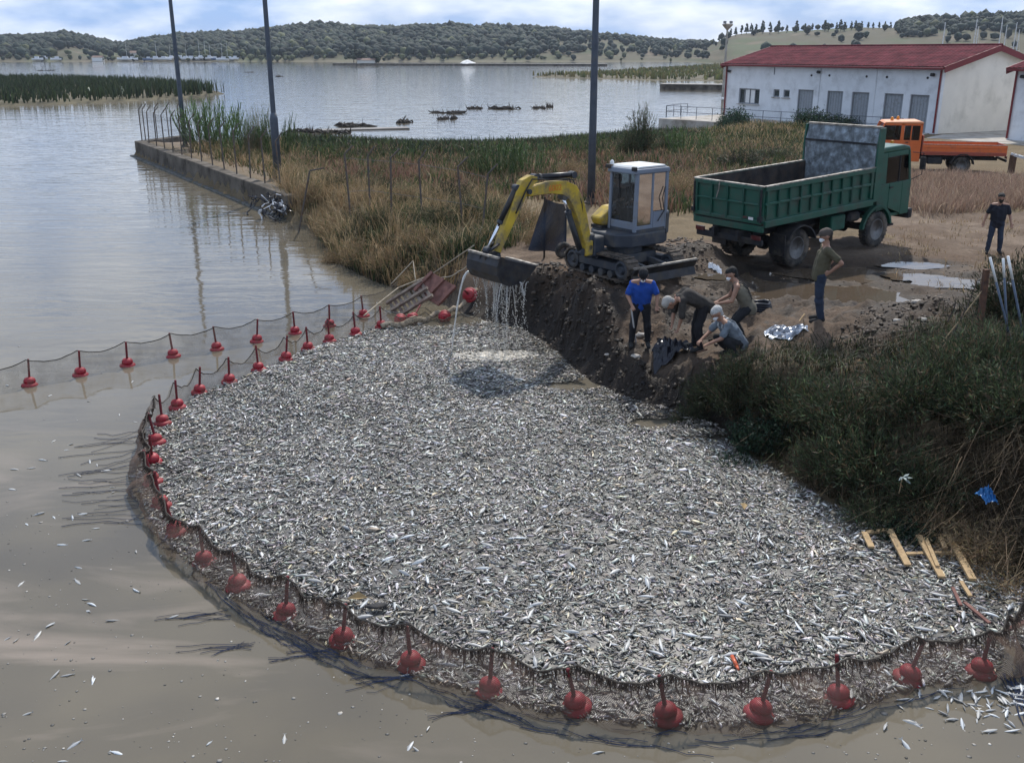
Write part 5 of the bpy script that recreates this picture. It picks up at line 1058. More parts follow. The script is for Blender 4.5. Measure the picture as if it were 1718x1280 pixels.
person('grey haired man crouching in a grey shirt with braces and a white mask', (bx, by, G(bx, by)), pi+.25,
  dict(pelvis=(-.10,0,.34), chest=(.13,0,.62), neck=(.27,0,.78), head=(.37,0,.89), face=(.80,.1,-.55), back=(-.62,0,.75), shL=(.22,.185,.72), shR=(.22,-.185,.72), elL=(.36,.24,.47), elR=(.38,-.22,.48), wrL=(.58,.16,.36), wrR=(.60,-.12,.36), hipL=(-.10,.10,.30), hipR=(-.10,-.10,.30), knL=(.26,.20,.42), knR=(.24,-.18,.36), anL=(-.02,.19,.085), anR=(-.05,-.17,.085), toeL=(.15,.22,.045), toeR=(.12,-.2,.045)),
  C_GREYS, C_WADER, hair=(.40,.39,.37), mask=True, braces=cloth('pale_brace', (.45,.46,.46)), seed=3, handcurl=.9)
bx, by = 4.52, 18.55
person('dark haired man stooping in a khaki vest and black waders with a white mask', (bx, by, G(bx, by)-.05), pi-.2,
  dict(pelvis=(-.10,0,.78), chest=(.07,0,1.06), neck=(.18,0,1.23), head=(.26,0,1.37), face=(.88,.1,-.42), back=(-.8,0,.5), shL=(.14,.185,1.17), shR=(.14,-.185,1.17), elL=(.22,.25,.90), elR=(.25,-.24,.90), wrL=(.46,.16,.82), wrR=(.47,-.14,.80), hipL=(-.10,.095,.74), hipR=(-.10,-.095,.74), knL=(.16,.16,.44), knR=(.14,-.16,.42), anL=(-.06,.18,.085), anR=(-.06,-.17,.085), toeL=(.11,.2,.045), toeR=(.11,-.2,.045)),
  C_KHAKI, C_WADER, hair=(.012,.011,.01), mask=True, braces=cloth('black_brace', (.015,.015,.017)), sleeve=0, seed=4, handcurl=.8)
bx, by = 5.88, 18.10
person('man in olive T-shirt and cap standing hand on hip before the puddle', (bx, by, G(bx, by)-.01), pi-.12,
  stand(pelvis=(.05,0,.97), chest=(.0,0,1.27), neck=(-.02,0,1.47), head=(.02,0,1.62), face=(.97,.05,-.2), shL=(-.01,.19,1.41), shR=(-.01,-.19,1.41), elL=(-.26,.26,1.18), wrL=(-.08,.19,1.0), elR=(-.24,-.26,1.18), wrR=(-.07,-.19,1.0), hipL=(.05,.095,.92), hipR=(.05,-.095,.92), knL=(.05,.10,.49), knR=(.0,-.10,.49), anL=(-.03,.10,.085), anR=(-.06,-.12,.085), toeL=(.15,.12,.045), toeR=(.11,-.16,.045), hdL=(.8,-.2,-.5), hdR=(.8,.2,-.5), pnL=(0,-1,0), pnR=(0,1,0)),
  C_OLIVE, C_JEAN, hair=(.03,.024,.018), cap=cloth('brown_cap', (.075,.06,.05)), mask=True, seed=5, sleeve=.7, h=1.02)
bx, by = 14.06, 28.2
person('bearded man in a black T-shirt and dark jeans standing on the rutted ground', (bx, by, G(bx, by)), -pi/2-.35,
  stand(elL=(-.04,.30,1.14), wrL=(.05,.36,.90), elR=(-.04,-.30,1.14), wrR=(.05,-.36,.90), knL=(.02,.14,.49), knR=(.04,-.13,.49), anL=(-.03,.17,.085), anR=(.02,-.16,.085), toeL=(.14,.21,.045), toeR=(.19,-.18,.045), face=(1,.1,-.08)),
  C_NAVY, C_JEAN, hair=(.012,.01,.009), beard=True, seed=6, h=1.0)
dv = Matrix.Rotation(EXA, 3, 'Z') @ Vector((-.55, .05, 0))
person('excavator driver in dark clothes seated at the levers inside the cab', (EXR.x+dv.x, EXR.y+dv.y, EXR.z+.98), EXA,
  dict(pelvis=(-.02,0,.40), chest=(.0,0,.70), neck=(.03,0,.88), head=(.07,0,1.02), face=(1,.2,-.3), shL=(.02,.185,.82), shR=(.02,-.185,.82), elL=(.08,.25,.58), elR=(.08,-.25,.58), wrL=(.26,.24,.56), wrR=(.26,-.24,.56), hipL=(.0,.095,.36), hipR=(.0,-.095,.36), knL=(.38,.13,.42), knR=(.38,-.13,.42), anL=(.42,.13,.09), anR=(.42,-.13,.09), toeL=(.55,.14,.05), toeR=(.55,-.14,.05)),
  C_BLACK, cloth('pale_jeans', (.22,.25,.30)), hair=(.015,.012,.01), seed=7, h=.98)
# ------------------------------------------------------------------ seine net with red floats
M_FLOAT = mat('red_float', (.36,.010,.026), .5, var=.25, scale=6, dirt=(.20,.06,.05), dirt_amt=.6, dscale=7, bump=.1, bscale=30)
M_STEM = mat('red_stem', (.16,.015,.02), .6, var=.3, scale=8, dirt=(.07,.03,.025), dirt_amt=.4, dscale=9)
M_ROPE = mat('dark_head_rope', (.06,.05,.04), .9, var=.3, scale=20); M_ROPEP = mat('pale_rope', (.34,.29,.22), .9, var=.25, scale=14, bump=.3)
NETM = net_mat('seine_mesh', (.17,.115,.085), .12, 75, .36); NETB = net_mat('seine_mesh_pale', (.32,.27,.20), .45, 70, .30)
def float_proto():
    t = thing('net_float', 'x', 'float', (0, 0, 0))
    m = MB(); m.lathe([(.02,-.09),(.12,-.08),(.165,-.02),(.165,.015),(.13,.045),(.10,.055)], n=20); m.build('base_disc', M_FLOAT, t, True)
    m = MB(); m.lathe([(.095,.045),(.115,.065),(.118,.10),(.095,.145),(.055,.165),(.03,.17)], n=18); m.build('collar', M_FLOAT, t, True)
    m = MB(); m.lathe([(.024,.15),(.022,.54),(.012,.55)], n=8); m.build('stem', M_STEM, t)
    return t
FL0 = float_proto(); used = [False]
def put_float(p, lean, label, group, h=1.0):
    o = FL0 if not used[0] else copy_tree(FL0); used[0] = True
    o.location = p; o.rotation_euler = (lean[0], lean[1], RNG.uniform(0, 6.28)); o['label'] = label; o['group'] = group; o.scale = (1, 1, h); return o
RINGPX = [(640,550),(597,562),(553,574),(517,587),(480,604),(434,622),(385,642),(335,660),(298,685),(268,712),(257,745),(250,778),(250,812),(263,852),(289,897),(343,943),(400,986),(479,1031),(575,1076),(690,1116),(821,1158),(967,1188),(1119,1206),(1273,1200),(1407,1174),(1523,1139),(1645,1128)]
RING = [at(u, v, 0) for u, v in RINGPX]; RC = Vector((.3, 15.5, 0))
OUTPX = [(-60,668),(50,646),(135,629),(214,613),(291,598),(364,586),(431,573),(495,559),(553,547),(610,530)]
OUTL = [at(u, v, 0) for u, v in OUTPX]
for i, p in enumerate(RING):
    out = (p-RC).normalized()
    if 0 <= i < 9: put_float(p+Vector((0,0,.02)), (RNG.uniform(-.12,.12), RNG.uniform(-.12,.12)), 'red stemmed float on the far rim of the fish pen beside the fish mass', 'floats on the far rim of the fish pen')
    elif i < 15: put_float(p-out*.06+Vector((0,0,.02)), (-out.y*.2+RNG.uniform(-.1,.1), out.x*.2), 'red stemmed float at the narrow left bend of the fish pen', 'floats at the bend of the fish pen')
    else: put_float(p-out*.0+Vector((0,0,RNG.uniform(-.02,.03))), (RNG.uniform(-.2,.2), RNG.uniform(-.2,.2)), 'muddy red float seen through the brown netting of the fish pen', 'floats behind the pen netting', .93)
for p in OUTL[1:]: put_float(p, (RNG.uniform(-.05,.05), RNG.uniform(-.12,.0)), 'red stemmed float on the straight net line across the open water', 'floats on the outer net line')
for (u, v, z), rot, lb in (((672,537,.10), (1.2,.3,0), 'red float lying on its side in the bunched net by the pallets'), ((692,535,.12), (-1.0,.6,0), 'red float tipped over against the bunched net near the pallets'), ((746,531,.12), (1.3,.2,0), 'red float lying in the rolled net below the excavator bucket'), ((788,495,.45), (1.0,-.5,0), 'bright red float resting on the bank edge above the rolled net')):
    o = put_float(at(u, v, z), (0, 0), lb, 'loose floats at the bank'); o.rotation_euler = rot
    if lb.startswith('bright'): o.scale = (1.25, 1.25, .8)
def net_line(pts, mt, name, label, outward, zt, sag, zb=-.12, bulge=0.0, rope=M_ROPE, lead=None, rough=.03, fringe=False):
    t = thing(name, label, 'net', pts[0]); o = Vector(pts[0]); n = 9; rows = [[] for _ in range(7)]; top = []
    for i in range(len(pts)-1):
        a, b = pts[i], pts[i+1]
        for j in range(n if i < len(pts)-2 else n+1):
            q = j/n; p = a.lerp(b, q); ov = outward(p); hz = zt-sag*(4*q*(1-q))*RNG.uniform(.9, 1.1)
            for k in range(7):
                s = k/6; z = zb+(hz-zb)*s; w = bulge*sin(pi*min(1, s*1.2))+bulge*.8*(1-s)+rough*float(fbm(np.array(p.x*3+i), np.array(p.y*3+k*.7), 3, 5))
                rows[k].append(p+ov*((.03 if s > .95 else .12)+w*(.3+.7*4*q*(1-q)))+Vector((0,0,z))-o)
            top.append(rows[6][-1])
    sheet('netting', rows, mt, t); m = MB(); m.tube(top, .011, 5); m.build('head_rope', rope, t)
    if fringe:
        m = MB(); rr = random.Random(2)
        for i, p in enumerate(top[:-1]):
            for k in range(9):
                a = p.lerp(top[i+1], rr.random())+outward(p+o)*.015; l = rr.uniform(.02, .09) if rr.random() < .8 else rr.uniform(.1, .2); m.tube([a, a+Vector((rr.gauss(0, .012), rr.gauss(0, .012), -l*.6))+outward(p+o)*.015, a+Vector((rr.gauss(0, .02), rr.gauss(0, .02), -l))+outward(p+o)*.03], [.006, .008, .003], 4)
        m.build('weed_fringe', mat('dead_weed', (.045,.03,.02), .9, var=.5, scale=8), t)['kind'] = 'stuff'
    return t
outw = lambda p: (Vector((p.x, p.y, 0))-RC).normalized()
PEN_END = [at(1672,1100,0), at(1700,1078,0)]
cluster = [Vector((-.75,23.35,0)), Vector((-1.3,23.1,0)), Vector((-2.1,22.95,0))]
net_line(cluster+RING[:10], NETB, 'seine_net', 'pale netting hung in scallops along the far rim of the fish pen', outw, .52, .22, bulge=.02, lead=None)
net_line(RING[9:]+PEN_END, NETM, 'seine_net', 'brown netting wall with dark head rope holding back the dead fish', outw, .56, .13, bulge=.12, rough=.17, fringe=True)
net_line(OUTL+[at(668,505,.0)], NETB, 'seine_net', 'straight line of pale netting stretched across the open water', lambda p: Vector((.05,-.02,0)), .54, .11, bulge=0, rope=M_ROPE)
# bunched net roll and ropes at the bank
def roll(pts, r, name, label, mt, cat='net'):
    P = []; 
    for a, b in zip(pts[:-1], pts[1:]):
        for j in range(8): P.append(Vector(a).lerp(Vector(b), j/8))
    P.append(Vector(pts[-1])); rad = [r*(.7+.5*float(vnoise(np.array(i*.6), np.array(1.), 3))) for i in range(len(P))]; P = [p+Vector((0,0,.05*sin(i*.9))) for i, p in enumerate(P)]
    m = MB(); m.tube(P, rad, 9); o = m.build(name, mt, smooth=True); return tag(o, label, cat)
M_NETROLL = mat('bunched_net', (.36,.30,.22), .95, var=.45, scale=16, bump=1.0, bscale=45, dirt=(.14,.10,.07), dirt_amt=.5, dscale=9)
roll([at(640,548,.08), at(690,540,.12), at(735,528,.10), at(765,520,.15), at(800,485,.5)], .075, 'net_roll', 'pale bunched net rolled up onto the bank below the bucket', M_NETROLL)
def rope(pts, r, label, mt=M_ROPEP, sag=0):
    P = []
    for a, b in zip(pts[:-1], pts[1:]):
        a, b = Vector(a), Vector(b)
        for j in range(7): q = j/7; P.append(a.lerp(b, q)-Vector((0,0,sag*4*q*(1-q))))
    P.append(Vector(pts[-1])); m = MB(); m.tube(P, r, 6); return tag(m.build('rope', mt, smooth=True), label, 'rope')
pal = at(722,462,.75)
rope([at(668,483,.5), pal, depth(795,412,24.4)], .018, 'taut pale rope running from the pallets up towards the bucket')
rope([pal, depth(745,465,25), depth(770,455,25), depth(790,438,25)], .016, 'slack pale rope looped between the pallets and the bank', sag=.05)
rope([depth(655,478,25.9), depth(693,438,26.2), depth(697,470,25.6)], .014, 'thin rope tied up from the pallets over a dry bush')
rope([at(610,530,.5), at(640,505,.45), at(668,483,.5)], .014, 'pale rope end joining the outer net line to the pallets')

# ------------------------------------------------------------------ dead fish
def poly_in(x, y, poly): return sdist(x, y, np.array(poly)) > 0
SHORE = [(6.9,10.6),(6.45,11.5),(6.0,12.2),(5.5,12.7),(4.85,13.3),(4.4,14.4),(3.95,15.4),(3.65,16.5),(2.85,17.3),(2.2,17.9),(1.65,18.8),(1.25,19.9),(.9,21.1),(.65,21.9),(.25,22.9),(-.6,23.6),(-1.2,23.5)]
POOL = [(p.x+(0 if i < 9 else .16)*(p-RC).normalized().x, p.y+(0 if i < 9 else .16)*(p-RC).normalized().y) for i, p in enumerate(RING)]+[(5.7,9.7),(6.3,9.4),(7.0,9.6)]+SHORE
FV = np.array([(0.5,0,0),(.27,0,.085),(.27,.055,0),(.27,0,-.085),(.27,-.055,0),(-.05,0,.105),(-.05,.06,0),(-.05,0,-.11),(-.05,-.06,0),(-.36,0,.0),(-.50,0,.10),(-.50,0,-.10)])
FF = np.array([(0,2,1),(0,3,2),(0,4,3),(0,1,4),(1,2,6),(1,6,5),(2,3,7),(2,7,6),(3,4,8),(3,8,7),(4,1,5),(4,5,8),(5,6,9),(6,7,9),(7,8,9),(8,5,9),(9,10,11),(9,11,10)])[:17]
FC = np.array([.55,.35,.9,1.25,.9,.30,.95,1.3,.95,.6,.35,.35])
def scatter_fish(n, poly, seed=1):
    r = np.random.default_rng(seed); P = np.array(poly); lo, hi = P.min(0), P.max(0); out = np.zeros((0, 2))
    while len(out) < n:
        q = r.uniform(lo, hi, (n*2, 2)); q = q[poly_in(q[:,0], q[:,1], poly)]; out = np.vstack([out, q])
    return out[:n]
def holes(x, y):
    k = np.ones(x.shape, bool)
    for u, v, rx, ry in ((965,652,.62,.34),(1095,712,.55,.26),(700,655,.0,.0),(838,598,1.0,.42)):
        if rx == 0: continue
        c = at(u, v, 0); k &= (((x-c.x)/rx)**2+((y-c.y)/ry)**2+.5*fbm(x*4, y*4, 3, 8)) > 1
    return k
def rotm(yaw, pit, rol):
    cy, sy, cp, sp_, cr, sr = np.cos(yaw), np.sin(yaw), np.cos(pit), np.sin(pit), np.cos(rol), np.sin(rol)
    Rm = np.empty((len(yaw), 3, 3)); Rm[:,0,0] = cy*cp; Rm[:,0,1] = cy*sp_*sr-sy*cr; Rm[:,0,2] = cy*sp_*cr+sy*sr; Rm[:,1,0] = sy*cp; Rm[:,1,1] = sy*sp_*sr+cy*cr; Rm[:,1,2] = sy*sp_*cr-cy*sr; Rm[:,2,0] = -sp_; Rm[:,2,1] = cp*sr; Rm[:,2,2] = cp*cr; return Rm
def fish_mat():
    m = bpy.data.materials.new('fish_skin'); m.use_nodes = True; t = m.node_tree; b = t.nodes['Principled BSDF']; a = N(t, 'ShaderNodeAttribute'); a.attribute_name = 'Col'
    t.links.new(a.outputs['Color'], b.inputs['Base Color']); b.inputs['Roughness'].default_value = .42; b.inputs['Specular IOR Level'].default_value = .45; return m
FISHM = fish_mat()
GV = np.array([(.5,0,0),(.05,0,.10),(.05,.06,0),(.05,0,-.105),(.05,-.06,0),(-.38,0,0),(-.5,.0,.09),(-.5,.0,-.09)]); GF = np.array([(0,2,1),(0,3,2),(0,4,3),(0,1,4),(5,1,2),(5,2,3),(5,3,4),(5,4,1),(5,6,7)]); GC = np.array([.55,.32,.92,1.28,.92,.55,.35,.35])
def fish_arrays(n, poly, seed, FV, FF, FC, smin=.055, mean=.108, sig=.36):
    r = np.random.default_rng(seed); q = scatter_fish(n, poly, seed); q = q[holes(q[:,0], q[:,1])]; n = len(q); x, y = q[:,0], q[:,1]
    L_ = np.clip(mean*np.exp(r.normal(0, sig, n)), smin, .26); ds = np.abs(sdist(x, y))
    yaw = r.uniform(0, 2*pi, n)*.75+fbm(x*.8, y*.8, 3, 3)*3; pit = r.normal(0, .13, n); rol = pi/2*np.where(r.uniform(0, 1, n) < .5, 1, -1)+r.normal(0, .75, n)
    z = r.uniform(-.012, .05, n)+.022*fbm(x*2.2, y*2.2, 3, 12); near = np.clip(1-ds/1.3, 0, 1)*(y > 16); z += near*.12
    Rm = rotm(yaw, pit, rol); v = np.einsum('nij,nkj->nki', Rm, FV[None]*L_[:,None,None]*np.array([1, 1, 1])*(1+r.uniform(-.12,.25,(n,1,1))*np.array([0,1,1])))
    bend = r.uniform(-.5, .5, n)[:,None]; v[:,:,2] += 0
    v += np.stack([x, y, z], -1)[:,None]
    tone = np.clip(np.exp(r.normal(-.26, .62, n)), .12, 1.9)*(1+.30*fbm(x*.7, y*.7, 4, 44)+.25*fbm(x*3.1, y*3.1, 3, 45))
    tint = np.array([.46,.44,.40])[None]*(1+r.normal(0, .05, (n, 3))); warm = r.uniform(0, 1, n) < .10; tint[warm] *= np.array([1.2, 1.02, .8])
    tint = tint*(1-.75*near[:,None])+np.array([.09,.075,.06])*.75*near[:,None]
    c = np.clip(tint[:,None]*tone[:,None,None]*FC[None,:,None]*(1+r.normal(0, .12, (n, len(FV), 1))), .012, .78)
    f = (FF[None]+(np.arange(n)*len(FV))[:,None,None]).reshape(-1, 3)
    return v.reshape(-1, 3), f, c.reshape(-1, 3)
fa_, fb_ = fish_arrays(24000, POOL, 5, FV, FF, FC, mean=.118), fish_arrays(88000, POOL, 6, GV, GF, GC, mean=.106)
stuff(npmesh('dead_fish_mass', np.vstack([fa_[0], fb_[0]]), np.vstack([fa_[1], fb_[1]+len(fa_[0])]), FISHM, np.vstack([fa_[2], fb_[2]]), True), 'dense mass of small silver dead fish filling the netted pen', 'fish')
def big_fish_mesh(seed):
    """rounder fish with tail, dorsal and belly fins"""
    r = random.Random(seed); n, k = 9, 8; prof_ = [(0.5,.012),(.42,.05),(.30,.085),(.12,.11),(-.05,.11),(-.2,.085),(-.32,.05),(-.39,.028),(-.42,.03)]; bend = r.uniform(-.18, .18); v = []; c = []
    for x, h in prof_:
        for j in range(k):
            a = 2*pi*j/k; v.append((x, sin(a)*h*.55+bend*(x*x), cos(a)*h)); c.append(.42+.85*(1-cos(a))/2+(.15 if abs(sin(a)) > .6 else 0))
    f = [(i*k+j, (i+1)*k+j, (i+1)*k+(j+1) % k, i*k+(j+1) % k) for i in range(n-1) for j in range(k)]+[tuple(range(k))]
    def fin(ps): b = len(v); v.extend(ps); c.extend([.5]*len(ps)); f.append(tuple(range(b, b+len(ps))))
    by = lambda x: bend*x*x
    fin([(-.40,by(.4),.02),(-.54,by(.54),.13),(-.49,by(.5),0),(-.54,by(.54),-.13),(-.40,by(.4),-.02)]); fin([(.15,by(.15),.10),(-.02,by(0),.165),(-.16,by(.16),.09)]); fin([(.05,by(.05),-.10),(-.06,by(.06),-.15),(-.10,by(.1),-.095)]); fin([(.22,.05+by(.2),-.02),(.10,.075+by(.1),-.075),(.17,.055+by(.17),-.05)])
    me = bpy.data.meshes.new('dead_fish'); me.from_pydata(v, [], f); me.polygons.foreach_set('use_smooth', [True]*len(f)); me.materials.append(FISHM)
    tone = [.42, .36, .52, .30, .46, .40][seed % 6]; ca = me.color_attributes.new('Col', 'FLOAT_COLOR', 'POINT'); tn = [(1,1,.98),(1,.98,.92),(.97,1,1)][seed % 3]
    ca.data.foreach_set('color', [q for i in range(len(v)) for q in (min(.8, tone*c[i]*tn[0]), min(.8, tone*c[i]*tn[1]), min(.8, tone*c[i]*tn[2]), 1)]); me.update(); return me
ux = np.arange(-6.8, 7.4, .07); uy = np.arange(8.0, 24.4, .07); UX, UY = np.meshgrid(ux, uy); ui = np.arange(UX.size).reshape(UX.shape)
ins = sdist(UX, UY, np.array(POOL)) > .03; hol = holes(UX, UY); UZ = .012+.014*fbm(UX*9, UY*9, 3, 14); cell = ins[:-1,:-1]&ins[1:,1:]&ins[:-1,1:]&ins[1:,:-1]&hol[:-1,:-1]&hol[1:,1:]
uf = np.stack([ui[:-1,:-1], ui[:-1,1:], ui[1:,1:], ui[1:,:-1]], -1)[cell]; uc = (np.array([.06,.056,.05])[None,None]*np.exp(1.0*fbm(UX*14, UY*14, 2, 15))[...,None]).reshape(-1, 3)  # dark sheet under the fish: shade of the gaps put into its colour
stuff(npmesh('sunken_fish_gap_shade', np.stack([UX, UY, UZ], -1).reshape(-1, 3), uf, FISHM, uc, True), 'submerged layer of dead fish with the shade of the gaps in its dark colour', 'fish')
BIG = [big_fish_mesh(s) for s in range(6)]
def put_fish(x, y, z, L_, label, group, r):
    o = bpy.data.objects.new('dead_fish', BIG[r.integers(0, 6)]); COL.objects.link(o); o.location = (x, y, z); o.scale = (L_, L_*r.uniform(.9, 1.25), L_*r.uniform(.9, 1.15))
    o.rotation_euler = (pi/2*(1 if r.uniform() < .5 else -1)+r.normal(0, .5), r.normal(0, .12), r.uniform(0, 6.28)); tag(o, label, 'fish', group)
rf = np.random.default_rng(21)
q = scatter_fish(900, POOL, 77); q = q[holes(q[:,0], q[:,1])]; q = q[np.argsort(q[:,1]+rf.uniform(0, 7, len(q)))][:165]
for x, y in q: put_fish(x, y, .055+.02*rf.uniform(), rf.uniform(.15, .25), 'larger pale dead fish lying on top of the netted fish mass', 'larger fish on top of the netted mass', rf)
for _ in range(58):
    u, v = rf.uniform(5, 1450), rf.uniform(640, 1278)
    if u > 200 and v < 1000+ (u-200)*.25: u = rf.uniform(0, 230)
    if 250 < u < 1450 and v < 1010+(u-250)*.19: v = rf.uniform(1230, 1278)
    p = at(u, v, 0)
    if not poly_in(np.array([p.x]), np.array([p.y]), POOL)[0]: put_fish(p.x, p.y, .004, rf.uniform(.09, .19), 'lone dead fish drifting on the open brown water outside the net', 'stray fish outside the net', rf)
for _ in range(74):
    u = 1718-abs(rf.normal(0, 105)); v = 1150+abs(rf.normal(0, 34))+(1718-u)*.06
    p = at(u, min(v, 1275), 0); put_fish(p.x, p.y, rf.uniform(0, .02), rf.uniform(.09, .20), 'dead fish floating in the loose cluster outside the bankside end of the net', 'fish cluster outside the net end', rf)
# scraps of scum and tiny fry round the net
n = 520; sx, sy = [], []
while len(sx) < n:
    u, v = rf.uniform(-20, 1740), rf.uniform(560, 1300); p = at(u, v, 0)
    if sdist(np.array([p.x]), np.array([p.y]))[0] < -.3 and not poly_in(np.array([p.x]), np.array([p.y]), POOL)[0] and rf.uniform() < (1 if v > 800 else .5): sx.append(p.x); sy.append(p.y)
sz = np.exp(rf.normal(-4.9, .45, n)); v, f, c = lumps(np.stack([np.array(sx), np.array(sy), np.full(n, .002)], -1), sz*rf.uniform(.8, 1.8, n), sz*.25, np.array([.30,.28,.25])*np.clip(np.exp(rf.normal(-.3, .5, n)), .15, 1.6)[:,None])
stuff(npmesh('floating_scum', v, f, VCOL, np.clip(c, .02, .8)), 'specks of scum and fry floating on the brown water', 'scum')
# thin dark blue tubes lying on the water round the pen
def streaks():
    m = MB(); rr = random.Random(5)
    def strand(u0, v0, u1, v1, sag=0):
        P = [at(u0+(u1-u0)*i/5+rr.uniform(-3, 3), v0+(v1-v0)*i/5+sag*sin(pi*i/5)+rr.uniform(-2, 2), .012) for i in range(6)]; m.tube(P, rr.uniform(.0025, .0048), 4)
    for i in range(30): v0 = 715+i*5.6; strand(240+rr.uniform(-8, 4), v0+rr.uniform(-4, 4), rr.uniform(95, 180), v0+rr.uniform(2, 32)*(1 if i < 16 else .4), rr.uniform(-5, 5))
    for u0, v0 in ((380,1022),(560,1085),(690,1130),(420,1075),(820,1175)):
        for k in range(7): strand(u0+rr.uniform(-10, 10), v0+rr.uniform(0, 18), u0-rr.uniform(60, 130), v0+rr.uniform(8, 34), rr.uniform(-6, 6))
    for i in range(95):
        q = rr.uniform(15, 25); a = int(q); u = RINGPX[a][0]+(RINGPX[a+1][0]-RINGPX[a][0])*(q-a); v = RINGPX[a][1]+(RINGPX[a+1][1]-RINGPX[a][1])*(q-a)+rr.uniform(18, 52)
        sl = (RINGPX[a+1][1]-RINGPX[a][1])/(RINGPX[a+1][0]-RINGPX[a][0]); dl = rr.uniform(30, 110); strand(u, v, u+dl, v+dl*sl+rr.uniform(-10, 10), rr.uniform(-8, 8))
    for i in range(26): strand(1690+rr.uniform(-15, 25), 1110+rr.uniform(0, 40), 1718+rr.uniform(0, 30), 1165+rr.uniform(0, 60), rr.uniform(-8, 8))
    return stuff(m.build('blue_streaks', mat('streak_blue', (.012,.022,.055), .7, var=.5, scale=4)), 'thin dark blue streaks lying on the water along the net foot', 'streaks')
streaks()
# ------------------------------------------------------------------ water pouring from the bucket
def water_mat2():
    m = bpy.data.materials.new('falling_water'); m.use_nodes = True; b = m.node_tree.nodes['Principled BSDF']; b.inputs['Base Color'].default_value = (.72,.71,.67,1); b.inputs['Roughness'].default_value = .12; b.inputs['IOR'].default_value = 1.33; b.inputs['Transmission Weight'].default_value = .35; return m
FW = water_mat2()
def pour():
    rr = random.Random(9); m = MB(); Rz = Matrix.Rotation(EXA, 3, 'Z')
    for i in range(58):
        y = -.19+rr.uniform(-.56, .64); x = rr.uniform(3.2, 4.0); a = EXR+Rz @ Vector((x, y, .19+rr.uniform(0, .05))); vx, vy = rr.uniform(-.4, .4), rr.uniform(-.2, .2); end = rr.uniform(.35, 1.0); big = rr.random() < .35
        P = []; T = math.sqrt(2*a.z/9.8)
        for k in range(15): tt = T*k/14; P.append(Vector((a.x+vx*tt, a.y+vy*tt, a.z-4.9*tt*tt)))
        n1 = int(4+8*end*(1 if big else .45))
        m.tube(P[:n1], [(.013 if big else .006)*(1-.5*k/n1)*rr.uniform(.7, 1.3) for k in range(n1)], 5)
        for k in range(60 if big else 34):
            q = rr.random()**.7; tt = T*q; p = Vector((a.x+vx*tt+rr.gauss(0, .018), a.y+vy*tt+rr.gauss(0, .018), a.z-4.9*tt*tt)); s = rr.uniform(.004, .011); l = s*rr.uniform(1.5, 4)
            m.add([p+Vector((s,0,0)), p+Vector((-s*.5,s*.87,0)), p+Vector((-s*.5,-s*.87,0)), p+Vector((0,0,l)), p-Vector((0,0,s))], [(0,1,3),(1,2,3),(2,0,3),(1,0,4),(2,1,4),(0,2,4)])
    a = EXR+Rz @ Vector((3.98, -.76, .32)); P = [Vector((a.x-.62*tt*1.1, a.y+.1*tt, a.z-4.9*tt*tt)) for tt in [math.sqrt(2*a.z/9.8)*k/16 for k in range(17)]]; m.tube(P, [.03-.001*k+rr.uniform(-.006, .006) for k in range(17)], 6)
    return stuff(m.build('falling_water', FW, smooth=True), 'threads of muddy water pouring from the excavator bucket', 'water')
pour()
c0 = at(838, 598, 0); n = 1700; a = rf.uniform(0, 6.28, n); q = np.sqrt(rf.uniform(0, 1, n)); fx, fy = c0.x+np.cos(a)*q*1.15, c0.y+np.sin(a)*q*.52; c1 = at(780, 575, 0); kk = rf.uniform(0, 1, n) < .25; fx[kk] += c1.x-c0.x; fy[kk] += c1.y-c0.y
sz = np.exp(rf.normal(-3.75, .4, n))*(1.25-q*.6); v, f, c = lumps(np.stack([fx, fy, rf.uniform(-.005, .02, n)], -1), sz*1.5, sz*.6, np.array([.50,.46,.39])*rf.uniform(.6, 1.3, (n, 1)))
stuff(npmesh('splash_foam', v, f, VCOL, np.clip(c, .02, .8), True), 'beige churned foam where the bucket water hits the fish', 'foam')
# ------------------------------------------------------------------ vegetation
rv = np.random.default_rng(31)
def blades(P, H, lean, width, col, r=rv, droop=.35, tipdark=1.1):
    """tapered three-piece blades; P (n,3) roots, H heights, lean (n,2) tip offset as share of height"""
    n = len(P); az = r.uniform(0, 2*pi, n); s = np.stack([np.cos(az), np.sin(az), np.zeros(n)], -1)*width[:,None]/2
    tip = np.stack([lean[:,0]*H, lean[:,1]*H, H*(1-droop*np.hypot(lean[:,0], lean[:,1]))], -1); mid = np.stack([lean[:,0]*H*.32, lean[:,1]*H*.32, H*.58], -1)
    v = np.stack([P-s, P+s, P+mid-s*.8, P+mid+s*.8, P+tip], 1); f = np.array([(0,1,3),(0,3,2),(2,3,4)]); ff = (f[None]+(np.arange(n)*5)[:,None,None]).reshape(-1, 3)
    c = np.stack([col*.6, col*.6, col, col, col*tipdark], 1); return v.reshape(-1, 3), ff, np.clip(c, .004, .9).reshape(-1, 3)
def leaves(P, D, size, col, r=rv, w=.38):
    """diamond leaves at P pointing along D"""
    n = len(P); D = D/np.linalg.norm(D, axis=1, keepdims=True); q = r.normal(0, 1, (n, 3)); s = np.cross(D, q); s /= np.linalg.norm(s, axis=1, keepdims=True)+1e-9
    L_ = size[:,None]; v = np.stack([P, P+D*L_*.45+s*L_*w/2, P+D*L_, P+D*L_*.45-s*L_*w/2], 1); f = np.array([(0,1,2),(0,2,3)]); ff = (f[None]+(np.arange(n)*4)[:,None,None]).reshape(-1, 3)
    c = np.repeat(col[:,None], 4, 1); return v.reshape(-1, 3), ff, np.clip(c, .004, .9).reshape(-1, 3)
def join(parts):
    v, f, c, b = [], [], [], 0
    for a, q, d in parts: v.append(a); f.append(q+b); c.append(d); b += len(a)
    return np.vstack(v), np.vstack(f), np.vstack(c)
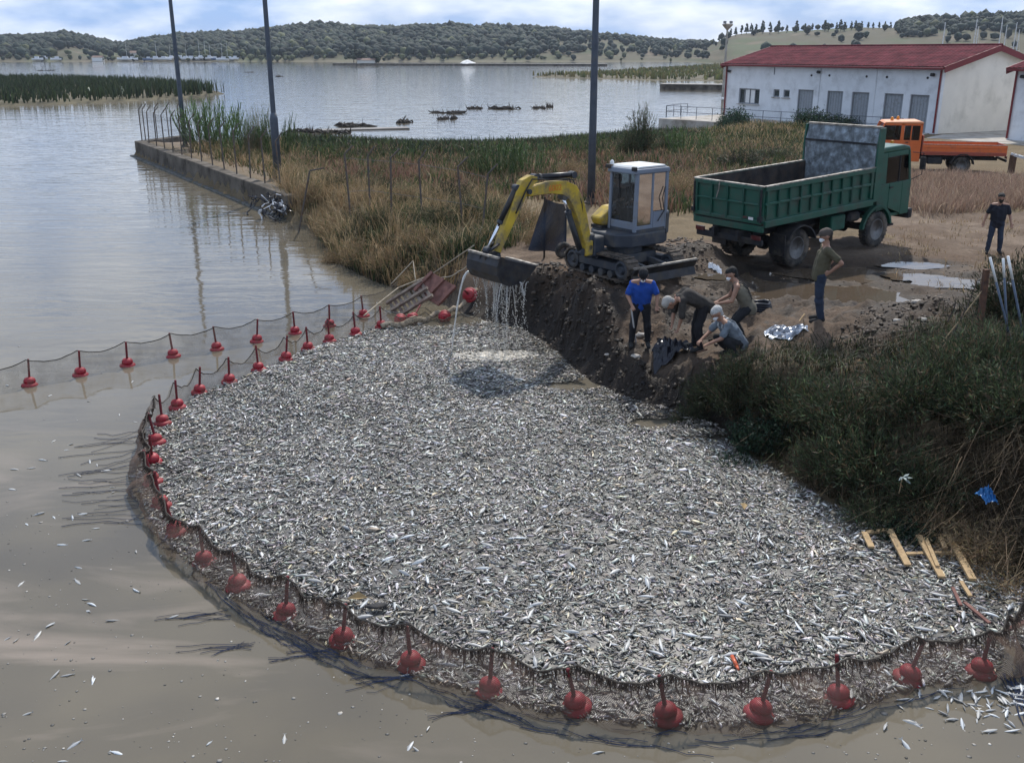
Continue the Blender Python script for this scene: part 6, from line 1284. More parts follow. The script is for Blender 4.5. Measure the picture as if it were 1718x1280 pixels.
def region(px, z, n, r=rv):
    poly = [A2(u, v, z) for u, v in px]; Q = np.array(poly); lo, hi = Q.min(0), Q.max(0); out = np.zeros((0, 2))
    while len(out) < n: q = r.uniform(lo, hi, (n*3, 2)); out = np.vstack([out, q[sdist(q[:,0], q[:,1], Q) > 0]])
    return out[:n]
def tone(base, n, r=rv, a=.35): return np.array(base)[None]*np.exp(r.normal(0, a, (n, 1)))*(1+r.normal(0, .06, (n, 3)))
def grass(name, label, spots, per, spread, hmin, hmax, wid, cols, clump=.5, lean=.35, mt=None, zoff=-.03, patch=0, bias=(0,0)):
    """tufts of blades round the given spots"""
    k = len(spots); n = k*per; c = np.repeat(spots, per, 0); P = c+rv.normal(0, spread, (n, 2)); d = sdist(P[:,0], P[:,1]); ok = d > .02; P = P[ok]; n = len(P); tid = np.repeat(np.arange(k), per)[ok]
    z = gza(P[:,0], P[:,1])+zoff; th = rv.uniform(hmin, hmax, k)[tid]*rv.uniform(.55, 1.1, n)
    if patch: th = th*(.65+.7*(fbm(P[:,0]*patch, P[:,1]*patch, 3, 66)*.5+.5))
    ci = rv.integers(0, len(cols), k)[tid]; mixr = rv.uniform(0, 1, n) < .15; ci = np.where(mixr, rv.integers(0, len(cols), n), ci)
    col = np.array(cols)[ci]*np.exp(rv.normal(0, .28, (n, 1))); la = rv.normal(0, lean, (n, 2))+(P-c[ok])/max(spread, .05)*.12+np.array(bias)
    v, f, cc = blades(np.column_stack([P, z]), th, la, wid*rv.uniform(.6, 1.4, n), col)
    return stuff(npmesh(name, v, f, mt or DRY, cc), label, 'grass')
TAN = [(.30,.215,.115),(.37,.28,.16),(.24,.165,.085),(.33,.23,.13)]; GRN = [(.045,.075,.024),(.06,.085,.03),(.035,.06,.025),(.08,.095,.035)]; RUS = [(.22,.12,.085),(.26,.155,.11),(.17,.095,.065),(.24,.18,.11)]; DRK = [(.022,.032,.016),(.034,.040,.02),(.055,.042,.025),(.018,.026,.015)]
R_BANK = [(470,300),(560,325),(690,335),(800,345),(905,395),(880,425),(800,432),(770,452),(700,480),(640,480),(585,452),(520,400),(470,345)]
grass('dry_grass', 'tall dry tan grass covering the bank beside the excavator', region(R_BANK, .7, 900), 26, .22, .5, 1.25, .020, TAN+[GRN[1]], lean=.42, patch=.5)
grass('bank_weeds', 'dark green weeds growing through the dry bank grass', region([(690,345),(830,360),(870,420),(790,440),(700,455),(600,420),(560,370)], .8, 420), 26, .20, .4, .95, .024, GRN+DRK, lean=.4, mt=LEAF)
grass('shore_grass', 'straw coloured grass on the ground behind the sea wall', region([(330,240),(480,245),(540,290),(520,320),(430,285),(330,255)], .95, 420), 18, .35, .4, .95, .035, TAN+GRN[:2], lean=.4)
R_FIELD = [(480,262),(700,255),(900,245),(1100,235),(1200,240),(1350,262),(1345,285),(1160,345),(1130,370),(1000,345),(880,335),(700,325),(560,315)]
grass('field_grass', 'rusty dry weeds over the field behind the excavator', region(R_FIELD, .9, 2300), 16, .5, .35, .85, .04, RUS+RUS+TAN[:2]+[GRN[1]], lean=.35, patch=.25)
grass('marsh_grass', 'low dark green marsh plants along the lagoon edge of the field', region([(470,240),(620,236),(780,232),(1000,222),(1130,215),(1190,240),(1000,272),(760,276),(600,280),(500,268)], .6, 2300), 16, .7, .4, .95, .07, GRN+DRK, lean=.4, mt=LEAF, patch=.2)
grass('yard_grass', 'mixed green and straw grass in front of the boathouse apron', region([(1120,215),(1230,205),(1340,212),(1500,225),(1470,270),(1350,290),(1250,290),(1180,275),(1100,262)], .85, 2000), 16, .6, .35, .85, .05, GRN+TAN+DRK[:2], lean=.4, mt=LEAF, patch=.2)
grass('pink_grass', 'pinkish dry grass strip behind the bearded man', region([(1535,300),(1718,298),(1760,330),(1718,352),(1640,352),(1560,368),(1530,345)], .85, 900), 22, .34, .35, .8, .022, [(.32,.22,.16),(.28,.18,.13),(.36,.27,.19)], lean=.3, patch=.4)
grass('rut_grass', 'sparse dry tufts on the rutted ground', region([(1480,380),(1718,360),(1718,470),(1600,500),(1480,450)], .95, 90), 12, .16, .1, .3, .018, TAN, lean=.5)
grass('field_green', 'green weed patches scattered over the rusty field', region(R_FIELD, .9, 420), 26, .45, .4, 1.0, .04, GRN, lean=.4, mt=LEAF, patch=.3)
R_RB = [(1215,760),(1150,690),(1140,650),(1200,630),(1290,600),(1400,610),(1500,625),(1590,605),(1650,530),(1718,480),(1800,600),(1800,960),(1700,930),(1600,870),(1500,850),(1430,820),(1330,740),(1250,690)]
grass('scrub_grass', 'tangled dark olive grass covering the near bank', region(R_RB, 1.1, 1100), 24, .17, .15, .5, .013, DRK+DRK+GRN[:2]+[(.10,.07,.042),(.13,.10,.06)], lean=.75, mt=LEAF, zoff=-.05, bias=(-.12,-.2))
grass('hanging_grass', 'brown dead grass hanging over the near bank edge', region([(1300,700),(1440,780),(1540,800),(1640,760),(1760,800),(1760,960),(1640,890),(1500,850),(1400,810)], .8, 520), 26, .14, .3, .7, .010, [(.10,.07,.045),(.15,.11,.07),(.06,.05,.03),(.19,.145,.09)], lean=.9, mt=DRY, bias=(-.25,-.5))

def shrub_meshes(kind, seed):
    r = np.random.default_rng(seed)
    if kind == 'feather':                                  # tamarisk-like: many fine upright sprays
        n = 260; a = r.uniform(0, 6.28, n); rad = np.sqrt(r.uniform(0, 1, n)); tipd = np.stack([np.cos(a)*rad, np.sin(a)*rad, r.uniform(.35, 1.05, n)*(1.08-.45*rad**2)], -1)
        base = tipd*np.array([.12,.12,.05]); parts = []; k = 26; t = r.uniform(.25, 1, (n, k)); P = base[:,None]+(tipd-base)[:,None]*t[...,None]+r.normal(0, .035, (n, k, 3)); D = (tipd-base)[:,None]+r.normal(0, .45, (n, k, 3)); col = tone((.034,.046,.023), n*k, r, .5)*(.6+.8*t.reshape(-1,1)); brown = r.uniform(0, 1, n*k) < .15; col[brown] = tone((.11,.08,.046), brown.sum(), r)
        fol = leaves(P.reshape(-1,3), D.reshape(-1,3), r.uniform(.05, .13, n*k), col, r, .16)
    elif kind == 'leafy':                                  # broad-leaved bush
        n = 120; a = r.uniform(0, 6.28, n); rad = np.sqrt(r.uniform(0, 1, n)); tipd = np.stack([np.cos(a)*rad, np.sin(a)*rad, r.uniform(.3, 1, n)*(1.05-.4*rad**2)], -1); base = tipd*np.array([.1,.1,.05]); k = 30
        t = r.uniform(.35, 1.02, (n, k)); P = base[:,None]+(tipd-base)[:,None]*t[...,None]+r.normal(0, .06, (n, k, 3)); D = r.normal(0, 1, (n, k, 3))+np.array([0,0,.2]); col = tone((.028,.055,.032), n*k, r, .4)
        fol = leaves(P.reshape(-1,3), D.reshape(-1,3), r.uniform(.06, .12, n*k), col, r, .5)
    elif kind == 'dry':                                    # brittle dry bush
        n = 220; a = r.uniform(0, 6.28, n); rad = np.sqrt(r.uniform(0, 1, n)); tipd = np.stack([np.cos(a)*rad, np.sin(a)*rad, r.uniform(.3, 1, n)*(1.05-.4*rad**2)], -1); base = tipd*np.array([.1,.1,.05]); k = 22
        t = r.uniform(.35, 1.0, (n, k)); P = base[:,None]+(tipd-base)[:,None]*t[...,None]+r.normal(0, .04, (n, k, 3)); D = (tipd-base)[:,None]*.6+r.normal(0, .5, (n, k, 3)); col = tone((.25,.18,.10), n*k, r, .35)
        fol = leaves(P.reshape(-1,3), D.reshape(-1,3), r.uniform(.06, .16, n*k), col, r, .13)
    elif kind == 'cane':                                   # giant reed: tall stems with long arching leaves
        n = 46; a = r.uniform(0, 6.28, n); rad = np.sqrt(r.uniform(0, 1, n))*.75; base = np.stack([np.cos(a)*rad, np.sin(a)*rad, np.zeros(n)], -1); tipd = base*np.array([1.7,1.7,1])+np.stack([r.normal(0, .1, n), r.normal(0, .1, n), r.uniform(.6, 1.0, n)], -1); k = 15
        t = np.linspace(.22, .98, k)[None].repeat(n, 0); P = base[:,None]+(tipd-base)[:,None]*t[...,None]; az = r.uniform(0, 6.28, (n, k)); N_ = n*k; ln = r.uniform(.16, .30, N_); col = tone((.085,.15,.05), N_, r, .3)
        out = np.stack([np.cos(az), np.sin(az)], -1).reshape(-1, 2)*r.uniform(.6, 1.2, (N_, 1)); fol = blades(P.reshape(-1, 3), ln, out, np.full(N_, .024), col, r, .55)
    elif kind == 'airy':                                   # thin grey-green wispy shrub
        n = 150; a = r.uniform(0, 6.28, n); rad = np.sqrt(r.uniform(0, 1, n)); tipd = np.stack([np.cos(a)*rad*.6, np.sin(a)*rad*.6, r.uniform(.4, 1, n)], -1); base = tipd*.05; k = 26; t = r.uniform(.4, 1, (n, k)); P = base[:,None]+(tipd-base)[:,None]*t[...,None]+r.normal(0, .02, (n, k, 3)); D = (tipd-base)[:,None]+r.normal(0, .3, (n, k, 3)); fol = leaves(P.reshape(-1,3), D.reshape(-1,3), r.uniform(.03, .08, n*k), tone((.14,.17,.10), n*k, r, .3), r, .12)
    m = MB()
    for i in range(0, n, max(1, n//(46 if kind == 'cane' else 34))):
        b, tp = Vector(base[i]), Vector(tipd[i]); mid = b.lerp(tp, .5)+Vector((0,0,.05)); m.tube([Vector((b.x*.4, b.y*.4, -.12)), mid, tp], [.014, .008, .002] if kind != 'cane' else [.010, .008, .004], 4)
    return fol, m
STEM = {'feather': mat('brown_twig', (.10,.07,.045), .9, var=.4), 'leafy': mat('brown_twig', (.1,.07,.045), .9), 'dry': mat('straw_twig', (.26,.19,.11), .9, var=.3), 'cane': mat('cane_stem', (.16,.18,.07), .7, var=.3), 'airy': mat('straw_twig', (.26,.19,.11), .9)}
PROTO = {}
def shrub(kind, var, x, y, rad, h, label, cat, group, rz=None, name=None, z=None):
    key = (kind, var)
    if key not in PROTO:
        (v, f, c), m = shrub_meshes(kind, 100+var*7+len(kind)); fo = npmesh('foliage', v, f, BUSH if kind not in ('dry',) else DRY, c); st = m.build('stems', STEM[kind]); PROTO[key] = (fo.data, st.data); bpy.data.objects.remove(fo); bpy.data.objects.remove(st)
    t = thing(name or {'feather': 'tamarisk_bush', 'leafy': 'leafy_bush', 'dry': 'dry_bush', 'cane': 'cane_clump', 'airy': 'wispy_bush'}[kind], label, cat, (x, y, (gz(x, y) if z is None else z)-.05), rv.uniform(0, 6.28) if rz is None else rz, group); t.scale = (rad, rad, h)
    for nm, me in zip(('foliage', 'stems'), PROTO[key]): o = bpy.data.objects.new(nm, me); COL.objects.link(o); o.parent = t
    return t
rs = random.Random(4)
# near bank scrub
for u, v, z, rad, h, kd in [(1185,655,.6,.5,.6,'feather'),(1160,675,.4,.4,.5,'feather'),(1250,630,1.0,.5,.6,'feather'),(1235,665,.7,.65,.75,'feather'),(1300,640,1.1,.6,.6,'feather'),(1360,660,1.1,.75,.8,'feather'),(1430,690,1.1,.8,.85,'feather'),(1400,740,.8,.7,.8,'feather'),(1470,760,.8,.75,.9,'feather'),(1540,700,1.2,.85,.9,'feather'),(1560,790,.8,.7,.85,'feather'),(1620,650,1.6,.9,1.0,'feather'),(1690,620,1.8,.85,1.1,'feather'),(1660,720,1.3,.8,.8,'feather'),(1480,830,.5,.55,.6,'feather'),(1715,700,1.5,.9,.9,'feather'),(1700,530,1.8,.8,1.2,'feather')]:
    p = at(u, v, z); k_ = rs.uniform(.95, 1.3); shrub(kd, rs.randint(0, 2), p.x, p.y, rad*k_, h*k_*rs.uniform(.95, 1.3), 'dark olive feathery bush in the thicket on the near bank', 'bush', 'feathery bushes on the near bank')
for u, v, z, rad, h, lb in [(1275,715,.5,.60,.80,'dark glossy leafy bush spilling over the near bank edge onto the fish'),(1235,760,.2,.45,.5,'low leafy bush at the water edge below the feathery thicket'),(1535,860,.4,.5,.6,'small leafy bush above the broken pallet'),(1610,690,1.4,.5,.6,'leafy bush standing among tangled twigs below the leaning pipes')]:
    p = at(u, v, z); shrub('leafy', rs.randint(0, 1), p.x, p.y, rad, h, lb, 'bush', None)
for u, v, z, rad, h in [(1690,800,1.2,.7,.6),(1650,860,.7,.6,.6),(1715,880,.9,.6,.6),(1590,800,.9,.5,.6),(1700,950,.5,.5,.4)]:
    p = at(u, v, z); t = shrub('dry', rs.randint(0, 1), p.x, p.y, rad, h, 'brown dead twiggy bush on the near bank above the pallet', 'bush', 'dead bushes above the pallet')
# bank beside the excavator
for u, v, z, rad, h in [(735,400,.8,.9,1.2),(780,385,.9,.85,1.2),(700,385,.9,.7,1.0),(820,375,1.0,.7,1.0),(640,395,.7,.6,.8),(590,400,.6,.55,.7),(760,345,1.0,.9,1.2),(640,330,.9,.8,1.1),(560,330,.8,.7,1.0)]:
    p = at(u, v, z); shrub('feather', rs.randint(0, 2), p.x, p.y, rad, h, 'dark green feathery bush amid dry grass on the excavator bank', 'bush', 'green bushes on the excavator bank')
for u, v, z, rad, h in [(520,350,.6,.8,1.0),(560,385,.5,.9,1.0),(605,430,.4,.8,.9),(650,440,.5,.8,.85),(700,425,.7,.8,.9),(680,350,.9,.8,1.0),(620,360,.8,.9,1.0),(745,440,.7,.6,.7),(880,385,1.0,.7,.9),(900,410,1.1,.5,.7),(560,430,.2,.5,.6),(690,470,.3,.55,.6)]:
    p = at(u, v, z); shrub('dry', rs.randint(0, 1), p.x, p.y, rad, h, 'straw coloured dry bush on the bank slope by the broken fence', 'bush', 'dry bushes on the excavator bank')
# field and sea wall
for u, v, rad, h, var, lb in [(835,305,1.2,2.0,0,'bright green cane clump with arching leaves behind the excavator boom'),(880,300,1.0,1.7,1,'smaller cane clump growing beside the bright arching cane'),(800,300,.8,1.4,0,'low cane clump in front of the leaning fence posts'),(345,250,1.7,2.9,1,'tall green reeds beside the slim lamp post on the sea wall'),(375,250,1.4,2.5,0,'tall reeds in the middle of the sea wall thicket'),(408,262,1.2,2.0,1,'short reeds between the tall reeds and the wispy shrub'),(465,268,.9,2.4,0,'narrow reed stand right behind the sleeved lamp post')]:
    p = at(u, v, .9); shrub('cane', var, p.x, p.y, rad, h, lb, 'reeds', None)
for u, v, rad, h in [(440,262,1.3,3.0),(420,265,.9,2.4)]: p = at(u, v, .9); shrub('airy', 0, p.x, p.y, rad, h, 'thin pale wispy shrub beside the sleeved lamp post', 'bush', 'wispy shrubs at the sea wall')
for u, v, rad, h, kd, lb in [(1075,262,1.0,2.9,'feather','tall rounded dark green bush behind the excavator cab'),(1055,265,.9,1.8,'feather','lower dark bush leaning against the tall rounded one'),(1150,262,1.2,1.7,'cane','yellow green bush between the dark bush and the yard grass'),(1120,258,1.1,1.4,'feather','olive bush beside the yellow green one'),(1235,207,1.5,1.9,'leafy','broad leaved fig bush at the left corner of the boathouse'),(1218,210,1.0,1.3,'leafy','small fig bush spilling over the apron edge by the jetty'),(1360,212,1.6,1.7,'leafy','broad leaved fig bush before the second grey door'),(1395,214,1.5,1.3,'leafy','fig bush before the third grey door'),(1420,216,1.2,1.2,'leafy','low fig bush behind the tipper headboard'),(1240,285,1.6,1.1,'feather','grey green bush mound left of the tipper tailgate'),(1300,275,1.5,1.0,'feather','grey green bush mound behind the tipper bed side')]:
    p = at(u, v, .9); shrub(kd, 0 if kd != 'feather' else rs.randint(0, 2), p.x, p.y, rad, h, lb, 'bush', None, name='fig_bush' if 'fig' in lb else None)
for u, v in [(1150,335),(1135,320),(1110,325),(985,300),(960,290),(1170,310)]:
    p = at(u, v, .95); shrub('dry', rs.randint(0, 1), p.x, p.y, .8, .95, 'rust brown dry weed clump in the field behind the excavator', 'bush', 'rusty weed clumps in the field')

# ------------------------------------------------------------------ marsh islands in the lagoon
def island(pts, h, name, r=None):
    m = MB(); n = len(pts); c = Vector((sum(p[0] for p in pts)/n, sum(p[1] for p in pts)/n, h)); m.add([(*p, -.3) for p in pts]+[tuple(c+(Vector((*p, h))-c)*.93) for p in pts]+[tuple(c)], [(i, (i+1) % n, n+(i+1) % n, n+i) for i in range(n)]+[(n+i, n+(i+1) % n, 2*n) for i in range(n)])
    return struct(m.build(name, mat('marsh_soil', (.10,.085,.05), .95, var=.4, scale=.3)))
I1 = [(-160,112),(-64,127),(-57,134),(-53,139),(-48,152),(-46,166),(-50,172),(-70,215),(-105,250),(-160,262)]; island(I1, .45, 'reed_island')
I2 = [(3.5,279),(14,262),(30,245),(50,236),(95,232),(160,300),(220,560),(150,640),(90,480),(40,360)]; island(I2, .5, 'marsh_island')
def reed_bed(poly, n, h, col, name, label, w=.35, hf=None):
    Q = np.array(poly); lo, hi = Q.min(0), Q.max(0); P = np.zeros((0, 2))
    while len(P) < n: q = rv.uniform(lo, hi, (n*3, 2)); P = np.vstack([P, q[sdist(q[:,0], q[:,1], Q) > .6]])
    P = P[:n]; H = h*rv.uniform(.6, 1.15, n)*(.55+.9*(fbm(P[:,0]*.12, P[:,1]*.06, 3, 9)*.5+.5))
    if hf is not None: H = H*hf(P[:,0], P[:,1])
    v, f, c = blades(np.column_stack([P, np.full(n, .3)]), H, rv.normal(0, .18, (n, 2)), np.full(n, w)*rv.uniform(.6, 1.3, n), np.array(col)[rv.integers(0, len(col), n)]*np.exp(rv.normal(0, .25, (n, 1))))
    return stuff(npmesh(name, v, f, LEAF, c), label, 'reeds')
reed_bed(I1, 20000, 1.45, [(.022,.036,.018),(.03,.045,.02),(.04,.05,.024)], 'reed_bed', 'dense dark green reed bed on the low island beyond the sea wall', .22, lambda x, y: 1+1.5*np.exp(-((x+52)/9)**2-((y-156)/20)**2))
reed_bed(I2, 12000, 1.3, [(.11,.115,.045),(.085,.10,.04),(.14,.12,.055)], 'marsh_reeds', 'olive marsh grass on the flat island beyond the lagoon', .6)
TREE_BW = []
for i, (x, y, h) in enumerate([(-82,531,6),(-78,532,7),(-70,529,4)]):
    t = thing('breakwater_tree', 'dark bushy tree growing on the far breakwater by the hut', 'tree', (x, y, .9), group='trees on the far breakwater'); n = 20; P = rv.normal(0, 1, (n, 3))*np.array([1.6,1.2,h*.16])+np.array([0,0,h*.6]); v, f, c = lumps(P, rv.uniform(.8, 1.6, n), rv.uniform(.7, 1.3, n), tone((.02,.03,.018), n)); npmesh('crown', v, f, leafmat('far_leaves', .8, .1), c, parent=t); m = MB(); m.tube([(0,0,-.3),(.1,0,h*.6)], [.25,.12], 6); m.build('trunk', M_WOODD, t)
# driftwood rafts in the lagoon shallows
def drift(u, v, wpx, seed, label):
    r = random.Random(seed); p = at(u, v, 0); s = wpx/FPX*p.y*.5; m = MB()
    for k in range(16):
        a = r.uniform(-.35, .35)+(pi if r.random() < .5 else 0); L_ = s*r.uniform(.25, .8); c = Vector((r.uniform(-s*.9, s*.9), r.uniform(-1.2, 1.2), -.06)); d = Vector((cos(a), sin(a), 0)); up = r.uniform(.0, .28); P = [c-d*L_*.5+Vector((0,0,-.05)), c+Vector((0,0,.12+r.uniform(0,.15))), c+d*L_*.4+Vector((0,r.uniform(-.2,.2),up*.6)), c+d*L_*.6+Vector((0,0,up))]
        w = r.uniform(.06, .17); m.tube(P, [w, w*1.1, w*.7, w*.2], 6)
        if r.random() < .6: q = P[2]; m.tube([q, q+Vector((r.uniform(-.4,.4), 0, r.uniform(.25,.7)))], [w*.4, w*.1], 5)
    return tag(m.build('driftwood', M_WOODD, smooth=True, loc=p), label, 'driftwood')
for i, (u, v, w, lb) in enumerate([(510,222,60,'dark driftwood raft beside the reeds of the sea wall'),(500,232,50,'low driftwood lying against the marsh edge by the sea wall'),(592,212,62,'bulky tangled driftwood heap in the lagoon shallows'),(565,224,40,'small driftwood between the bulky heap and the marsh edge'),(680,206,24,'small lone driftwood piece midway between two bigger heaps'),(752,190,50,'long driftwood tangle with a low dark hump'),(750,200,30,'thin driftwood floating just inshore of the long tangle'),(798,183,26,'compact driftwood hump beside the long tangle'),(845,183,60,'spread driftwood with forked branches on the open lagoon'),(905,182,22,'thin driftwood twigs near the forked branches'),(922,180,10,'upright broken stick poking out of the lagoon'),(80,119,30,'distant driftwood near the far reed island'),(15,130,20,'distant driftwood beyond the reed island edge'),(418,122,16,'distant stick floating beyond the tip of the reed island'),(470,129,12,'distant small snag past the sleeved lamp post')]): drift(u, v, w, i, lb)
m = MB(); m.bar((0,0,-.1), (9.5,2.5,-.02), 1.6, .3); bar = struct(m.build('mud_bar', mat('wet_mud_bar', (.16,.14,.12), .5, var=.3, scale=.5), loc=at(497,220,0)))
for (u, v), lb in (((147,160), 'curved pale hose end rising at the reed island edge'), ((203,158), 'short upright pale hose at the reed island edge')):
    p = at(u, v+8, 0); m = MB(); m.tube([(-5 if u < 180 else -.8,-.2,.15),(-1.5 if u < 180 else -.4,0,.15),(0,0,.5),(.5,0,1.1),(.3,0,1.7)], .13, 8); tag(m.build('pale_hose', mat('pale_hose', (.62,.62,.45), .6), smooth=True, loc=p), lb, 'hose')
# ------------------------------------------------------------------ props on the bank
M_PAL = mat('grey_pallet_wood', (.19,.155,.125), .9, var=.35, scale=6, bump=.5, bscale=30, dirt=(.12,.07,.06), dirt_amt=.4, dscale=5); M_PALR = mat('reddish_pallet_wood', (.16,.075,.06), .85, var=.35, scale=6, bump=.4, bscale=30)
def pallet(label, corner, ex, ey, mt, slats, skew=0):
    """slatted pallet: ex, ey edge vectors"""
    t = thing('pallet', label, 'pallet', corner); ex, ey = Vector(ex), Vector(ey); n = ex.cross(ey).normalized()
    for i in range(3): q = i/2; m = MB(); m.bar(ey*q*.94+ey*.03, ey*q*.94+ey*.03+ex, .09, .07, up=n); m.build('bearer', mt, t)
    for i in range(slats): q = (i+.5)/slats; m = MB(); m.bar(ex*q+n*.05, ex*q+ey+n*.05+Vector((RNG.uniform(-.01,.01),0,0)), .085, .022, up=n); m.build('slat', mt, t)
    return t
p0 = depth(648,508,25.3); pallet('weathered grey slatted pallet leaning upright in the water by the bank', p0, depth(708,470,25.0)-p0+Vector((0,0,0)), depth(664,528,24.6)-p0+Vector((0,.0,-.1)), M_PAL, 8)
p1 = depth(694,487,24.9); pallet('reddish slatted pallet leaning behind the grey pallet', p1, depth(724,456,25.1)-p1, depth(735,512,24.3)-p1, M_PALR, 8)
def broken_pallet():
    o = at(1500, 920, .1); t = thing('broken_pallet', 'broken pale timber pallet lying half in the fish by the near bank', 'pallet', o)
    def bd(a, b, w, h, z0=.1, z1=.1, mt=M_WOODP): m = MB(); m.bar(at(*a, z0)-o, at(*b, z1)-o, w, h); m.build('board', mt, t)
    bd((1450,893), (1462,918), .085, .03); bd((1492,888), (1523,948), .09, .03, .14, .08); bd((1541,898), (1580,968), .085, .03, .14, .08); bd((1553,903), (1573,950), .05, .03, .16, .12); bd((1584,884), (1632,972), .095, .035, .18, .1); bd((1455,893), (1496,888), .07, .03, .07, .08); bd((1520,929), (1602,926), .06, .03, .06, .08); bd((1578,902), (1586,920), .06, .03, .18, .14)
broken_pallet()
for a, b, r, lb in (((1690,1056,.12), (1722,1042,.25), .03, 'red painted stick poking out of the fish at the net end'), ((1612,975,.1), (1628,1000,.1), .025, 'short pale timber offcut among the fish below the broken pallet'), ((1598,985,.1), (1612,1015,.1), .02, 'thin reddish lath among the fish beside the timber offcut'), ((1618,1010,.1), (1660,1045,.12), .022, 'splintered red lath leading to the net end')):
    m = MB(); m.bar(at(*a), at(*b), r*2, r); tag(m.build('lath', M_PALR if 'red' in lb else M_WOODP), lb, 'timber')
m = MB(); m.tube([at(1228,1100,.09), at(1236,1117,.08)], .022, 10); m.tube([at(1236,1117,.08), at(1239,1123,.08)], [.018,.014], 8); bt = m.build('bottle', mat('orange_bottle', (.55,.12,.05), .35, var=.2), smooth=True); tag(bt, 'small orange plastic bottle floating on the fish by the net', 'bottle')
m = MB(); m.lathe([(.02,0),(.10,.01),(.12,.02),(.05,.03)], n=14); sp = m.build('slipper', M_BLACK, smooth=True, loc=at(632,1018,.07), rot=(.1,.05,.3)); sp.scale = (1.2,.5,1); tag(sp, 'black rubber slipper sole floating on the fish by the net', 'slipper')
m = MB(); m.add([(-.13,-.02,0),(0,.05,.07),(.13,0,.01),(.02,-.07,.03)], [(0,1,2),(0,2,3)]); tag(m.build('leaf', mat('dead_leaf', (.30,.21,.10), .8), loc=at(600,1003,.09)), 'withered tan leaf standing in the fish against the net rope', 'leaf')
for u, v in ((1247,850),(935,575)): m = MB(); m.add([(-.09,-.03,0),(0,.05,.05),(.12,0,.01),(.02,-.06,.03)], [(0,1,2),(0,2,3)]); tag(m.build('leaf', mat('dead_leaf', (.30,.21,.10), .8), loc=at(u, v, .09), rot=(0,0,1.2)), 'tan dead leaf lying on the fish near the bank bush' if u > 1000 else 'pale leaf scrap at the foot of the dug bank', 'leaf')
# landing nets, bag, tarpaulin scraps, pipes, posts
NETG = net_mat('landing_net_mesh', (.12,.12,.11), .4, 22, .22)
def landing_net(label, hoop_c, ex, ey, depth_v, pole_a, pole_b, pmt, hmt):
    t = thing('landing_net', label, 'landing net', hoop_c); ex, ey, dv = Vector(ex), Vector(ey), Vector(depth_v); n = 20; o = Vector(hoop_c)
    ring = [ex*cos(2*pi*i/n)+ey*sin(2*pi*i/n) for i in range(n+1)]; m = MB(); m.tube(ring, .014, 6); m.build('hoop', hmt, t)
    rows = [[p*s+dv*d for p in ring] for s, d in ((.99,0),(.9,.35),(.7,.7),(.35,.95),(.05,1.0))]; sheet('bag', rows, NETG, t)
    m = MB(); m.tube([Vector(pole_a)-o, Vector(pole_b)-o], .017, 8); m.build('handle', pmt, t); return t
M_ALU = mat('white_tube', (.66,.68,.70), .35, metal=.3, var=.1)
hc = at(1072, 608, .36); landing_net('landing net with white pole and square hoop dipped before the man in blue', hc, (.22,0,0), (0,.12,.20), (.0,.15,-.28), hc+Vector((-.03,.10,.18)), Vector((2.40,19.02,1.62)), M_ALU, M_EDGE)
hc = at(1128, 606, .55); landing_net('dark hooped landing net held out over the bank by the crouching man', hc, (.36,.02,0), (0,.10,.20), (-.02,.1,-.42), hc+Vector((.3,.05,.12)), Vector((3.68,17.62,1.18)), M_RUST, M_CYL)
hc = at(1318, 562, 1.36); landing_net('landing net lying on silver plastic beside the man in the olive shirt', hc, (.26,0,.0), (0,.26,.02), (0,.02,-.05), hc+Vector((.18,.20,.02)), at(1350,527,1.62), M_WOODP, M_EDGE)
def crumpled(name, c, rx, ry, h, mt, label, cat, seed):
    n = 22; v = []; f = []; g = np.linspace(-1, 1, n); rr = np.random.default_rng(seed)
    for i in range(n):
        for j in range(n):
            x, y = g[i], g[j]; q = max(0, 1-(x*x+y*y)*.55); x2 = c.x+rx*x*(1+.15*float(vnoise(np.array(i*.4), np.array(j*.3), seed))); y2 = c.y+ry*y*(1+.2*float(vnoise(np.array(i*.3+9), np.array(j*.5), seed)))
            v.append((x2, y2, (c.z if seed == 99 else gz(x2, y2))+.012+h*q*(.35+abs(float(fbm(np.array(x*3.+seed), np.array(y*3.), 4, seed)))*1.5)))
    f = [(i*n+j, (i+1)*n+j, (i+1)*n+j+1, i*n+j+1) for i in range(n-1) for j in range(n-1)]; m = MB(); m.add(v, f); o = m.build(name, mt); return tag(o, label, cat)
M_SILV = mat('silver_plastic', (.34,.37,.42), .22, metal=.4, var=.5, scale=9, dirt=(.07,.07,.08), dirt_amt=.5, dscale=7); M_WPLA = mat('white_plastic', (.66,.67,.69), .35, var=.2, scale=7, dirt=(.3,.27,.23), dirt_amt=.3, dscale=5); M_BPLA = mat('black_plastic', (.010,.011,.018), .3, var=.5, scale=8)
crumpled('plastic_sheet', at(1318,562,1.4), .34, .26, .12, M_SILV, 'crumpled silver plastic sheet on the ground beside the standing man', 'plastic sheet', 3)
crumpled('bin_bag', at(1128,590,.8), .36, .28, .36, M_BPLA, 'black plastic bag under the hands of the bent man', 'bag', 5)
crumpled('white_bag', at(1199,448,1.5), .16, .12, .12, M_WPLA, 'white plastic scrap beside the dozer blade end', 'plastic bag', 6)
p = at(1655, 838, .95); crumpled('blue_bag', p, .08, .15, .16, mat('blue_plastic', (.012,.10,.27), .35, var=.3, scale=8), 'bright blue plastic bag caught in the near bank twigs', 'bag', 99)
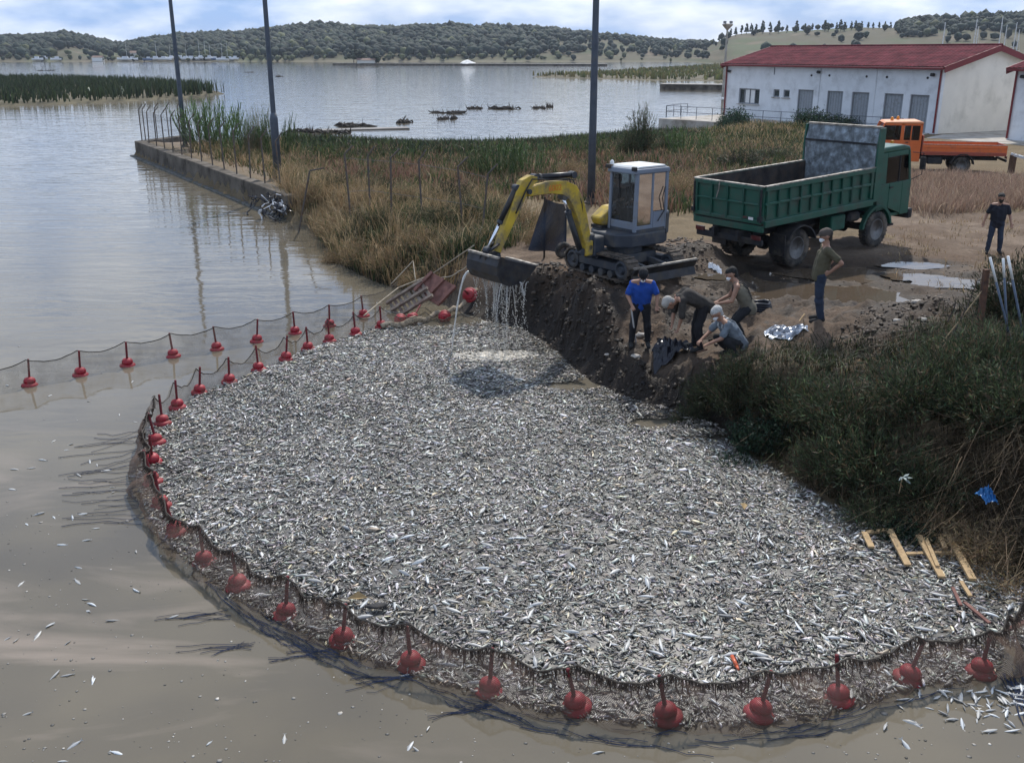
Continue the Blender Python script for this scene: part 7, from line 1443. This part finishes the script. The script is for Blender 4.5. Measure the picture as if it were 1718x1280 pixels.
for i, (u, v, z, s, lb) in enumerate([(487,345,.55,.75,'torn white and black rubbish heaped at the broken end of the sea wall'),(507,330,.75,.6,'upper tangle of torn white plastic above the rubbish heap'),(470,330,.85,.5,'dark rags caught on the sea wall top beside the rubbish heap')]):
    c = at(u, v, z); t = thing('rubbish_tangle', lb, 'rubbish', c); rr = random.Random(i+3)
    for mt, nm, k in ((M_WPLA, 'white_strips', 16 if i < 2 else 4), (M_BPLA, 'black_strips', 34)):
        m = MB()
        for _ in range(k):
            a = Vector((rr.gauss(0, s*.9)-.2, rr.gauss(0, s*.8)+.3, rr.uniform(-.3, .3)*s)); P = [a]
            for q in range(4): P.append(P[-1]+Vector((rr.gauss(0, .12), rr.gauss(0, .1)-.03, -rr.uniform(.02, .16))))
            m.tube(P, [rr.uniform(.012, .04) for _ in P], 4)
        m.build(nm, mt, t)['kind'] = 'stuff'
NETD = net_mat('dark_shade_net', (.022,.030,.045), -.2, 40, .72)
def hung_net():
    a, b = depth(914,335,27.3), depth(950,345,27.1); r = []; 
    for k in range(9): s = k/8; r.append([a.lerp(b, q)+(depth(886,420,27.0)-a)*s*(1-q)+(depth(950,424,26.9)-b)*s*q+Vector((0, .10*sin(q*9+s*3), 0)) for q in np.linspace(0, 1, 14)])
    t = thing('hung_net', 'dark blue netting draped from a stake behind the excavator boom', 'net', a); 
    sheet('netting', [[p-a for p in row] for row in r], NETD, t); g = Vector((a.x, a.y, gz(a.x, a.y))); m = MB(); m.tube([g-a-Vector((0,0,.1)), Vector((0,0,.08))], .03, 6); m.build('stake', M_WOODD, t); g = Vector((b.x, b.y, gz(b.x, b.y))); m = MB(); m.tube([g-a-Vector((0,0,.1)), b-a+Vector((0,0,.05))], .025, 6); m.build('stake', M_WOODD, t)
hung_net()
m = MB(); p = at(945,420,1.35); m.lathe([(.10,-.07),(.2,-.09),(.24,0),(.2,.09),(.10,.07)], axis='y', n=20, closed=True); tag(m.build('old_tyre', M_TYRE, smooth=True, loc=(p.x, p.y, gz(p.x, p.y)+.2), rot=(.2,0,.3)), 'small old tyre lying behind the excavator track', 'tyre')
m = MB()
for k in range(4): m.tube([(.34*cos(a)*(1-.05*k), .2*sin(a), .05+.05*k+.02*sin(3*a)) for a in np.linspace(0, 2*pi, 18)], .035, 6)
p = at(1268,515,1.35); tag(m.build('hose_coil', M_BPLA, smooth=True, loc=(p.x, p.y, gz(p.x, p.y))), 'coil of black hose behind the man in the khaki vest', 'hose')
def pole(a, b, r, label, mt, mt2=None, split=.25):
    a, b = Vector(a), Vector(b); t = thing('pipe', label, 'pipe', a); s = (b-a)*(1-split); m = MB(); m.tube([(0,0,0), s], r, 10); m.build('shaft', mt, t, True)
    if mt2: m = MB(); m.tube([s, b-a], r*1.08, 10); m.build('white_end', mt2, t, True)
PY = 15.2; M_PIPE = mat('grey_blue_pipe', (.075,.10,.14), .5, var=.25)
pole(depth(1703,600,PY-.1), depth(1661,432,PY+.1), .018, 'grey pipe with white end crossing over its neighbour at the thicket', M_PIPE, M_WHITEP, .24); pole(depth(1692,590,PY), depth(1683,434,PY), .018, 'upright grey pipe with white end behind the crossing pipe', M_PIPE, M_WHITEP, .2); pole(depth(1722,590,PY), depth(1691,430,PY+.1), .019, 'grey pipe with white end leaning away from the crossed pair', M_PIPE, M_WHITEP, .24)
m = MB(); a, b = depth(1640,580,15.9), depth(1655,452,15.9); m.bar(a, b, .09, .08); tag(m.build('fence_stake', M_RUST), 'rusty brown stake standing beside the white tipped pipes', 'stake')
for i, (a, b, r) in enumerate([((1565,595,15.6),(1650,485,15.9),.014),((1600,560,15.6),(1640,470,15.9),.012),((1590,540,15.9),(1604,500,16.0),.012),((1530,760,13.9),(1640,610,14.6),.011),((1470,690,14.7),(1475,610,15.1),.016)]):
    A_, B_ = depth(*a), depth(*b); m = MB(); m.tube([A_, A_.lerp(B_, .5)+Vector((.04,0,.05)), B_], [r, r*.9, r*.5], 5); tag(m.build('dead_branch', M_WOODD if i in (1, 2, 4) else mat('straw_twig', (.26,.19,.11), .9)), ['long pale cane leaning against the rusty stake','dark crooked branch beside the rusty stake','short dark twig standing in the heap behind the thicket','long thin pale cane lying across the thicket','upright dark dead stem in the feathery thicket'][i], 'branch')
p = at(1515,800,.85); t = thing('silver_leaf_plant', 'pale silver leaved sprig hanging over the near bank edge', 'plant', p)
for k in range(7): a = k*.9; m = MB(); d = Vector((cos(a)*.10+.03, sin(a)*.07-.04, .05*sin(a*2)-.03*k/7)); s = d.cross(Vector((0,0,1))).normalized()*.03; m.add([(0,0,0), d*.5+s, d, d*.5-s], [(0,1,2,3)]); m.build('leaf', mat('silver_leaf', (.24,.29,.28), .6), t)
m = MB(); m.tube([(.02,.1,-.3),(0,.03,-.1),(0,0,0)], .008, 5); m.build('stem', STEM['dry'], t)

# ------------------------------------------------------------------ clods, stones and roots of the dug ground
def clods(px, z, n, smin, smax, cols, name, label, flat=.7):
    P = region(px, z, n); d = sdist(P[:,0], P[:,1]); P = P[d > .05]; n = len(P); s = np.exp(rv.uniform(np.log(smin), np.log(smax), n)); zz = gza(P[:,0], P[:,1])+s*.15
    v, f, c = lumps(np.column_stack([P, zz]), s, s*flat, np.array(cols)[rv.integers(0, len(cols), n)]*np.exp(rv.normal(0, .3, (n, 1))), rough=.38); return stuff(npmesh(name, v, f, VCOL, np.clip(c, .01, .7)), label, 'soil')
MUDC = [(.05,.037,.027),(.033,.025,.018),(.075,.056,.041),(.10,.075,.055)]
clods([(880,470),(960,455),(1060,475),(1200,470),(1300,520),(1260,580),(1120,560),(1050,640),(960,600),(930,540)], 1.0, 900, .008, .05, MUDC, 'dug_clods', 'lumps of wet earth along the dug bank edge')
clods([(1380,560),(1480,510),(1620,500),(1600,570),(1500,610),(1400,600)], 1.7, 900, .008, .06, MUDC, 'heap_clods', 'clods on the dark soil heap behind the thicket')
clods([(1120,380),(1180,375),(1215,430),(1180,460),(1110,440)], 1.4, 500, .010, .07, MUDC, 'spoil_clods', 'clods on the spoil heap between excavator and truck')
clods([(1180,450),(1500,440),(1718,430),(1718,480),(1560,520),(1350,540),(1220,500)], 1.15, 700, .008, .035, MUDC+[(.22,.18,.14)], 'track_clods', 'scattered clods and stones round the puddles')
clods([(880,500),(930,480),(1010,560),(1060,610),(1180,650),(1200,720),(1080,680),(980,640),(920,590)], .5, 1500, .010, .07, [(.035,.027,.02),(.055,.042,.031),(.022,.018,.014)], 'foot_clods', 'dark fallen earth lumps at the foot of the dug bank')
n = 60
for i in range(16):
    u, v = rs.uniform(1000, 1560), rs.uniform(480, 620); p = at(u, v, 1.2); z = gz(p.x, p.y)
    if sdist(np.array([p.x]), np.array([p.y]))[0] < .2: continue
    m = MB(); vv = IV*(1+RNG.uniform(-.25, .25, (len(IV), 1)))*np.array([.07,.05,.035])*rs.uniform(.6, 1.6); m.add([tuple(q) for q in vv], [tuple(q) for q in IF]); tag(m.build('stone', mat('pale_stone', (.42,.38,.33), .85, var=.3, scale=8), loc=(p.x, p.y, z+.01)), 'pale rubble stone lying on the dug earth near the workers', 'stone', 'rubble stones on the dug earth')
def roots():
    m = MB(); rr = random.Random(8)
    for k in range(36):
        q = rr.random(); i = rr.randrange(7, 13); a = Vector((*BANK[i], 0)).lerp(Vector((*BANK[i+1], 0)), q); x, y = a.x+rr.uniform(.25, .7), a.y+rr.uniform(0, .5); P = [Vector((x, y, gz(x, y)+.02))]
        for j in range(5): l = P[-1]+Vector((rr.gauss(-.07, .05), rr.gauss(-.04, .06), 0)); l.z = max(.03, gz(l.x, l.y)+rr.uniform(.0, .06)); P.append(l)
        m.tube(P, [.009, .008, .007, .005, .004, .002], 4)
    return stuff(m.build('roots', M_WOODD), 'fine dark roots hanging from the dug bank face', 'roots')
roots()

# ------------------------------------------------------------------ the air: thin pale haze over the lagoon
m = MB(); m.box((0, 1150, 30), (5400, 3100, 65)); hz = m.build('haze', [])
hm = bpy.data.materials.new('haze_air'); hm.use_nodes = True; ht = hm.node_tree; ht.nodes.remove(ht.nodes['Principled BSDF'])
pv_ = N(ht, 'ShaderNodeVolumePrincipled'); pv_.inputs['Color'].default_value = (.78, .87, 1, 1); pv_.inputs['Density'].default_value = .00011; pv_.inputs['Anisotropy'].default_value = .2
ht.links.new(pv_.outputs[0], ht.nodes['Material Output'].inputs['Volume']); hz.data.materials.append(hm); hz['kind'] = 'stuff'; hz['label'] = 'thin pale blue haze over the lagoon'; hz['category'] = 'haze'
